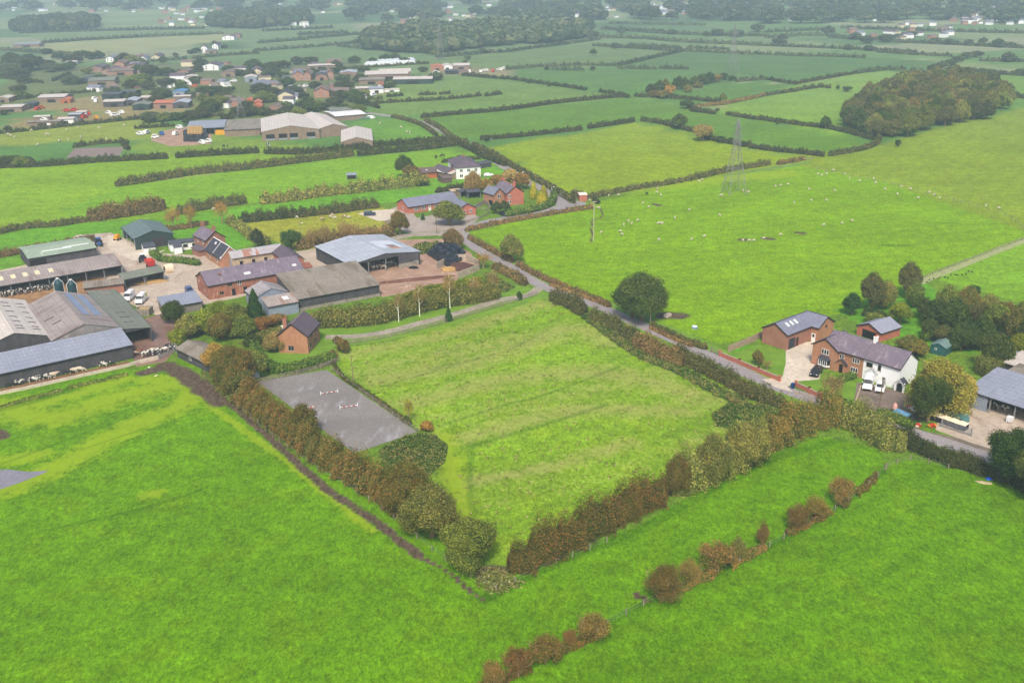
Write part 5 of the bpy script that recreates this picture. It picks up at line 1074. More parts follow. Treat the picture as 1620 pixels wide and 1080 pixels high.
bld('link_shed', 'small grey-green roofed shed joined behind the open cattle shed', (160, 489), (203, 480.5), (181, 458), 3.6, .9, BOARD, R_DGREEN, 'y', 'shed', rp=1, feats=[('light', 'E', .8, .4, 3, 2.2, R_ASB)])
bld('small_grey_shed', 'small shed with light blue-grey roof behind the dark green tree', (259, 487), (319, 477), (307, 461), 2.4, .7, mat('grey_sheet_wall', alb(150, 140, 132), alb(130, 120, 112), .6, 2), R_BLUE, 'x', 'shed', hc=3.1, rp=1)
bld('portable_cabin', 'small white cabin with blue-grey flat roof under the green barn', (226.8, 392), (245.9, 390.1), (240.1, 383.4), 2.4, .25, WHITE, R_DARK, 'x', 'cabin', ov=.12)
bld('white_bungalow', 'white mobile bungalow with dark flat roof beside the brick farmhouse', (268.7, 385.9), (312, 380.1), (308.5, 375.5), 2.7, .35, REND, R_DARK, 'x', 'house', feats=[('win', 'S', .55, 1, 1.5, .9, BLACK), ('win', 'S', .85, 1, 1, .9, BLACK)])
bld('bungalow_porch', 'little white gabled porch block of the mobile bungalow', (276, 392), (287.5, 390), (284, 385), 2.2, .7, REND, R_DARK, 'x', 'porch', ov=.2)
bld('brick_farmhouse', 'red brick farmhouse with purple slate roof and two tall brick chimneys', (309, 371), (323, 380.5), (350, 373.5), 4.8, 2.4, BRICK, SLATE, 'x', 'house', end=TILEB,
    feats=W2('E', .2, z=3, w=1.3) + W2('E', .62, z=3, w=1.0) + W2('S', .3, z=3, w=1, h=1.1) + W2('S', .72, z=3, w=1, h=1.1), chim=[(.06, .5, 1.3, BRICK), (.94, .5, 1.3, BRICK)])
bld('farmhouse_porch', 'low slate-roofed brick porch on the front of the red farmhouse', (305, 391.5), (312.5, 396.5), (322, 393), 2.2, 1.3, BRICK, SLATEP, 'x', 'porch', hip=True)
bld('brick_cottage_range', 'brick cottage wing with steep dark roof edged by white verges', (327.1, 393.1), (346.2, 408.8), (376, 402), 3.1, 3.2, BRICK2, SLATED, 'x', 'house', end=WHITE,
    feats=[('win', 'S', .25, .9, 1.1, 1.1), ('win', 'S', .72, .9, 1.3, 1.2), ('light', 'S', .5, .5, .25, 4.6, WHITE), ('light', 'S', .985, .5, .25, 5, WHITE), ('light', 'S', .3, .7, 1.2, .8, SKYL)])
bld('rusty_roofed_barn', 'cream stone barn with patchy rusty sheet roof', (368.2, 409.4), (447.6, 396), (439.6, 388.2), 3.4, 1.3, CREAM, R_RUST, 'x', 'barn', end=R_GREY, feats=[('open', 'S', q, 1.0, 1.0, 1.2) for q in (.16, .4, .64, .88)] + [('door', 'W', .5, 0, 2.6, 2.8, SHEETB)])
bld('long_brick_range', 'long brick range with purple slate roof and two small rooflights', (329, 452.5), (479.2, 424.7), (461, 410.3), 4.2, 2.6, OBRICK, SLATE, 'x', 'farmhouse',
    feats=[('win', 'S', .22, 2.9, 1.2, 1.0, TIMBER), ('win', 'S', .32, 2.9, 1.1, 1.1), ('door', 'S', .25, 0, 1, 2, BLACK), ('door', 'S', .37, 0, 1, 2, BLACK), ('win', 'S', .13, .9, 1.2, 1.0, TIMBER), ('light', 'S', .43, .35, 1.9, 1.0, SKYL), ('light', 'S', .93, .35, 1.2, .9, SKYL)], chim=[(.16, .3, -.9, TILEB)])
bld('slate_back_range', 'dark slate-roofed rear range joining the long brick one', (452, 414), (480, 409), (462, 393.5), 3.6, 1.8, OBRICK, SLATEP, 'y', 'outbuilding')
bld('grey_lean_to', 'pale grey sheet-roofed gabled lean-to between trees and asbestos barn', (402.7, 470.7), (456.2, 462), (436, 451.5), 3.5, 1.9, SHEETB, COR('streaked_pale_roof', alb(188, 180, 180), alb(168, 160, 162), alb(150, 144, 148), (.5, .65)), 'y', 'shed')
bld('blue_grey_store', 'blue-grey walled store with rusty pale roof at the foot of the asbestos barn', (424.7, 485.4), (471.5, 477), (460, 463), 3.2, .9, SHEETB, COR('brownish_pale_roof', alb(190, 176, 168), alb(170, 156, 148), alb(160, 128, 112), (.55, .65)), 'x', 'store', hc=4.1, rp=1, feats=[('light', 'S', .7, .55, 1.6, 2, SKYL)])
bld('asbestos_barn', 'large barn with mossy grey asbestos roof behind the tall hedge', (471.6, 474.5), (598.8, 449.6), (566, 411.5), 3.4, 2.6, BOARD, R_ASB, 'x', 'barn', hc=6.0, rp=1, base=(BLOCK, .9, 'S'))
gb = bld('grey_cattle_shed', 'big light grey cattle shed with a rusty roof patch and open front', (556, 420), (662, 397), (610.3, 369.2), 4.2, 1.5, BOARD, R_GREY, 'y', 'shed', opens='S',
    feats=[('panel', 'S', .83, 1.6, 7, 2.5, BOARD), ('panel', 'S', .83, 0, 7, 1.5, BLOCK), ('panel', 'S', .93, 1.4, 1.6, .3, R_RUST), ('light', 'E', .3, .45, 5.5, 3.2, mat('rust_patch', alb(176, 124, 100), alb(190, 150, 130), .8, 3)), ('light', 'E', .45, .5, 9, 7.5, mat('newer_sheets', alb(202, 208, 218), alb(192, 198, 210), .3, 1.5, stripe=('X', 1.1, .12)))])
bld('brick_hovel', 'little roofless-looking red brick hovel at the end of the long range', (478.5, 425), (493, 421.5), (496, 413), 2.0, .7, BRICK, mat('red_tile', alb(168, 104, 84), alb(150, 92, 76), .6, 2.4), 'x', 'outbuilding')
bld('brick_cottage', 'two-storey orange brick cottage with dark slate roof and pale verge near the arena', (439.6, 529.6), (485.2, 531.9), (500.7, 510.7), 4.6, 3.0, BRICK2, SLATEP, 'y', 'cottage', end=GTIM,
    feats=[('win', 'S', .42, .7, 1.4, 1.3, GTIM), ('win', 'E', .2, .8, 1.2, 1.2, GTIM), ('win', 'E', .62, .8, 1.2, 1.2, GTIM), ('win', 'E', .35, 3.0, 1.1, 1.0, GTIM), ('win', 'E', .75, 3.0, 1.1, 1.0, GTIM)], chim=[(.3, .85, .0, BRICK)])
bld('timber_shed', 'low dark shed with grey corrugated roof half hidden by orange trees', (287, 549), (332, 583), (362, 566), 2.3, 1.1, BOARD, R_ASB, 'x', 'shed', feats=[('win', 'S', .35, .9, 1.2, .8)])
b = MB(); p0, p1 = G(334, 588), G(354, 618); ln = np.linalg.norm(p1 - p0); b.box(0, 0, 0, ln, .22, 1.5); b.box(-.02, -.03, 1.5, ln + .02, .25, 1.58)
tag(b.build('block_wall', BLOCK, loc=(*p0, 0), rz=math.atan2(*(p1 - p0)[::-1])), 'grey concrete block wall between the cattle track and the orange trees', 'wall')
# dairy sheds further off
bld('dairy_shed', 'wide pale-roofed dairy shed with brown boarded gable and three big openings', (413.9, 209), (505, 204.5), (495, 184), 4.8, 2.6, BOARDB, R_PALE, 'y', 'shed', feats=[('open', 'S', q, 1.2, 4.4, 2.2) for q in (.14, .36, .55, .85)] + [('panel', 'S', q, .2, 4.4, 1.0, STEEL) for q in (.14, .36, .55, .85)])
bld('dairy_shed', 'second pale-roofed dairy shed joined on the right of the widest one', (505.5, 204.6), (549, 200), (532, 179.5), 4.6, 2.0, BOARDB, R_PALE, 'y', 'shed')
bld('dairy_shed', 'separate pale-roofed shed standing forward on the right of the dairy group', (540.2, 224), (589.3, 223.1), (574.5, 205.6), 3.8, 2.0, BOARDB, R_PALE, 'y', 'shed', feats=[('open', 'S', .75, 0, 4, 2.2)])
bld('long_grey_shed', 'low grey-roofed shed behind the black bale stack', (295, 204), (354, 202), (353, 190), 3.6, .8, BOARD, R_BLUE, 'x', 'shed', hc=4.4, rp=1, opens='S')
bld('long_brown_shed', 'low brown-roofed shed left of the dairy sheds', (355, 206), (411, 204), (410, 188), 3.6, .8, BOARDB, R_ASB, 'x', 'shed', hc=4.4, rp=1)
bld('site_shed', 'dark flat-roofed shed behind the dairy sheds', (524, 177), (566, 174), (562, 168), 3.4, .5, SHEETG, R_DGREEN, 'x', 'shed')
bld('site_shed', 'white-roofed low shed on the building plot behind the dairy', (532, 185), (578, 180), (566, 172), 2.8, .7, BOARDB, mat('white_sheet', alb(228, 226, 226), alb(210, 208, 210), .4, 2), 'x', 'shed')
# ------------------------------------------------------------------ houses at the road bend
bld('brick_bungalow', 'long red brick bungalow with blue slate roof behind the spreading tree', (646.7, 328), (724, 315), (708, 307.5), 2.6, 2.1, BRICK3, SLATEB, 'x', 'bungalow', feats=W2('S', .16, .3, z=.9, w=1.9) + [('door', 'S', .42, 0, 1, 2.1, WHITE)] + W2('S', .55, .7, z=.9, w=1.6) + [('win', 'W', .5, .9, 1.2, 1.1)])
bld('bungalow_wing', 'front wing of the long red brick bungalow with its own slate gable', (726, 332), (752, 327.5), (733, 313), 2.6, 1.8, BRICK3, SLATEB, 'y', 'bungalow', feats=W2('S', .3, z=.9, w=1.4) + W2('S', .7, z=.9, w=1))
bld('brick_house', 'left half of the two-part brick house, orange brick with slate roof', (764.6, 303.3), (781.3, 308), (798, 305), 4.6, 2.0, BRICK2, SLATEB, 'x', 'house', feats=[('open', 'S', .7, 0, 2.2, 2.1), ('win', 'E', .5, 2.8, 1.4, 1.6)])
bld('brick_house', 'right half of the two-part brick house, red brick with tall chimney', (784, 296), (800.2, 306.5), (825.2, 302.8), 4.7, 2.5, BRICK3, SLATE, 'x', 'house', end=POT, feats=[('win', 'E', .15, 3, 1.2, 1.2), ('win', 'E', .15, .8, 1.2, 1.2)], chim=[(.97, .45, 1.6, BRICK3), (.05, .5, .8, BRICK3)])
bld('hipped_house', 'white-fronted house with purple hipped roof and central chimney', (722, 266), (760, 263), (748, 250), 4.9, 2.7, REND, SLATEP, 'x', 'house', hip=True, feats=W2('S', .2, .5, .8, z=3, w=1.3) + W2('S', .2, .8, z=.8, w=1.4) + [('panel', 'W', .5, 0, 6, 4.7, BRICK)], chim=[(.5, .5, .6, BRICK)])
bld('house_extension', 'small brick extension at the left of the hipped house', (708, 273), (724, 270), (716, 261), 2.8, 1.3, BRICK, SLATEP, 'y', 'extension')
bld('orange_outbuilding', 'orange timber outbuilding with brown roof beside the big dark tree', (657.8, 274.5), (691, 272), (688, 265.5), 2.5, 1.2, ORANGEW, TILEB, 'x', 'outbuilding', feats=[('light', 'S', .55, .5, .8, .6, SKYL)])
bld('pale_outbuilding', 'pale-roofed outbuilding between the orange one and the hipped house', (690, 270), (712, 276), (716, 269), 2.4, .8, BOARDB, R_PALE, 'x', 'outbuilding')
bld('garden_shed', 'small brown garden shed below the pale outbuilding', (702, 283), (714, 281), (710, 276.5), 2.0, .7, mat('brown_boarding', alb(138, 116, 104), alb(118, 98, 88), .8, 3, stripe=('X', 3, .3)), TILEB, 'x', 'shed')
bld('carport', 'dark flat-roofed carport behind the bungalow', (740, 305), (760, 303), (756, 297), 2.5, .4, BOARD, R_DARK, 'x', 'carport', opens='S')
bld('summer_house', 'low shed with sandy flat roof at the back of the bungalow', (715, 303), (729, 301), (726, 298), 2.2, .3, BOARDB, mat('sandy_roof', alb(204, 180, 150), alb(188, 164, 136), .6, 2), 'x', 'shed')
bld('garden_room', 'flat dark-roofed garden shed with pale panels next to the sandy-roofed one', (729, 304), (743, 301), (739, 297), 2.3, .3, BOARDB, R_DARK, 'x', 'shed', opens='S')
bld('greenhouse_shed', 'long dark greenhouse-like shed right of the hipped house', (757, 261), (776, 257), (772, 253), 2.0, .5, BOARD, R_DARK, 'x', 'shed')
bld('brick_hut', 'little red brick hut with white flat roof at the road bend', (917, 309), (929, 308.5), (926, 304.5), 2.4, .2, BRICK3, mat('white_flat_roof', alb(236, 220, 208), alb(222, 206, 196), 1, 3), 'x', 'hut', ov=.2)
bld('field_shelter', 'tiny blue-roofed field shelter in the strip field', (548.5, 277.5), (563.5, 277), (562.5, 273.5), 2.0, .3, GTIM, R_BLUE, 'x', 'shelter', hc=2.3, rp=1, opens='S')
# ------------------------------------------------------------------ houses on the right
bld('brick_annex', 'brick annex wing with blue slate roof, three rooflights and a garage door', (1206.2, 517.6), (1246, 529.3), (1294, 511.5), 4.0, 2.0, BRICK, SLATEB, 'y', 'annex', end=SLATED,
    feats=[('light', 'E', q, .6, .8, 1.3, SKYL) for q in (.24, .38, .52)] + [('door', 'E', .18, 0, 2.5, 2.6, mat('charcoal_door', alb(74, 76, 84), alb(62, 64, 72), 1, 3)), ('door', 'E', .36, 0, 1.0, 2.3, mat('brown_door', alb(104, 70, 60), alb(90, 60, 52), 1, 3))])
bld('annex_cross_wing', 'cross wing of the brick annex with gable towards the garden', (1263, 509), (1296, 518), (1320.8, 508.5), 4.0, 2.05, BRICK2, SLATEB, 'x', 'annex', end=SLATED, feats=[('door', 'S', .78, 0, 1.1, 2.2, WHITE), ('win', 'E', .5, 3.2, .6, .7, BLACK)])
bld('garden_garage', 'detached brick garage with smooth grey-blue roof and open dark doorway', (1357.9, 514), (1392, 527.3), (1420, 516), 2.4, 1.5, BRICK3, mat('smooth_slate', alb(156, 158, 172), alb(148, 150, 166), .6, 2, stripe=('X', 2, .1)), 'y', 'garage', feats=[('open', 'S', .56, .02, 4.4, 2.0)])
hs = bld('brick_semi', 'brick half of the pair of houses, purple slate roof, white windows', (1304, 546.7), (1366.7, 565.3), (1395, 551), 5.0, 2.7, BRICK2, SLATE, 'x', 'house',
    feats=W2('S', .47, z=3.1, w=1.1, h=1.1) + W2('S', .82, z=3.1, w=1.7, h=1.1) + W2('S', .80, z=.9, w=1.7, h=1.1))
bld('brick_gable_wing', 'projecting brick gable wing of the brick house with slate bay window', (1285.8, 543.2), (1326, 555), (1356, 543), 5.0, 2.1, BRICK2, SLATE, 'y', 'house', end=SLATED, feats=W2('S', .52, z=3.3, w=1.9, h=1.2))
bld('white_semi', 'white rendered half of the pair of houses, purple slate roof', (1367, 565.5), (1424.6, 582.6), (1453, 568.6), 4.98, 2.68, REND, SLATE, 'x', 'house',
    feats=[('win', 'S', .17, 3.2, 1.5, 1.0, BLACK), ('win', 'S', .45, 3.0, .8, 1.4, GTIM), ('win', 'S', .60, .9, .7, .9, GTIM)], chim=[(.02, .52, 1.2, REND)])
# bay window and porches
bt = rect((1285.8, 543.2), (1326, 555), (1356, 543), 5.0)
A, B, ang, w_, d_ = bt; o = empty('bay_window', (*(A + (B - A) * .52), 0), ang); tag(o, 'white bay window with small slate roof on the brick gable', 'bay window')
b = MB(); b.extr([(-1.5, 0), (-1.1, -.8), (1.1, -.8), (1.5, 0)], .55, .95); b.build('apron', WHITE, o)
b = MB(); b.extr([(-1.45, 0), (-1.05, -.76), (1.05, -.76), (1.45, 0)], .95, 2.2); fr = b.build('glazing', GLASS, o)
b = MB()
for x in (-1.08, -.54, 0, .54, 1.08): b.box(x - .06, -.84, .95, x + .06, -.765, 2.2)
b.box(-1.2, -.84, 2.08, 1.2, -.766, 2.22); b.build('mullion', WHITE, fr)
b = MB(); v = [(-1.7, 0, 2.22), (-1.2, -1.0, 2.22), (1.2, -1.0, 2.22), (1.7, 0, 2.22), (-1.0, 0, 2.95), (1.0, 0, 2.95)]; b.add(v, [(0, 1, 4), (1, 2, 5, 4), (2, 3, 5), (3, 2, 1, 0), (0, 4, 5, 3)]); b.build('roof', SLATED, o)
def porch(label, x, y, ang, w, d, he, hr, wall, roof, arch=False):
    p = G(x, y); r = empty('porch', (*p, 0), ang); tag(r, label, 'porch')
    b = MB()
    if arch:
        for s in (-1, 1): b.box(s * w / 2 - .18, -.0, 0, s * w / 2 + .18, .35, he)
        b.box(-w / 2 + .18, .02, he - .35, w / 2 - .18, .3, he); b.prism([(0, he), (w / 2 + .18, he), (w / 2 + .18, he + .02), (w, he)], 0, .01)
        b.prism([(-w / 2 - .18, he + .001), (w / 2 + .18, he + .001), (0, he + hr)], .02, .3, 0, 'y')
    else:
        b.box(-w / 2, 0, 0, w / 2, d, he); b.prism([(-w / 2, he + .001), (w / 2, he + .001), (0, he + hr)], 0, d, 0, 'y')
    b.build('wall', wall, r)
    b = MB(); o_ = .3; sl = hr / (w / 2); b.prism([(-w / 2 - o_, he - o_ * sl + .02), (0, he + hr + .02), (w / 2 + o_, he - o_ * sl + .02), (w / 2 + o_, he - o_ * sl + .14), (0, he + hr + .14), (-w / 2 - o_, he - o_ * sl + .14)], -.3, d, 0, 'y'); b.build('roof', roof, r)
    b = MB(); b.prism([(-w / 2 - o_, he - o_ * sl - .02), (0, he + hr - .02), (w / 2 + o_, he - o_ * sl - .02), (w / 2 + o_, he - o_ * sl + .12), (0, he + hr + .12), (-w / 2 - o_, he - o_ * sl + .12)], -.37, -.302, 0, 'y'); b.build('bargeboard', WHITE if arch else SLATED, r)
    b = MB(); b.box(-.45, -.04, 0, .45, .05 if not arch else .28, 2.0); b.build('door', DARKM, r)
an = hs[3]
porch('small brick porch with slate gable and dark door on the brick house', 1329.5, 589, an, 2.3, 2.6, 2.2, 1.1, BRICK2, SLATED)
porch('white timber porch with purple gable behind the white van', 1378, 602.5, an, 2.3, 1.6, 2.2, 1.0, REND, SLATEP, True)
porch('white arched porch at the right end of the white house', 1421.5, 619.5, an, 1.9, 1.6, 2.0, .9, REND, SLATED, True)
bld('teal_shed', 'teal timber garden shed with pale green felt roof', (1473.3, 545), (1496, 551), (1506, 543.5), 2.1, .8, mat('teal_boards', alb(56, 116, 112), alb(48, 102, 100), 1, 3, stripe=('X', 3, .25)), R_TEAL, 'y', 'shed', feats=[('win', 'S', .35, 1.1, .5, .5)])
bld('slatted_shed', 'dark brown slatted timber shelter under the trees', (1513, 537), (1530, 540), (1538, 533), 2.0, .8, mat('rust_boards', alb(130, 84, 70), alb(100, 64, 54), 1, 3, stripe=('X', 1.6, .6)), TILEB, 'x', 'shelter')
cs = bld('open_cattle_barn', 'large open-fronted cattle barn with smooth blue-grey roof at the right edge', (1530, 616), (1690, 668), (1735, 628), 3.5, 1.4, BOARD, R_BLUE, 'x', 'barn', hc=4.9, rp=1, opens='S', feats=[('panel', 'S', .10, 0, 5.2, 3.3, SHEETB)])
bld('back_shed', 'pale-roofed low shed behind the cattle barn at the right edge', (1588, 573), (1650, 592), (1680, 574), 3.0, .8, BOARD, R_PALE, 'x', 'shed', hc=3.8, rp=1)
bld('back_shed', 'grey-roofed shed between the pale shed and the cattle barn', (1586, 592), (1650, 612), (1680, 596), 3.0, .8, BOARD, R_ASB, 'x', 'shed', hc=3.8, rp=1)
bld('far_right_shed', 'small dark shed at the right edge above the pale shed', (1600, 557), (1650, 570), (1665, 560), 2.8, .6, BOARD, R_BLUE, 'x', 'shed')

# ------------------------------------------------------------------ village and farms in the upper left (small in the picture)
FB = mat('faded_brick', alb(172, 136, 118), alb(154, 120, 104), .5, 3)
WC = dict(w=REND, c=mat('cream_render', alb(226, 214, 180), alb(210, 198, 166), .5, 2), b=FB, d=BOARD, g=SHEETG, n=BOARDB, o=mat('faded_orange_brick', alb(190, 140, 116), alb(172, 124, 102), .5, 3), l=SHEETB, or_=ORANGEW)
RC = dict(s=SLATEP, d=SLATED, b=SLATEB, p=R_PALE, a=R_ASB, g=R_GREY, k=R_DARK, t=mat('faded_tile', alb(140, 122, 116), alb(126, 110, 106), .5, 2.2), r=mat('terracotta_roof', alb(206, 128, 100), alb(186, 112, 88), .5, 2), y=mat('sky_blue_roof', alb(92, 148, 196), alb(84, 136, 184), .5, 2), l=R_BLUE, e=R_DGREEN)
vb = [ # x, y (foot of the front left corner), width px, depth px up, skew px, eave m, rise m, wall, roof, label
 (0, 178, 34, 8, 6, 3, .8, 'n', 'p', 'low pale-roofed shed at the left edge of the village'), (-6, 163, 20, 6, 3, 3, .8, 'n', 'p', 'small white-roofed shed at the far left edge'), (36, 172, 18, 5, 3, 3, .6, 'g', 'k', 'dark teal container-like shed left of the red machines'), (60, 163, 42, 9, -4, 3.4, 1, 'n', 'p', 'long grey-white roofed shed beside the red clutter'), (97, 164, 14, 5, -2, 2.6, .5, 'or_', 'r', 'tiny red-fronted lean-to on the grey-white shed'),
 (162, 158, 28, 7, 4, 3.4, .8, 'g', 'k', 'dark blue-black shed in the machinery yard'), (190, 154, 24, 6, 4, 3.2, .8, 'g', 'k', 'second dark shed right of the blue-black one'), (164, 170, 32, 7, 6, 3.4, .8, 'd', 'p', 'white-roofed shed in the middle of the machinery yard'), (196, 168, 20, 8, 5, 3.2, .8, 'd', 'g', 'narrow grey-roofed shed in the machinery yard'), (210, 175, 26, 8, 6, 3.2, .9, 'g', 'e', 'green-grey roofed shed in the machinery yard'), (222, 162, 22, 5, 5, 3, .8, 'n', 'p', 'pale shed at the back right of the machinery yard'),
 (243, 172, 31, 8, -4, 3.4, 1, 'b', 'r', 'shed with bright terracotta roof'), (274, 172, 24, 8, -2, 3.4, 1, 'd', 'g', 'pale metal shed joined to the terracotta-roofed one'), (272, 153, 20, 6, 2, 3.2, .7, 'l', 'y', 'shed with sky-blue roof among trees'), (275, 159, 26, 4, 4, 2.4, .5, 'n', 'p', 'low white-roofed strip shed below the sky-blue roof'),
 (142, 115, 20, 8, 3, 4, 1.5, 'b', 's', 'purple-roofed farm building left end of the old farm'), (162, 119, 18, 8, -3, 4, 1.5, 'b', 's', 'purple-roofed barn in the middle of the old farm'), (181, 110, 16, 8, 2, 5, 2, 'o', 't', 'red brick farmhouse of the old farm'), (172, 120, 38, 7, 6, 3.6, 1.4, 'b', 't', 'long brown-red roofed range of the old farm'), (200, 112, 24, 7, 3, 4, 1.5, 'b', 's', 'right-hand purple barn of the old farm'),
 (140, 136, 40, 9, -6, 3.5, 1.3, 'n', 'e', 'green-brown roofed barn below the old farm'), (122, 133, 22, 7, 4, 3.2, 1, 'g', 'k', 'dark shed left of the green-brown barn'), (102, 104, 17, 4, 3, 2.6, .6, 'w', 'p', 'white mobile home beside the round tree'), (168, 99, 12, 5, 2, 4, 1.6, 'w', 'b', 'white house left of the hedge trees'), (211, 99, 11, 6, 2, 4, 1.8, 'c', 't', 'cream house behind the hedge, left one'), (222, 99, 9, 5, 2, 4, 1.6, 'w', 'b', 'white house between two others behind the hedge'), (240, 97, 13, 6, -3, 4, 1.8, 'c', 's', 'cream gabled house by the hedge, right one'),
 (318, 84, 10, 6, 2, 5, 2, 'w', 't', 'white gabled house far off on the field edge'), (336, 79, 9, 5, 2, 4.5, 2, 'w', 's', 'second white gabled house far off'), (326, 85, 16, 3, 2, 2.6, .8, 'n', 'b', 'low grey outbuilding between the far white houses'), (352, 64, 18, 5, 4, 4, 1.5, 'w', 't', 'hazy pink and white farmhouse'), (366, 61, 14, 4, 2, 4, 1.5, 'b', 't', 'hazy red barn beside the far farmhouse'), (280, 121, 18, 6, 3, 3.6, 1.5, 'b', 't', 'brick building behind the roundabout of trees'), (320, 112, 26, 7, -4, 4, 2, 'w', 's', 'white-walled house with dark hipped roof'), (285, 133, 18, 6, 3, 2.6, 1, 'w', 'p', 'white caravan-like shed in the yard by the trees'), (292, 128, 20, 5, 4, 2.6, .8, 'n', 'p', 'pale roofed yard shed next to the caravan-like one'),
 (350, 122, 22, 7, 8, 3.4, 1.2, 'n', 't', 'long tan-roofed shed beside the white-walled house'), (400, 122, 14, 8, 3, 4.6, 2, 'c', 's', 'tall cream house at the left of the estate'), (396, 145, 30, 10, -6, 4.4, 1.6, 'g', 'b', 'grey-blue clad workshop of the estate'), (388, 130, 18, 6, 4, 3.2, 1, 'l', 'p', 'small white-blue office beside the workshop'), (420, 140, 24, 8, 4, 3.6, 1.2, 'w', 'b', 'white building with slate roof in the estate'), (440, 160, 24, 9, 12, 3.6, 2.2, 'c', 'd', 'cream gabled house with dark roof and rooflights'), (462, 128, 20, 9, -5, 4.6, 2.2, 'o', 'b', 'red brick house with slate roof in the estate'), (480, 128, 12, 8, 3, 4.6, 2.2, 'o', 't', 'second red brick house joined on the right'), (500, 128, 18, 6, 3, 3.6, 1.4, 'b', 'd', 'dark roofed brick house behind the estate'), (518, 126, 10, 7, 2, 5, 1.8, 'o', 't', 'narrow tall brick house in the estate'), (497, 155, 24, 9, -5, 4.4, 2.2, 'o', 't', 'red brick house with brown roof in front of the trees'),
 (423, 180, 22, 7, 4, 3.6, 1.6, 'b', 't', 'brown roofed brick building behind the dairy shed'), (390, 166, 10, 5, 2, 3, 1, 'or_', 'r', 'small orange-fronted store at the left of the pylon'), (402, 170, 12, 5, 2, 3, 1, 'or_', 'r', 'orange-roofed store right of the pylon'), (402, 176, 12, 5, 2, 3, 1, 'or_', 'r', 'lower orange shed beside the dairy track'),
 (488, 110, 42, 4, 6, 2.8, .7, 'n', 'p', 'row of white poly tunnels, left part'), (538, 122, 26, 6, 4, 3.2, .9, 'n', 'g', 'grey shed left of the big far sheds'), (578, 128, 68, 11, 3, 4.4, 1.5, 'n', 'p', 'largest pale far shed with long roof'), (600, 126, 50, 7, 3, 5.2, 1.5, 'n', 'p', 'second long pale far shed behind the largest one'), (622, 134, 62, 7, -4, 3.6, 1.0, 'g', 'p', 'low pale far shed with dark wall'), (568, 134, 40, 6, 0, 3.2, 1.0, 'n', 'a', 'grey-brown low far shed in front'), (563, 147, 26, 5, 5, 2.8, .8, 'n', 'p', 'pale low sheds in the nursery yard'), (585, 148, 22, 5, -3, 3, 1, 'w', 'l', 'light blue-roofed nursery building'), (597, 145, 8, 6, 1, 4, 1.4, 'c', 'r', 'pink-fronted small nursery house'), (608, 146, 24, 2.5, 1, 1.6, .4, 'w', 'p', 'low white polytunnel in the nursery yard'),
 (682, 112, 20, 5, 2, 3, 1, 'o', 'r', 'red-roofed stall in the far scrapyard'), (700, 111, 16, 5, 2, 3, 1, 'w', 'p', 'white shed in the far scrapyard'), (717, 111, 26, 5, 3, 3.4, 1.2, 'n', 'p', 'pale barrel-roofed shed in the far scrapyard'), (704, 118, 22, 4, 2, 2.6, .8, 'g', 'k', 'dark low shed in the far scrapyard'), (726, 119, 16, 4, 2, 2.6, .8, 'n', 't', 'brown low shed in the far scrapyard'),
 (54, 192, 24, 4, 4, 2.4, .5, 'n', 'p', 'pale lorry-like body in the caravan yard'), (92, 196, 24, 5, 2, 2.6, .6, 'w', 'p', 'white shed at the right of the caravan yard'), (108, 188, 20, 4, 3, 2.4, .5, 'd', 'g', 'grey shed behind the caravan yard'), (44, 200, 50, 4, 2, 2.2, .5, 'n', 'a', 'long brown low shed of the caravan yard'), (120, 184, 16, 4, 3, 2.4, .5, 'w', 'p', 'small white cabin behind the caravan yard'), (22, 76, 38, 5, -2, 3.4, 1, 'n', 'l', 'long pale shed in the haze on the left'), (440, 41, 14, 3, 2, 4, 1, 'w', 'p', 'left white block in the haze beyond the fields'), (457, 41, 12, 3, 2, 4, 1, 'w', 'p', 'middle white block in the haze beyond the fields'), (474, 41, 14, 3, 2, 4, 1, 'w', 'p', 'right white block in the haze beyond the fields'), (480, 46, 10, 2, 2, 3, 1, 'w', 'p', 'lower white block in the haze beyond the fields')]
for x, y, wp, dp, sk_, he, hr, wc, rc, lb in vb:
    p = G(x, y); s = ppm(p); w = wp / s; q = G(x + wp, y - abs(wp) * .03) - p; ang = math.atan2(q[1], q[0]) + rs.uniform(-.12, .12)
    d = max(3.5, min(22, abs(G(x, y - dp * .62)[1] - p[1])))
    ft = [('win', 'S', k_, .9, 1.2, 1.2) for k_ in (.25, .7)] if wc in 'wcbo' and he >= 4 else [('open', 'S', .5, 0, w * .3, he * .6)]
    if wc in 'wcbo' and he >= 4: ft += [('win', 'S', k_, 3.0 if he > 4.3 else 2.7, 1.2, 1.0) for k_ in (.25, .7)]
    bld('house' if he >= 4 and wc in 'wcbo' else 'shed', lb, None, None, None, he, hr, WC[wc], RC[rc], 'x' if w > d * .8 else 'y', 'house' if he >= 4 and wc in 'wcbo' else 'shed', feats=ft, dims=(p, ang, w, d),
        chim=[(.1, .5, .8, BRICK)] if wc in 'wcbo' and he >= 4 else ())
# polytunnels
for i in range(12):
    x = 582 + i * 6.2; p = G(x, 104 - i * .3); b = MB(); n = 8; r_ = 3.6
    prof = [(r_ * math.cos(math.pi * k / n), 3.2 * math.sin(math.pi * k / n)) for k in range(n + 1)]; b.prism(prof, 0, 22, 0, 'y'); o = b.build('polytunnel', mat('polythene', alb(226, 230, 234), alb(210, 214, 220), .5, 2, rough=.4), loc=(*p, 0), rz=rs.uniform(-.05, .05))
    tag(o, 'white polytunnel in the long row in front of the far wood, one of many alike', 'polytunnel', 'polytunnels in front of the far wood')
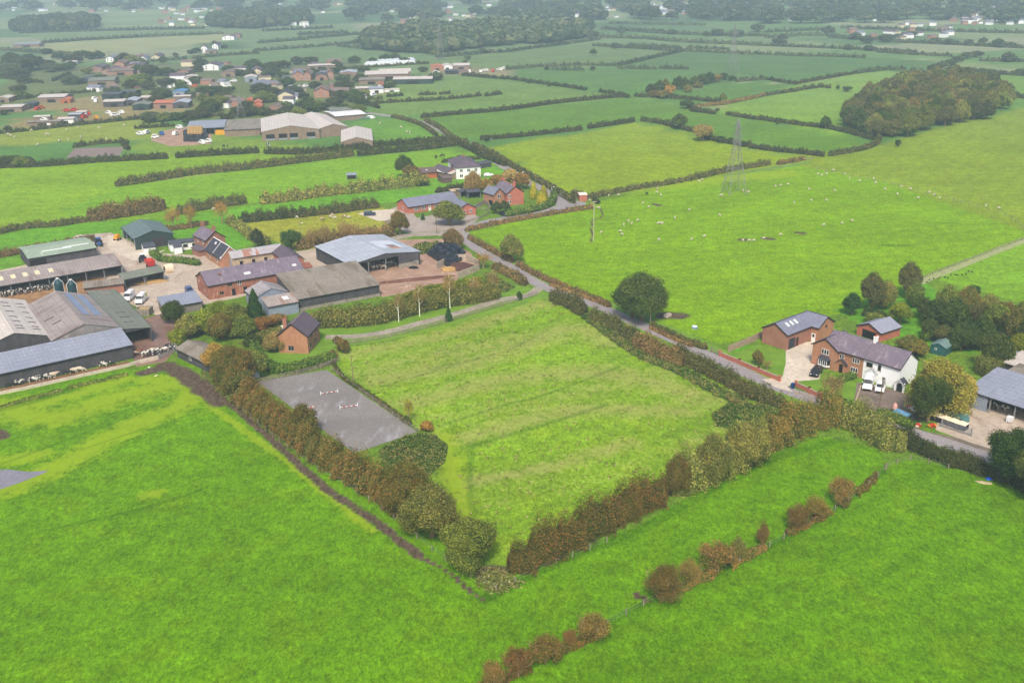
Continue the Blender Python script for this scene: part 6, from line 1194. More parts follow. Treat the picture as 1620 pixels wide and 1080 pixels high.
# hazy town
hm = []
for k_, (wc, rc) in enumerate((('w', 'b'), ('c', 't'), ('w', 's'), ('o', 't'))):
    b = MB(); b.box(0, 0, 0, 9, 8, 5, 0); b.prism([(-.3, 5.01), (8.3, 5.01), (4, 7.6)], -.2, 9.2, 1); o = b.build('far_house', [WC[wc], RC[rc]]); hm.append(o.data); bpy.data.objects.remove(o)
town = [(55, 235, 420, 14, 42), (45, 620, 780, 10, 44), (45, 880, 1080, 8, 30), (30, 1080, 1400, 6, 34), (75, 1500, 1618, 14, 40), (25, 1340, 1500, 40, 66), (20, 0, 230, 5, 20), (20, 420, 620, 6, 22)]
for n, x0, x1, y0, y1 in town:
    for i in range(n):
        x = rs.uniform(x0, x1); y = rs.uniform(y0, y1); o = bpy.data.objects.new('far_house', hm[rs.choice([0, 0, 0, 1, 2, 3])]); COL.objects.link(o); o.location = (*G(x, y), 0); o.rotation_euler = (0, 0, rs.uniform(-.9, .9)); k_ = rs.uniform(.5, .95); o.scale = (k_ * rs.uniform(.8, 1.6), k_, k_ * .9)
        tag(o, 'small pale house of the distant town in the haze, one of many alike', 'house', 'houses of the hazy distant town')

for i in range(46):
    x, y = rs.uniform(120, 560), rs.uniform(100, 172)
    if 30 < x < 300 and y > 150: continue
    o = bpy.data.objects.new('village_building', hm[rs.choice([0, 1, 1, 2, 3, 3])]); COL.objects.link(o); o.location = (*G(x, y), 0); o.rotation_euler = (0, 0, rs.uniform(-.6, .6)); k_ = rs.uniform(.5, 1.0); o.scale = (k_ * rs.uniform(.8, 1.9), k_, k_ * rs.uniform(.5, .9))
    tag(o, 'small low building tucked among the trees of the village, one of many alike', 'building', 'small buildings among the village trees')
# ------------------------------------------------------------------ fences, walls, gates
def fence(name, pts, label, h=1.1, step=2.7, rails=3, mt=GTIM, wire=False, rail_w=.09):
    pl = smooth_line([tuple(G(*p)) for p in pts], step); o = empty(name, (*pl[0], 0)); tag(o, label, 'fence'); p0 = pl[0]
    st = len(pl) > 100; allp = MB()
    for i, p in enumerate(pl):
        x, y = p - p0; b = allp if st else MB(); b.box(x - .075, y - .075, 0, x + .075, y + .075, h + (.12 if i % 3 == 0 else .05))
        if not st: b.build('post', mt, o)
    if st: allp.build('posts', mt, o)['kind'] = 'stuff'
    for k in range(rails):
        z = h * (k + .75) / (rails + .1); b = MB(); r = .035 if not wire else .012
        for i in range(len(pl) - 1):
            a, c = pl[i] - p0, pl[i + 1] - p0; d = (c - a) / np.linalg.norm(c - a); q = np.array([-d[1], d[0]]) * .11
            if wire: b.cyl((*(a + q), z), (*(c + q), z), r, r, 4)
            else:
                v = [(*(a + q * .75), z - rail_w), (*(c + q * .75), z - rail_w), (*(c + q * 1.2), z - rail_w), (*(a + q * 1.2), z - rail_w)]; v += [(x, y, zz + 2 * rail_w * .8) for x, y, zz in v]
                b.add(v, [(3, 2, 1, 0), (4, 5, 6, 7), (0, 1, 5, 4), (1, 2, 6, 5), (2, 3, 7, 6), (3, 0, 4, 7)])
        b.build('wire' if wire else 'rail', STEEL if wire else mt, o)
    return o
fence('post_and_rail_fence', [(530, 546), (560, 543), (600, 537), (640, 528), (690, 515), (730, 503), (780, 488), (820, 476), (850, 467)], 'pale post-and-rail fence curving along the paddock side of the drive')
fence('post_and_rail_fence', [(404, 606), (430, 601), (470, 593), (500, 585), (520, 578), (536, 571)], 'post-and-rail fence at the top end of the riding arena')
fence('paddock_fence', [(525, 586), (560, 612), (600, 641), (640, 670), (662, 684)], 'low fence along the right side of the riding arena', h=.9, rails=2)
fence('post_and_wire_fence', [(762, 1092), (830, 1056), (900, 1022), (1018, 958), (1100, 921), (1170, 890), (1240, 852), (1300, 820), (1360, 782), (1402, 742)], 'post-and-wire fence with thorn bushes between the two bottom fields', wire=True, rails=2, step=3.4)
fence('post_and_wire_fence', [(350, 612), (385, 650), (420, 682), (455, 709), (503, 744), (545, 768), (604, 806), (660, 852), (705, 888), (745, 914), (785, 934), (815, 922), (880, 892), (960, 858)], 'post-and-wire fence at the foot of the tall autumn hedge', wire=True, rails=2, step=3.2)
fence('post_and_wire_fence', [(1292, 268), (1350, 280), (1440, 300), (1545, 328), (1600, 346), (1625, 372)], 'thin fence line along the top right edge of the sheep field', wire=True, rails=2, step=4, h=1.2)
fence('post_and_rail_fence', [(1452, 444), (1500, 425), (1560, 402), (1625, 377)], 'fence beside the pale field track on the right', rails=2, h=1.1, step=3.5)
fence('post_and_wire_fence', [(1400, 742), (1440, 728), (1500, 742)], 'short fence at the top corner of the lower right field', wire=True, rails=2, step=3.2)
fence('post_and_rail_fence', [(733, 334), (755, 331), (770, 333), (772, 340), (740, 352), (715, 357)], 'timber fence round the bungalow front garden', h=1.0)
def panelwall(name, pts, label, h, mt, t=.12, cat='fence', cap=None, piers=None):
    o = empty(name, (*G(*pts[0]), 0)); tag(o, label, cat); p0 = G(*pts[0]); gp = GL(pts)
    for i in range(len(gp) - 1):
        a, c = gp[i], gp[i + 1]; L_ = np.linalg.norm(c - a); an_ = math.atan2(*(c - a)[::-1]); b = MB(); b.box(0, -t / 2, 0, L_, t / 2, h); q = b.build('panel' if cat == 'fence' else 'wall', mt, o); q.location = (*(a - p0), 0); q.rotation_euler = (0, 0, an_)
        if cap: b = MB(); b.box(.02, -t / 2 - .06, h + .002, L_ - .02, t / 2 + .06, h + .1); q = b.build('coping', cap, o); q.location = (*(a - p0), 0); q.rotation_euler = (0, 0, an_)
        if piers:
            n = max(1, int(L_ / piers))
            for k in range(n + 1):
                p = a + (c - a) * k / n - p0; b = MB(); b.box(-.24, -.24, 0, .24, .24, h + .25); b.box(-.3, -.3, h + .25, .3, .3, h + .36); q = b.build('pier', mt, o); q.location = (*p, 0); q.rotation_euler = (0, 0, an_)
    return o
PANEL = mat('fence_panel', alb(196, 172, 146), alb(170, 148, 124), .8, 3, stripe=('X', 3.2, .3))
panelwall('panel_fence', [(1152, 557), (1172, 549), (1190, 541), (1206, 533)], 'close-boarded timber fence between lawn and sheep field', 1.7, PANEL)
panelwall('garden_wall', [(1139, 563), (1170, 576), (1200, 589), (1233, 603)], 'red brick garden wall with piers along the lane, left of the drive', 1.0, BRICK3, .26, 'wall', CREAM, 5)
panelwall('garden_wall', [(1259, 611), (1280, 621), (1298, 630)], 'shorter red brick garden wall right of the drive', 1.0, BRICK3, .26, 'wall', CREAM, 5)
panelwall('panel_fence', [(706, 350), (740, 341), (752, 334)], 'low timber fence along the bungalow lawn', .9, PANEL)
panelwall('yard_wall', [(752, 330), (768, 322), (775, 330)], 'block wall beside the end of the bungalow wing', 1.6, BLOCK, .2, 'wall')
panelwall('yard_wall', [(768, 322), (785, 318)], 'short block wall below the two-part brick house', 1.6, BLOCK, .2, 'wall')
panelwall('concrete_kerb_wall', [(-40, 632), (40, 616), (120, 598), (205, 579), (222, 573)], 'low pale concrete wall along the cattle feed passage', .7, CONC2, .35, 'wall')
panelwall('concrete_kerb_wall', [(222, 575), (250, 568)], 'white-topped concrete trough wall below the waiting cows', .9, CONC2, .4, 'wall')
panelwall('boarded_fence', [(1352, 640), (1362, 612)], 'low stone edging between lawn and parking yard', .5, CREAM, .3, 'wall')
panelwall('boarded_fence', [(1442, 668), (1452, 658), (1463, 650)], 'sloping dark boarded fence beside the ash tree', 1.5, BOARD, .12)
panelwall('concrete_wall', [(277, 553), (288, 566)], 'upright concrete panel at the end of the cattle gate', 1.8, BLOCK, .2, 'wall')
def gate(label, p, q, h=1.15, bars=5, mt=STEEL, name='field_gate'):
    a, c = G(*p), G(*q); L_ = np.linalg.norm(c - a); an_ = math.atan2(*(c - a)[::-1]); o = empty(name, (*a, 0), an_); tag(o, label, 'gate')
    b = MB()
    for s in (0, L_): b.box(s - .1, -.1, 0, s + .1, .1, h + .25)
    b.build('post', mt, o); b = MB()
    for k in range(bars): z = .2 + (h - .2) * k / (bars - 1); b.box(.12, -.03, z - .035, L_ - .12, .03, z + .035)
    b.build('bars', mt, o); b = MB()
    for s in (.15, L_ / 2, L_ - .15): b.box(s - .03, .031, .15, s + .03, .06, h)
    b.build('brace', mt, o)
gate('galvanised gate with cows waiting behind it at the muddy yard', (252, 568), (280, 557))
gate('weathered wooden gate at the left end of the brick garden wall', (1125, 557), (1137, 562), mt=GTIM, name='wooden_gate')
gate('long grey metal gate beside the calf pens', (1489, 675), (1536, 690), 1.5, 6)
gate('field gate at the road bend leading to the yellow-green field', (886, 311), (900, 317))
gate('timber gate between two hedge ends at the far field corner', (1273, 254), (1286, 252), mt=GTIM, name='wooden_gate')
gate('metal gate on the lane by the far sheds', (765, 224), (778, 222))
gate('low timber gate at the cottage hedge', (508, 583), (530, 575), mt=GTIM, name='wooden_gate')

# ------------------------------------------------------------------ poles and pylons
def pole(name, label, x, yb, yt, mt, r=.14, arm=0, lamp=False, can=False, cat='pole'):
    h = hgt(x, yb, yt); o = empty(name, (*G(x, yb), 0), .4); tag(o, label, cat); b = MB(); b.cyl((0, 0, 0), (0, 0, h), r, r * .7, 8); b.build('post', mt, o)
    if arm: b = MB(); b.box(-arm / 2, -.06, h - .45, arm / 2, .06, h - .3); b.build('crossarm', mt, o); b = MB(); [b.cyl((s, 0, h - .3), (s, 0, h - .1), .06, .04, 6) for s in (-arm / 2 + .1, 0, arm / 2 - .1)]; b.build('insulator', WHITE, o)
    if lamp: b = MB(); b.cyl((0, 0, h - .1), (.8, 0, h), .05, .05, 6); b.build('bracket', STEEL, o); b = MB(); b.box(.6, -.16, h - .02, 1.25, .16, h + .12); b.build('lamp_head', WHITE, o)
    if can: b = MB(); b.cyl((.35, 0, h - 1.7), (.35, 0, h - .7), .28, .28, 10); b.build('transformer', STEEL, o)
pole('utility_pole', 'pale utility pole standing alone in the sheep field', 939, 381, 318, mat('pale_pole', alb(206, 192, 178), alb(180, 166, 152), 1, 4), .17, 1.6)
pole('utility_pole', 'dark utility pole with transformer in front of the white van and car', 1391, 646, 596, TIMBER, .15, 0, can=True)
pole('utility_pole', 'thin wooden pole at the top corner of the paddock near the arena', 559, 607, 562, TIMBER, .11)
pole('utility_pole', 'wooden pole before the bungalow drive', 691, 370, 342, TIMBER, .13, 1.2)
pole('utility_pole', 'wooden pole beside the road below the two-part brick house', 818, 347, 322, TIMBER, .13, 1.2)
pole('utility_pole', 'dark pole by the brick hut at the bend', 911, 327, 298, TIMBER, .13, 1.2)
pole('utility_pole', 'pole beside the thin olive tree on the lane', 799, 411, 372, GTIM, .12)
pole('utility_pole', 'pale slanting pole at the front of the big oak', 1029, 512, 488, mat('pale_pole', (0, 0, 0)), .13)
pole('street_lamp', 'white street lamp at the road bend', 873, 311, 296, WHITE, .12, lamp=True, cat='street lamp')
pole('yard_lamp', 'lamp on a thin pole in the yellow cow field', 476, 377, 353, STEEL, .08, lamp=True, cat='lamp')
def pylon(x, yb, yt, bw, label, ang=.1):
    h = hgt(x, yb, yt); o = empty('pylon', (*G(x, yb), 0), ang); tag(o, label, 'pylon', 'electricity pylons')
    M_ = mat('pylon_steel', alb(156, 154, 154), alb(140, 138, 140), 1, 4, rough=.6)
    lv = [0, .18, .34, .48, .6, .7, .79, .87, .94, 1.0]; wd = lambda t: bw * (1 - t / .68) + 1.7 * (t / .68) if t < .68 else 1.7 - 1.3 * (t - .68) / .32
    cor = lambda t: [(sx * wd(t) / 2, sy * wd(t) / 2, t * h) for sx, sy in ((-1, -1), (1, -1), (1, 1), (-1, 1))]
    r = .12 if yb > 250 else .11; legs = [MB() for _ in range(4)]; br = MB()
    for a, c in zip(lv[:-1], lv[1:]):
        A4, C4 = cor(a), cor(c)
        for i in range(4):
            legs[i].cyl(A4[i], C4[i], r, r, 5); j = (i + 1) % 4; br.cyl(A4[i], C4[j], r * .42, r * .42, 4); br.cyl(A4[j], C4[i], r * .42, r * .42, 4); br.cyl(C4[i], C4[j], r * .5, r * .5, 4)
    for l in legs: l.build('leg', M_, o)
    br.build('bracing', M_, o)
    for t, L_ in ((.70, 3.1), (.80, 3.8), (.90, 3.0)):
        for s in (-1, 1):
            b = MB(); z = t * h; w2 = wd(t) / 2
            for sx in (-1, 1): b.cyl((sx * w2, s * w2, z), (0, s * L_, z + .15), r * .6, r * .4, 4); b.cyl((sx * w2, s * w2, z + 1.3), (0, s * L_, z + .2), r * .5, r * .4, 4)
            am = b.build('crossarm', M_, o); b = MB(); b.cyl((0, s * L_, z + .1), (0, s * L_, z - 1.3), .14, .14, 6); b.build('insulator', mat('insulator', alb(150, 160, 160), alb(130, 140, 140), 1, 4), am)
pylon(1161, 306, 189, 7.4, 'nearest lattice pylon, standing in the sheep field', .25)
pylon(1159, 118, 38, 7.0, 'hazy lattice pylon above the small copse', .2)
pylon(697, 96, 36, 7.0, 'faint lattice pylon in front of the long far wood', .2)
pylon(381, 186, 152, 5.0, 'small lattice pylon among the trees left of the dairy shed', .5)

# ------------------------------------------------------------------ vehicles
TYRE = BLACK; RIM = mat('wheel_rim', alb(170, 172, 176), alb(150, 152, 156), 2, 6, rough=.4)
def vehicle(name, label, cat, x, y, heading, paint, kind='car', group=None, roofm=None, z=0):
    o = empty(name, (*G(x, y), z), heading); tag(o, label, cat, group)
    if kind == 'van':
        L_, W_, Hh = 5.3, 2.0, 2.4; pr = [(-2.6, .42), (2.65, .42), (2.68, .95), (2.45, 1.25), (1.55, 1.45), (.95, 2.25), (.6, Hh), (-2.5, Hh), (-2.62, 2.2)]
        wsc = [(1.60, 1.46), (1.02, 2.2)]; sw = (.25, 1.3, 1.45, 2.05)
    elif kind == 'suv':
        L_, W_, Hh = 4.5, 1.9, 1.7; pr = [(-2.2, .38), (2.2, .38), (2.25, .8), (2.1, 1.0), (1.0, 1.12), (.45, 1.66), (-1.75, Hh), (-2.15, 1.1)]
        wsc = [(1.05, 1.12), (.5, 1.62)]; sw = (-1.7, .75, 1.12, 1.55)
    else:
        L_, W_, Hh = 4.3, 1.8, 1.45; pr = [(-2.1, .35), (2.1, .35), (2.15, .7), (2.0, .88), (.95, .98), (.3, 1.42), (-1.1, Hh), (-1.9, .98), (-2.1, .9)]
        wsc = [(1.0, .98), (.38, 1.38)]; sw = (-1.3, .6, .98, 1.32)
    b = MB(); n = len(pr); vs = []
    for s, k in ((-1, 1), (1, 1)):
        for (a, zz) in pr: inset = .16 if zz > 1.3 else 0; vs.append((a, s * (W_ / 2 - inset), zz))
    b.add(vs, [tuple(range(n)), tuple(range(n, 2 * n))[::-1]] + [(i, n + i, n + (i + 1) % n, (i + 1) % n) for i in range(n)]); bd = b.build('body', paint, o)
    bv = bd.modifiers.new('bevel', 'BEVEL'); bv.width = .06; bv.segments = 2
    (ax, az), (bx, bz) = wsc; d = Vector((bz - az, 0, ax - bx)).normalized() * .03; hw = W_ / 2 - .22
    b = MB(); b.add([(ax + d.x, -hw - .04, az + d.z), (ax + d.x, hw + .04, az + d.z), (bx + d.x, hw - .02, bz + d.z), (bx + d.x, -hw + .02, bz + d.z)], [(0, 1, 2, 3)]); b.build('windscreen', GLASS, o)
    for s in (-1, 1):
        b = MB(); x0, x1, z0, z1 = sw; y0 = s * (W_ / 2 + .012 - .0); y1 = s * (W_ / 2 - .12)
        b.add([(x0, y0 - s * .03, z0), (x1 + (.25 if kind != 'van' else .2), y0 - s * .03, z0), (x1, y1, z1), (x0 + .1, y1, z1)], [(0, 1, 2, 3)] if s < 0 else [(3, 2, 1, 0)]); b.build('side_window', GLASS, o)
        b = MB(); b.ell((pr[2][0] - .06, s * (W_ / 2 - .3), .78 if kind != 'car' else .66), (.1, .2, .11), 8, 4); b.build('headlight', WHITE, o)
        b = MB(); b.box(pr[0][0] - .02, s * (W_ / 2 - .28) - .1, .85, pr[0][0] + .1, s * (W_ / 2 - .28) + .1, 1.15); b.build('tail_light', REDP, o)
        b = MB(); b.box(wsc[0][0] - .35, s * (W_ / 2 + .02), wsc[0][1] + .02, wsc[0][0] - .15, s * (W_ / 2 + .22), wsc[0][1] + .2); b.build('mirror', paint, o)
        for q in (-L_ * .31, L_ * .31):
            b = MB(); b.cyl((q, s * (W_ / 2 - .2), .34), (q, s * (W_ / 2 + .03), .34), .34, .34, 14); wl = b.build('wheel', TYRE, o); b = MB(); b.cyl((q, s * (W_ / 2 + .03), .34), (q, s * (W_ / 2 + .045), .34), .2, .2, 10); b.build('rim', RIM, wl)
    b = MB(); b.box(pr[1][0] - .05, -W_ / 2 + .2, .36, pr[1][0] + .06, W_ / 2 - .2, .62); b.build('bumper', BLACK, o)
    if kind != 'car': b = MB(); b.box(-1.9, -W_ / 2 + .3, Hh + .0, .2, -W_ / 2 + .36, Hh + .07); b.box(-1.9, W_ / 2 - .36, Hh, .2, W_ / 2 - .3, Hh + .07); b.build('roof_rail', STEEL, o)
    return o
VW = mat('white_car_paint', alb(244, 244, 246), alb(238, 238, 240), 1, 2, rough=.3, spec=.5); VB = mat('black_car_paint', alb(44, 46, 54), alb(38, 40, 48), 1, 2, rough=.25, spec=.6)
VN = mat('navy_car_paint', alb(56, 68, 96), alb(50, 60, 88), 1, 2, rough=.25, spec=.6); VL = mat('blue_car_paint', alb(86, 104, 160), alb(78, 96, 150), 1, 2, rough=.3, spec=.5)
def hd(x, y, x2, y2): p, q = G(x, y), G(x2, y2); return math.atan2(q[1] - p[1], q[0] - p[0])
vehicle('white_van', 'white van parked nose-out before the white house porch', 'van', 1373, 612, hd(1376, 600, 1369, 625), VW, 'van')
vehicle('white_car', 'white car with dark roof glass parked beside the white van', 'car', 1392, 617, hd(1395, 603, 1390, 625), VW, 'suv')
vehicle('black_car', 'black car on the concrete drive by the bay window', 'car', 1291, 592, hd(1296, 582, 1285, 595), VB, 'suv')
fv = vehicle('delivery_van', 'white delivery van with lime-green disc on its side in the farmyard', 'van', 224, 478, hd(232, 468, 214, 486), VW, 'van')
for s in (-1, 1):
    b = MB(); b.cyl((-1.7, s * .935, 1.75), (-1.7, s * (1.0), 1.75), .52, .52, 16); b.build('lime_disc', mat('lime_disc', alb(200, 214, 50), alb(190, 204, 46), 1, 2), fv)
    b = MB(); b.box(-1.0, s * .99 if s > 0 else -1.004, 1.02, .1, s * 1.004 if s > 0 else -.99, 1.2); b.build('side_lettering', mat('lime_disc', (0, 0, 0)), fv)
vehicle('white_van', 'white van half hidden behind the lime-disc van', 'van', 205, 474, hd(214, 464, 196, 481), VW, 'van')
vehicle('blue_van', 'small blue van by the gable of the long brick range', 'van', 300, 463, hd(294, 452, 304, 466), VL, 'suv')
vehicle('navy_car', 'dark estate car on the pale yard left of the brick bungalow', 'car', 585, 341, hd(575, 342, 595, 341), VN, 'suv')
vehicle('black_car', 'black car parked at the road edge below the two-part brick house', 'car', 796, 341, hd(788, 338, 803, 343), VB, 'car')
vehicle('white_car', 'white car on the drive of the hipped white house', 'car', 833, 276, hd(826, 276, 840, 276), VW, 'car')
vehicle('white_car', 'second white car behind the two-part brick house', 'car', 773, 279, hd(766, 279, 780, 278), VW, 'car')
def tractor(label, x, y, head, col, cab, loader=None):
    o = empty('tractor', (*G(x, y), 0), head); tag(o, label, 'tractor')
    b = MB(); b.box(-.4, -.4, .8, 2.1, .4, 1.5); b.box(-.9, -.55, .7, .3, .55, 1.1); b.build('bonnet', col, o)
    b = MB(); b.box(-1.1, -.75, 1.1, .35, .75, 2.6); b.build('cab_glass', GLASS, o); b = MB(); b.box(-1.2, -.85, 2.6, .45, .85, 2.76); b.build('cab_roof', cab, o)
    for s in (-1, 1):
        b = MB(); b.cyl((-.7, s * .75, .85), (-.7, s * 1.2, .85), .85, .85, 16); w_ = b.build('rear_wheel', TYRE, o); b = MB(); b.cyl((-.7, s * 1.2, .85), (-.7, s * 1.22, .85), .4, .4, 10); b.build('rim', cab, w_)
        b = MB(); b.cyl((1.6, s * .65, .5), (1.6, s * 1.0, .5), .5, .5, 14); b.build('front_wheel', TYRE, o)
        b = MB(); b.box(-1.4, s * .72 - .28, 1.72, -.1, s * .72 + .5 * s * .0 + .28, 1.8); b.build('mudguard', col, o)
    return o
tractor('blue tractor standing at the end of the pale green shed', 157, 389, hd(157, 389, 160, 396), BLUEP, BLUEP)
tractor('dark tractor with pale cab roof coupled to the red wagon', 226, 414, hd(226, 414, 222, 404), VN, WHITE)
o = empty('feeder_wagon', (*G(238, 422), 0), hd(226, 414, 240, 424)); tag(o, 'bright red feeder wagon by the farmyard hedge', 'farm wagon')
b = MB(); v = [(-1.7, -.9, .7), (1.7, -.9, .7), (1.7, .9, .7), (-1.7, .9, .7), (-2.0, -1.2, 2.3), (2.0, -1.2, 2.3), (2.0, 1.2, 2.3), (-2.0, 1.2, 2.3), (-1.8, -1.0, 2.3), (1.8, -1.0, 2.3), (1.8, 1.0, 2.3), (-1.8, 1.0, 2.3), (-1.5, -.7, 1.5), (1.5, -.7, 1.5), (1.5, .7, 1.5), (-1.5, .7, 1.5)]
b.add(v, [(3, 2, 1, 0), (0, 1, 5, 4), (1, 2, 6, 5), (2, 3, 7, 6), (3, 0, 4, 7), (4, 5, 9, 8), (5, 6, 10, 9), (6, 7, 11, 10), (7, 4, 8, 11), (8, 9, 13, 12), (9, 10, 14, 13), (10, 11, 15, 14), (11, 8, 12, 15), (12, 13, 14, 15)]); b.build('hopper', REDP, o)
for s in (-1, 1): b = MB(); b.cyl((-.2, s * .92, .45), (-.2, s * 1.15, .45), .45, .45, 12); b.build('wheel', TYRE, o)
b = MB(); b.box(-3.2, -.08, .5, -1.7, .08, .66); b.build('drawbar', REDP, o)
o = empty('dumper', (*G(186, 380), 0), 1.2); tag(o, 'small yellow dumper at the back corner of the green barn', 'dumper'); b = MB(); b.box(-.9, -.7, .6, .9, .7, 1.7); b.box(-.2, -.5, 1.7, .7, .5, 2.1); b.build('body', YELP, o)
for s in (-1, 1):
    for q in (-.6, .6): b = MB(); b.cyl((q, s * .7, .4), (q, s * .95, .4), .4, .4, 10); b.build('wheel', TYRE, o)
# ------------------------------------------------------------------ farmyard things
o = empty('calf_hutch', (*G(267, 426), 0), hd(260, 422, 272, 427)); tag(o, 'cream plastic calf hutch on straw in the farmyard', 'calf hutch')
CH = mat('cream_plastic', alb(236, 220, 190), alb(222, 204, 176), 1, 3, rough=.5)
n = 8; pf = [(1.25 * math.cos(math.pi * k / n), 1.6 * math.sin(math.pi * k / n) + .15) for k in range(n + 1)]
b = MB(); b.prism([(1.25, 0)] + pf + [(-1.25, 0)], -1.4, 1.2, 0, 'y'); b.build('shell', CH, o)
b = MB(); b.prism([(.6, 0), (.6, .8), (.4, 1.15), (-.4, 1.15), (-.6, .8), (-.6, 0)], -1.43, -1.401, 0, 'y'); b.build('doorway', DARKM, o)
b = MB(); [b.prism([(1.29 * math.cos(math.pi * k / n), 1.64 * math.sin(math.pi * k / n) + .15) for k in range(n + 1)], q, q + .12, 0, 'y') for q in (-.8, 0, .7)]; b.build('rib', CH, o)
def silo(x, yb, yt, label):
    h = hgt(x, yb, yt); o = empty('feed_silo', (*G(x, yb), 0), .3); tag(o, label, 'silo', 'green feed silos'); r = 1.15
    b = MB(); b.cyl((0, 0, 2.2), (0, 0, h - 1.1), r, r, 20); b.cyl((0, 0, h - 1.1), (0, 0, h), r, .3, 20); b.cyl((0, 0, 1.0), (0, 0, 2.2), .25, r, 20); b.build('tank', DTEAL, o)
    for i in range(4): t = i * math.pi / 2 + .8; b = MB(); b.cyl((r * math.cos(t), r * math.sin(t), 0), (r * math.cos(t), r * math.sin(t), 3), .08, .08, 6); b.build('leg', STEEL, o)
    for s in (-1, 1): b = MB(); b.cyl((s * (r + .12), 0, 0), (s * (r + .12), 0, h - 1.2), .07, .07, 6); b.cyl((s * (r + .12), 0, h - 1.2), (s * .3, 0, h + .1), .07, .07, 6); b.build('filling_pipe', WHITE, o)
    b = MB(); b.cyl((0, 0, h), (0, 0, h + .25), .38, .38, 10); b.build('lid', WHITE, o)
silo(99, 486, 441, 'left one of two dark green feed silos with white pipes'); silo(119, 484, 443, 'right one of two dark green feed silos with white pipes')
o = empty('concrete_tank', (*G(229, 497), 0), hd(222, 492, 240, 492)); tag(o, 'square concrete tank filled with straw behind the vans', 'tank'); b = MB()
for q in ((-1.9, -1.5, 1.9, -1.25), (-1.9, 1.25, 1.9, 1.5), (-1.9, -1.249, -1.65, 1.249), (1.65, -1.249, 1.9, 1.249)): b.box(q[0], q[1], 0, q[2], q[3], 1.9)
b.build('wall', BLOCK, o); b = MB(); b.box(-1.65, -1.25, 0, 1.65, 1.25, 1.5); b.build('fill', STRAW, o)
# straw heaps
def heap(name, label, cat, x, y, rx, ry, h, mt, seed=1, rz=0):
    r = np.random.default_rng(seed); v, q = cubesphere(4); v = v * np.array([rx, ry, h]) * (1 + r.normal(0, .07, (len(v), 1))); v[:, 2] = np.maximum(v[:, 2], -.05)
    me = npmesh(name, v, q, None, [mt], smooth=True); o = bpy.data.objects.new(name, me); COL.objects.link(o); o.location = (*G(x, y), 0); o.rotation_euler = (0, 0, rz); return tag(o, label, cat)
heap('straw_heap', 'golden straw heap spilling out of the open grey shed', 'straw', 236, 447, 5.5, 1.6, .8, STRAW, 2, .3)
heap('straw_heap', 'low straw scattered before the calf hutch', 'straw', 268, 431, 1.6, .9, .2, STRAW, 3)
heap('muck_heap', 'dark brown muck heap inside the concrete bay', 'heap', 730, 424, 4.5, 3.2, 1.5, mat('muck', alb(112, 76, 66), alb(90, 60, 54), .6, 2), 4, -.3)
heap('straw_heap', 'orange-yellow straw at the open end of the concrete bay', 'straw', 711, 427, 2.6, 1.8, 1.0, STRAW, 5)
heap('earth_bank', 'long low brown earth bank across the silage yard', 'earth bank', 655, 443, 13, 1.2, .6, mat('dark_earth', alb(140, 98, 82), alb(116, 80, 68), .5, 2), 6, .28)
heap('rubble_heap', 'pale rubble and planks beside the weedy bank', 'rubble', 650, 452, 5, 1.3, .5, mat('rubble', alb(190, 166, 146), alb(160, 130, 112), .9, 2.5), 7, .3)
heap('tyre_pile', 'small pile of black tyres at the corner of the grey cattle shed', 'tyres', 655, 424, 1.6, 1.0, .6, BLACK, 8)
o = empty('muck_bay', (*G(690, 426), 0)); tag(o, 'pale concrete walled muck bay beside the black bales', 'bay'); p0 = G(690, 426)
for pp in (((690, 426), (716, 412), (738, 412)), ((738, 412), (760, 422), (758, 426)), ((758, 427), (745, 433), (724, 441))):
    gp = GL(pp)
    for i in range(len(gp) - 1):
        a, c = gp[i], gp[i + 1]; L_ = np.linalg.norm(c - a)
        if L_ < .6: continue
        b = MB(); b.box(0, -.15, 0, L_, .15, 2.0); q = b.build('wall', mat('sleeper_concrete', alb(206, 190, 168), alb(180, 164, 144), .6, 2, stripe=('X', 1.2, .25)), o); q.location = (*(a - p0), 0); q.rotation_euler = (0, 0, math.atan2(*(c - a)[::-1]))
# wrapped bales: rows, two high
A0, B0, C0 = G(676, 403), G(712, 425), G(740, 408); u = (B0 - A0); Lu = np.linalg.norm(u); u /= Lu; v_ = (C0 - B0); Lv = np.linalg.norm(v_); v_ /= Lv
b = MB(); n = 14; rb = .62
pts_ = [(rb * math.cos(2 * math.pi * k / n), rb + rb * math.sin(2 * math.pi * k / n)) for k in range(n)]; b.prism(pts_, -.6, .6, 0, 'y'); bo = b.build('wrapped_bale', BLACKW); bm_ = bo.data; bpy.data.objects.remove(bo)
bmod = None; nu, nv = int(Lu / 1.32), int(Lv / 1.3)
for j in range(nv):
    for i in range(nu):
        for k in range(3):
            if k == 1 and (i in (0, nu - 1) or rs.random() < .2): continue
            if k == 2 and (i in (0, 1, nu - 2, nu - 1) or j % 3 == 0 or rs.random() < .45): continue
            p = A0 + u * (.7 + i * 1.32 + (.66 if k % 2 else 0)) + v_ * (.65 + j * 1.3) + np.array([rs.uniform(-.1, .1), rs.uniform(-.1, .1)])
            o = bpy.data.objects.new('wrapped_bale', bm_); COL.objects.link(o); o.location = (*p, k * 1.08); o.rotation_euler = (0, 0, math.atan2(v_[1], v_[0]) - math.pi / 2 + rs.uniform(-.06, .06)); o.scale = (rs.uniform(.94, 1.05), 1, rs.uniform(.92, 1.0))
            tag(o, 'black wrapped round bale in the big stack by the lane, one of many alike', 'bale', 'black wrapped bales by the lane')
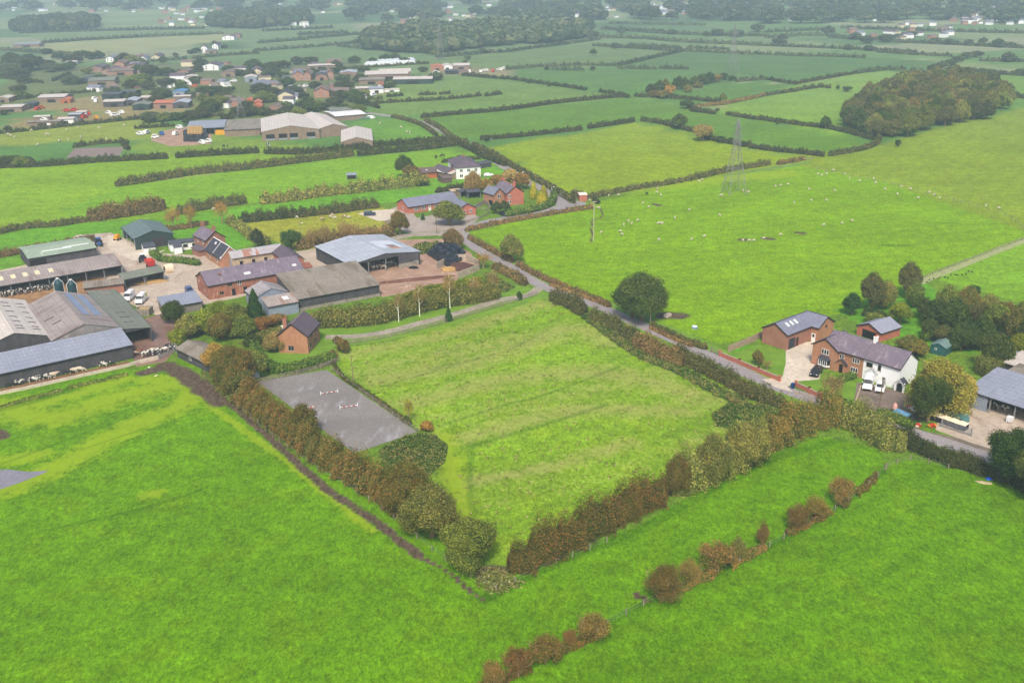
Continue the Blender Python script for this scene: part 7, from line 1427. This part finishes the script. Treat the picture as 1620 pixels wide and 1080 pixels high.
for j in range(4):
    for i in range(8):
        for k in range(1 + ((i + j) % 3 > 0)):
            p = G(294 + i * 4.6, 224 - j * 4); o = bpy.data.objects.new('wrapped_bale', bm_); COL.objects.link(o); o.location = (*p, k * 1.7); o.rotation_euler = (0, 0, rs.uniform(-.1, .1)); o.scale = (1.6, 1.6, 1.5)
            tag(o, 'dark bale in the stack behind the long field hedge, one of many alike', 'bale', 'dark bales in the far yard')
sheet('bale_yard', [(238, 222), (262, 206), (300, 200), (336, 202), (334, 228), (270, 232)], EARTH, .022)
bo = bm_.copy(); bo.materials.clear(); bo.materials.append(STRAW)
for j in range(3):
    for i in range(5):
        o = bpy.data.objects.new('straw_bale', bo); COL.objects.link(o); o.location = (*G(301 + i * 4.6, 222 - j * 4), 3.3); o.rotation_euler = (0, 0, rs.uniform(-.1, .1)); o.scale = (1.5, 1.5, 1.4); tag(o, 'tan straw bale on top of the dark far bale stack, one of many alike', 'bale', 'straw bales on the far stack')
pbox('yellow_container', 'bright yellow container beside the dark bale stack', 'container', G(341, 213.5), 0, 6.2, 2.4, 2.3, YELP)
heap('silage_bags', 'white silage bag heap at the right end of the dairy sheds', 'bags', 586, 187, 3, 2, 1.6, WHITE, 9)
for i in range(6): heap('green_bale', 'greenish wrapped bale in the row behind the dairy sheds, one of many alike', 'bale', 564 + i * 4, 189 - .3 * i, 1.2, 1.1, 1.3, TEALP, 10 + i)['group'] = 'green bales behind the dairy'
# small yard clutter of the upper-left yards
cl = [(106, 177, 'r'), (118, 176, 'r'), (60, 174, 'r'), (66, 172, 'o'), (152, 189, 'y'), (134, 187, 'r'), (20, 160, 'o'), (172, 181, 'w'), (182, 184, 'w'), (192, 180, 'w'), (140, 182, 'r'), (70, 192, 'w'), (128, 194, 'n'), (80, 198, 'w'), (256, 214, 'b'), (246, 219, 'w'), (232, 212, 'w'), (222, 214, 'w'), (278, 214, 'w'), (284, 204, 'w'), (300, 206, 'w'), (330, 226, 'w'), (320, 228, 'w'), (150, 158, 'w'), (152, 162, 'w'), (268, 140, 'w'), (300, 135, 'w'), (308, 138, 'o'), (260, 134, 'w'), (405, 122, 'n'), (360, 138, 'w'), (370, 130, 'w'), (475, 140, 'w'), (484, 138, 'w'), (460, 140, 'w'), (690, 116, 'w'), (730, 116, 'w'), (742, 115, 'w'), (748, 118, 'n'), (760, 115, 'w'), (768, 113, 'w'), (740, 110, 'w'), (780, 114, 'r'), (790, 112, 'w'), (798, 110, 'w'), (720, 114, 'b'), (548, 154, 'w'), (554, 152, 'w'), (590, 152, 'w'), (577, 152, 'r')]
cm_ = dict(r=REDP, o=ORP, y=YELP, w=WHITE, n=TILEB, b=BLUEP)
for x, y, k in cl:
    o = empty('parked_vehicle', (*G(x, y), 0), rs.uniform(0, 3)); tag(o, 'small parked vehicle or machine in the cluttered yards at upper left, one of many alike', 'vehicle', 'vehicles in the cluttered yards')
    L_ = rs.uniform(3.6, 6); b = MB(); b.box(-L_ / 2, -1, .4, L_ / 2, 1, 1.4); b.prism([(-1, 1.4), (1, 1.4), (.85, 2.2), (-.85, 2.2)], -L_ * .35, L_ * .2); b.build('body', cm_[k], o); b = MB(); b.box(-L_ * .34, -1.01, 1.45, L_ * .19, 1.01, 1.95); b.build('window', GLASS, o); b = MB()
    for q in (-L_ * .3, L_ * .3):
        for s in (-1, 1): b.cyl((q, s * .8, .4), (q, s * 1.03, .4), .4, .4, 8)
    b.build('wheels', TYRE, o)
# ------------------------------------------------------------------ right-hand farm and gardens
for x, y, mt_, lb in ((1496, 657, DTEAL, 'dark teal domed calf hutch, left of three'), (1507, 662, TEALP, 'pale teal domed calf hutch in the middle of three'), (1520, 667, TEALP, 'pale teal domed calf hutch, right one of three')):
    o = empty('calf_hutch', (*G(x, y), 0), an + math.pi); tag(o, lb, 'calf hutch'); b = MB(); n = 10; b.prism([(1.2 * math.cos(math.pi * k / n), 1.9 * math.sin(math.pi * k / n)) for k in range(n + 1)], -1.2, 1.2, 0, 'y'); b.build('shell', mt_, o)
    b = MB(); b.prism([(.5, 0), (.5, 1.0), (-.5, 1.0), (-.5, 0)], 1.201, 1.23, 0, 'y'); b.build('doorway', DARKM, o)
for i in range(4):
    x = 1481 + i * 13.2; y = 664 + i * 4.6; o = empty('calf_pen', (*G(x, y), 0), an); tag(o, ['first', 'second', 'third', 'last'][i] + ' from the left of the four calf pens with pale conical lids', 'calf pen', 'calf pens with pale lids')
    b = MB(); b.box(-1.05, -.9, 0, 1.05, .9, 1.2); b.build('pen', mat('dark_pen', alb(64, 54, 66), alb(52, 44, 54), 1, 4, stripe=('X', 4, .5)), o); b = MB(); v = [(-1.1, -.95, 1.2), (1.1, -.95, 1.2), (1.1, .95, 1.2), (-1.1, .95, 1.2), (0, 0, 1.75)]; b.add(v, [(0, 1, 4), (1, 2, 4), (2, 3, 4), (3, 0, 4), (3, 2, 1, 0)]); b.build('lid', CH, o)
o = empty('water_tank', (*G(1597, 667), 0), an); tag(o, 'white caged water tank at the mouth of the cattle barn', 'tank'); b = MB(); b.box(-.55, -.55, .15, .55, .55, 1.15); b.build('tank', WHITE, o); b = MB()
for q in (-.5, -.17, .17, .5): b.box(q - .02, -.6, .1, q + .02, -.56, 1.2); b.box(-.6, q - .02, .1, -.56, q + .02, 1.2)
b.build('cage', STEEL, o); b = MB(); b.box(-.6, -.6, 0, .6, .6, .12); b.build('pallet', GTIM, o)
bld('cream_chest', 'teal and white covered trailer partly hidden by the dark roadside tree', (1606, 690), (1624, 694), (1630, 686), 1.6, .5, TEALP, mat('white_sheet', (0, 0, 0)), 'x', 'trailer')
o = empty('tarpaulin_trailer', (*G(1427, 660), 0), hd(1418, 654, 1436, 661)); tag(o, 'low trailer under a light blue tarpaulin behind the clipped hedge', 'trailer'); b = MB(); b.box(-1.6, -.8, .45, 1.6, .8, .9); b.build('bed', BOARD, o); b = MB(); b.prism([(-.85, .9), (.85, .9), (.6, 1.25), (-.6, 1.25)], -1.65, 1.65); b.build('tarpaulin', mat('light_blue_tarpaulin', alb(120, 170, 206), alb(104, 154, 192), 1, 2, rough=.4), o)
for s in (-1, 1): b = MB(); b.cyl((0, s * .8, .35), (0, s * .98, .35), .35, .35, 12); b.build('wheel', TYRE, o)
o = empty('garden_parasol', (*G(1415, 652), 0)); tag(o, 'small closed pink parasol at the hedge end of the parking yard', 'parasol'); b = MB(); b.cyl((0, 0, 0), (0, 0, 2.0), .04, .04, 6); b.build('pole', TIMBER, o); b = MB(); b.cyl((0, 0, .9), (0, 0, 1.7), .5, .42, 10); b.cyl((0, 0, 1.7), (0, 0, 2.2), .42, .04, 10); b.build('canopy', mat('pink_cloth', alb(232, 182, 168), alb(216, 160, 148), 1, 3), o)
o = vehicle('garden_tractor', 'white and red ride-on machine under the dark ash tree', 'machine', 1445, 650, hd(1438, 645, 1452, 652), VW, 'car'); o.scale = (.5, .6, .6)
b = MB(); b.box(-2.4, -.8, .5, -1.2, .8, 1.5); b.build('rear_body', REDP, o)
for x, lb in ((1452, 'red and cream garden machine left of the ash trunk'), (1474, 'red and yellow garden machine right of the ash trunk')):
    o = empty('garden_machine', (*G(x, 675), 0), rs.uniform(0, 1)); tag(o, lb, 'machine'); b = MB(); b.ell((0, 0, .5), (.7, .45, .3), 10, 6); b.build('cover', REDP, o); b = MB(); b.box(-.9, -.3, .3, -.5, .3, .6); b.box(.5, -.35, .2, .95, .35, .5); b.build('end_box', CH if x < 1460 else YELP, o)
    for s in (-1, 1):
        for q in (-.45, .45): b = MB(); b.cyl((q, s * .4, .2), (q, s * .52, .2), .2, .2, 10); b.build('wheel', REDP, o)
    b = MB(); b.cyl((-.5, -.3, .5), (-1.2, -.3, 1.0), .03, .03, 5); b.cyl((-.5, .3, .5), (-1.2, .3, 1.0), .03, .03, 5); b.cyl((-1.2, -.3, 1.0), (-1.2, .3, 1.0), .03, .03, 5); b.build('handle', BLACK, o)
heap('orange_sand_pile', 'orange earth and barrier pieces on the lane verge', 'earth pile', 1541, 734, 1.3, .6, .4, ORP, 20, -.4)
heap('blue_sheet', 'crumpled bright blue sheet beside the dark hedge', 'sheet', 1566, 757, .9, .6, .35, mat('bright_blue_sheet', alb(30, 100, 220), alb(20, 84, 200), 1, 2, rough=.4), 21, .3)
heap('sand_patch', 'flat pale sandy patch by the blue sheet', 'sand', 1557, 763, 1.4, .6, .12, mat('pale_sand', alb(206, 190, 150), alb(190, 174, 136), 1, 3), 22, -.4)
o = empty('wheelie_bin', (*G(1254, 614), 0), an); tag(o, 'dark blue wheelie bin at the brick pier of the drive', 'bin'); b = MB(); v = [(-.28, -.3, 0), (.28, -.3, 0), (.28, .3, 0), (-.28, .3, 0), (-.36, -.4, 1.05), (.36, -.4, 1.05), (.36, .4, 1.05), (-.36, .4, 1.05)]; b.add(v, [(3, 2, 1, 0), (0, 1, 5, 4), (1, 2, 6, 5), (2, 3, 7, 6), (3, 0, 4, 7), (4, 5, 6, 7)]); b.build('body', mat('bin_blue', alb(36, 76, 140), alb(30, 66, 124), 1, 3, rough=.5), o); b = MB(); b.box(-.4, -.44, 1.052, .4, .46, 1.15); b.build('lid', mat('bin_blue', (0, 0, 0)), o)
for i, x in enumerate((1519, 1527)):
    o = empty('garden_chair', (*G(x, 550), 0), .2); tag(o, ('left' if i == 0 else 'right') + ' one of two white garden chairs on the lawn by the slatted shelter', 'chair'); b = MB(); b.box(-.4, -.4, .4, .4, .4, .48); b.build('seat', WHITE, o); b = MB(); b.box(-.4, .401, .4, .4, .48, 1.2); b.build('backrest', WHITE, o)
    for sx in (-1, 1):
        for sy in (-1, 1): b = MB(); b.box(sx * .33 - .04, sy * .33 - .04, 0, sx * .33 + .04, sy * .33 + .04, .398); b.build('leg', WHITE, o)
# field troughs
o = empty('water_trough', (*G(1056, 501), 0), .8); tag(o, 'pale concrete trough on the mud patch beside the oak', 'trough'); b = MB()
for q in ((-1.1, -.5, 1.1, -.38), (-1.1, .38, 1.1, .5), (-1.1, -.379, -.98, .379), (.98, -.379, 1.1, .379)): b.box(q[0], q[1], 0, q[2], q[3], .75)
b.build('wall', CONC2, o); b = MB(); b.box(-.98, -.38, 0, .98, .38, .6); b.build('water', mat('puddle', (0, 0, 0)), o)
o = empty('lick_tub', (*G(1099, 519), 0)); tag(o, 'upturned blue-grey tub in the sheep field right of the oak', 'tub'); b = MB(); b.cyl((0, 0, 0), (0, 0, .5), .85, .65, 14); b.build('tub', mat('blue_grey_plastic', alb(130, 160, 176), alb(110, 140, 156), 1, 3), o); b = MB(); b.cyl((0, 0, .5), (0, 0, .56), .7, .7, 14); b.build('rim', WHITE, o)
heap('water_butt', 'white round tank under the orange trees by the arena', 'tank', 405, 596, .9, .7, 1.2, WHITE, 23)
o = empty('marker_post', (*G(411, 617), 0)); tag(o, 'small white post at the top left corner of the arena', 'post'); b = MB(); b.cyl((0, 0, 0), (0, 0, 1.3), .09, .09, 6); b.build('post', WHITE, o)
heap('plastic_scrap', 'pale plastic scrap lying in the grass by the muddy gateway', 'scrap', 247, 594, .5, .25, .12, CH, 24, .8)
heap('plastic_scrap', 'small white scrap on the muddy patch near the cow gate', 'scrap', 236, 581, .3, .2, .15, WHITE, 25)
heap('tin_bath', 'white object heaped on the garden growth behind the cottage', 'junk', 449, 520, 1.2, .8, .9, WHITE, 26)
# show-jumping poles
for i, (x, y, a2) in enumerate(((484, 648, .45), (521, 622, .45), (552, 644, .42))):
    o = empty('jump', (*G(x, y), 0), .30); tag(o, ('red and white jump nearest the tall hedge', 'red and white jump at the top of the arena', 'red and white jump in the middle of the arena')[i], 'jump', 'jumps in the riding arena')
    for s in (-1, 1):
        b = MB(); b.box(s * 1.9 - .05, -.05, 0, s * 1.9 + .05, .05, .8); b.box(s * 1.9 - .05, -.35, 0, s * 1.9 + .05, .35, .08); b.build('stand', WHITE if i else REDP, o)
    for z in ((.25, .6) if i == 0 else (.3,)):
        b1, b2 = MB(), MB()
        for k in range(7): (b1 if k % 2 else b2).cyl((-1.8 + k * 3.6 / 7, -.1, z), (-1.8 + (k + 1) * 3.6 / 7, -.1, z), .075, .075, 8)
        pp_ = b1.build('pole', REDP, o); b2.build('white_band', WHITE, pp_)
# ------------------------------------------------------------------ animals
def quad(kind, seed, sc=1.0, graze=False):
    """one continuous animal body from a skinned skeleton, returned as mesh data"""
    if kind == 'cow':
        J = dict(rump=(-.95, 0, 1.28), loin=(-.45, 0, 1.3), mid=(.05, 0, 1.2), chest=(.6, 0, 1.18), neck=(.98, 0, 1.32), poll=(1.3, 0, 1.5), muzz=(1.68, 0, 1.28), tail1=(-1.12, 0, 1.2), tail2=(-1.2, 0, .65))
        Rr = dict(rump=(.3, .3), loin=(.36, .36), mid=(.4, .42), chest=(.34, .38), neck=(.2, .24), poll=(.15, .17), muzz=(.09, .1), tail1=(.05, .05), tail2=(.04, .04)); hz = 1.0; lw = .22; lx = (-.85, .62)
    else:
        J = dict(rump=(-.42, 0, .62), loin=(-.2, 0, .66), mid=(.02, 0, .62), chest=(.28, 0, .6), neck=(.46, 0, .7), poll=(.58, 0, .82), muzz=(.78, 0, .7), tail1=(-.5, 0, .58), tail2=(-.52, 0, .4))
        Rr = dict(rump=(.22, .22), loin=(.26, .26), mid=(.27, .27), chest=(.24, .24), neck=(.13, .14), poll=(.09, .1), muzz=(.055, .06), tail1=(.04, .04), tail2=(.03, .03)); hz = .5; lw = .13; lx = (-.36, .3)
    if graze:
        k = .35 if kind == 'cow' else .18; J['neck'] = (J['neck'][0] + .05, 0, J['neck'][2] - k); J['poll'] = (J['poll'][0] + .05, 0, k + .15); J['muzz'] = (J['muzz'][0] - .1, 0, .1)
    names = list(J); V = [J[n] for n in names]; E = [(names.index(a), names.index(b)) for a, b in (('rump', 'loin'), ('loin', 'mid'), ('mid', 'chest'), ('chest', 'neck'), ('neck', 'poll'), ('poll', 'muzz'), ('rump', 'tail1'), ('tail1', 'tail2'))]; RR = [Rr[n] for n in names]
    for fx, top in ((lx[0], 'rump'), (lx[1], 'chest')):
        for s in (-1, 1):
            off = -.06 if fx < 0 else .0; a = len(V)
            V += [(fx, s * lw, hz * .85), (fx + (-.1 if fx < 0 else .02) * hz, s * lw * 1.05, hz * .45), (fx + (-.02) * hz, s * lw * 1.05, .04)]
            t = hz * .16; RR += [(t, t * 1.2), (t * .5, t * .5), (t * .42, t * .42)]; E += [(names.index(top), a), (a, a + 1), (a + 1, a + 2)]
    for s in (-1, 1):
        a = len(V); p = J['poll']; k = .16 if kind == 'cow' else .1; V.append((p[0] - .03, s * k * 1.3, p[2] + .02)); RR.append((k * .25, k * .3)); E.append((names.index('poll'), a))
    me = bpy.data.meshes.new(kind); me.from_pydata(V, E, []); o = bpy.data.objects.new(kind, me); COL.objects.link(o)
    sk_ = o.modifiers.new('skin', 'SKIN'); sk_.use_smooth_shade = True; sv = me.skin_vertices[0].data
    for i, r in enumerate(RR): sv[i].radius = r
    sv[names.index('mid')].use_root = True
    sub = o.modifiers.new('sub', 'SUBSURF'); sub.levels = 1; sub.render_levels = 1
    dg = bpy.context.evaluated_depsgraph_get(); dg.update(); m2 = bpy.data.meshes.new_from_object(o.evaluated_get(dg)); bpy.data.objects.remove(o); return m2
def hide(name, ca, cb, scale=1.6, t=.5, rnd=.0):
    m, N, L = newmat(name); out = N.new('ShaderNodeOutputMaterial'); P = N.new('ShaderNodeBsdfPrincipled'); L.new(P.outputs[0], out.inputs[0]); P.inputs['Roughness'].default_value = .8
    tc = N.new('ShaderNodeTexCoord').outputs['Object']; oi = N.new('ShaderNodeObjectInfo').outputs['Random']; va = N.new('ShaderNodeVectorMath'); va.operation = 'ADD'; L.new(tc, va.inputs[0]); L.new(mathn(N, L, 'MULTIPLY', oi, 37.0), va.inputs[1])
    L.new(mixc(N, L, ramp(N, L, noise(N, L, va.outputs[0], scale, 1, .4), t - .03, t + .03), ca, cb), P.inputs['Base Color']); return m
FR = hide('friesian_hide', alb(40, 38, 42), alb(236, 228, 216)); WOOL = hide('wool', alb(234, 224, 196), alb(222, 210, 178), 4); RED = hide('red_white_hide', alb(150, 92, 62), alb(232, 214, 190), 1.5); DARKH = hide('dark_hide', alb(44, 40, 42), alb(58, 50, 50)); CRH = hide('cream_hide', alb(226, 206, 176), alb(240, 226, 204))
am = {}
for kd in ('cow', 'sheep'):
    for g in (0, 1):
        for mt_ in ((FR, RED, DARKH, CRH) if kd == 'cow' else (WOOL, DARKH)):
            me = quad(kd, 1, graze=bool(g)) if not g or True else None; me.materials.clear(); me.materials.append(mt_); am[(kd, g, mt_.name)] = me
def animal(kd, x, y, mt_, label, group, graze=True, ang=None, sc=1.0):
    o = bpy.data.objects.new(kd, am[(kd, int(graze), mt_.name)]); COL.objects.link(o); o.location = (*G(x, y), 0); o.rotation_euler = (0, 0, rs.uniform(0, 6.28) if ang is None else ang); o.scale = (sc,) * 3; return tag(o, label, kd, group)
sp = [(x / 3.951 + 900, y / 3.951 + 150) for x, y in [(250, 632), (308, 629), (550, 612), (573, 629), (551, 589), (463, 680), (499, 704), (752, 724), (662, 771), (941, 755), (371, 794), (394, 806), (430, 788), (343, 815), (320, 856), (333, 876), (204, 863), (562, 910), (560, 806), (573, 806), (586, 808), (768, 906), (848, 887), (1087, 914), (1127, 914), (1156, 914), (1218, 900), (1593, 817), (1407, 678), (1608, 662), (1290, 575), (1324, 569), (1370, 562), (1557, 499), (1610, 496), (814, 544), (833, 533), (948, 632), (956, 630), (1090, 601), (1124, 610), (178, 708), (190, 710), (130, 663)]]
sp += [(1318, 270), (1337, 276), (1344, 283), (1360, 287), (1385, 290), (1425, 296), (1440, 300), (1470, 305), (1478, 309), (1486, 314), (1382, 283), (1400, 300), (1320, 302), (1283, 318), (1332, 354), (1348, 350), (1235, 372), (1280, 300), (1452, 314), (1580, 330), (1560, 326), (1300, 278), (1420, 308)]
for x, y in sp: animal('sheep', x, y + .8, WOOL, 'cream sheep grazing in the big field round the near pylon, one of many alike', 'sheep in the pylon field', sc=1.05)
animal('sheep', 1023, 308, DARKH, 'single black sheep among the cream ones', None, sc=1.2)
for x, y in [(13, 214), (17, 216), (50, 208), (73, 214), (76, 214), (106, 207), (124, 203), (157, 204), (94, 225), (108, 223), (128, 218), (169, 222), (634, 203), (644, 210), (649, 211), (601, 197), (197, 200), (60, 231), (24, 219)]: animal('sheep', x, y, WOOL, 'white sheep in the far pastures on the left, one of many alike', 'sheep in the far left pastures', sc=1.5)
for x, y in [(523, 345), (530, 347), (552, 346), (470, 346)]: animal('sheep', x, y, WOOL, 'pale sheep in the yellow field behind the cattle shed, one of a few alike', 'sheep in the yellow field', sc=1.3)
for x, y in [(526, 343), (545, 345), (510, 349), (354, 233), (360, 233)]: animal('cow', x, y, DARKH if x < 500 else RED, 'small dark calf grazing far off, one of a few alike', 'calves grazing far off', sc=.8)
animal('cow', 425, 233, FR, 'black and white cow alone in front of the dairy shed', None, sc=1.4)
for x, y in [(690, 251), (700, 249)]: animal('cow', x, y, DARKH, 'dark cow in the strip field behind the big dark tree', 'dark cows in the strip field')
animal('sheep', 513 - 175, 333, WOOL, 'white sheep lying on the strip field near the bare trees', None, sc=1.4)
for i in range(14): animal('sheep', 1466 + i * 5.5 + rs.uniform(-2, 2), 446 - i * 1.2 + rs.uniform(-2, 2), DARKH, 'small dark grazing animal beside the field track, one of many alike', 'dark grazers by the field track', sc=.55)
# cows at the yard gate
for i, (x, y, mt_) in enumerate([(217, 563, RED), (231, 564, FR), (238, 563, FR), (243, 560, CRH), (248, 562, FR), (253, 559, FR), (262, 558, FR), (267, 553, DARKH), (273, 554, FR)]):
    animal('cow', x, y, mt_, {'friesian_hide': 'black and white cow crowding at the muddy yard gate', 'red_white_hide': 'brown cow standing apart at the left of the muddy yard gate', 'cream_hide': 'only cream cow at the muddy yard gate', 'dark_hide': 'only nearly black cow at the muddy yard gate'}[mt_.name], 'cows at the muddy yard gate' if mt_ is FR else None, graze=False, ang=rs.uniform(-.6, .8))
for i, (x, y, mt_) in enumerate([(18, 609, DARKH), (54, 600, FR), (62, 597, FR), (76, 598, FR), (84, 594, CRH), (108, 590, DARKH), (118, 587, CRH), (127, 584, CRH), (165, 576, FR), (172, 574, DARKH), (28, 606, FR)]):
    animal('cow', x, 617 - .216 * x, mt_, 'cow feeding along the concrete wall below the black-boarded shed', 'cows in the feed passage', graze=bool(i % 2), ang=rs.uniform(-.4, .4) + .3)
for i in range(16): animal('cow', 4 + i * 5.8, 470 - i * 1.0 + rs.uniform(-2, 1), FR, 'black and white cow in the open front of the very long shed', 'cows in the long shed', graze=bool(i % 2), ang=rs.uniform(-.5, .5) - 1.4)
for x, y, mt_ in [(593, 427, FR), (600, 425, RED), (606, 426, CRH), (612, 421, FR), (622, 420, FR), (588, 422, FR), (596, 418, FR)]: animal('cow', x, y, mt_, 'cow inside the open front of the big grey cattle shed', 'cows in the grey cattle shed', graze=False, ang=rs.uniform(-1, 1) + 3)
for x, y in [(228, 446), (234, 444)]: animal('cow', x, y, CRH, 'cream cow in the small straw shed', 'cream cows in the straw shed', graze=False)
for x, y in [(1564, 643), (1574, 646), (1586, 650)]: animal('cow', x, y, FR, 'black and white cow in the shade of the right-hand cattle barn', 'cows in the right-hand barn', graze=False, ang=-1.2 + rs.uniform(-.5, .5))
b = MB(); p0, p1 = G(-30, 626), G(205, 574.5); L_ = np.linalg.norm(p1 - p0); b.box(0, 0, 0, L_, .9, .25); q = b.build('feed_strip', mat('brown_feed', alb(168, 120, 88), alb(140, 98, 70), .6, 2), loc=(*p0, 0), rz=math.atan2(*(p1 - p0)[::-1])); tag(q, 'brown strip of silage feed along the foot of the black-boarded shed', 'feed')
# rushes and tussocks in the paddock
b = None
def tufts(name, label, pts, n, hmax, fk, seed):
    r = np.random.default_rng(seed); pg = np.array(GL(pts)); lo, hi = pg.min(0), pg.max(0); P = r.uniform(lo, hi, (n, 2)); P = P[inpoly(P[:, 0], P[:, 1], pg)]
    w_ = r.uniform(0, 1, len(P)) ** 2; C = []; Nn = []
    for p, k in zip(P, w_):
        m_ = 5; a = r.uniform(0, 6.28, m_); rr = r.uniform(0, .5 + .4 * k, m_); C.append(np.stack([p[0] + rr * np.cos(a), p[1] + rr * np.sin(a), r.uniform(.03, .08 + hmax * k, m_)], 1))
    C = np.concatenate(C); V, Q, T = leafquads(C, np.tile([0, 0, 1.0], (len(C), 1)), .3); me = npmesh(name, V, Q, T, [FOL[fk]]); o = bpy.data.objects.new(name, me); COL.objects.link(o); tag(o, label, 'grass', kind='stuff')
FOL['straw'] = fol('straw_tuft', alb(150, 158, 76), alb(182, 172, 104), alb(206, 190, 130), rnd=.05, clump=.15)
FOL['grassy'] = fol('green_tuft', alb(122, 158, 50), alb(136, 166, 58), alb(156, 178, 72), rnd=.05, clump=.15)
pd = [(545, 552), (640, 535), (850, 475), (890, 486), (1000, 560), (1225, 640), (1180, 690), (1000, 780), (800, 890), (715, 810), (720, 720), (665, 675), (545, 590)]
tufts('grass_tussocks', 'rough yellowing tussocks all over the paddock', pd, 1500, .3, 'straw', 1)
tufts('grass_tussocks', 'weedy tussocks at the corner of the tall hedge', [(765, 895), (800, 905), (830, 925), (785, 940), (750, 925)], 500, .6, 'straw', 3)
tree('dead_weeds', 'bare', 'haw', 1152, 634, 622, 16, 'clump of dark dead weeds at the right of the paddock', 'weeds'); tree('dead_weeds', 'bare', 'haw', 1166, 640, 628, 14, 'second clump of dark dead weeds at the right of the paddock', 'weeds')
# ------------------------------------------------------------------ haze: a closed box of thin pale air round everything
def haze():
    b = MB(); b.box(-9100, -5100, -1, 9100, 12100, 96)
    m, N, L = newmat('haze'); out = N.new('ShaderNodeOutputMaterial'); v = N.new('ShaderNodeVolumePrincipled')
    v.inputs['Color'].default_value = (.64, .81, 1.0, 1); v.inputs['Density'].default_value = HAZE_D; v.inputs['Anisotropy'].default_value = 0.0
    L.new(v.outputs[0], out.inputs['Volume'])
    o = b.build('haze', m); tag(o, kind='stuff')
HAZE_D = .00029
haze()
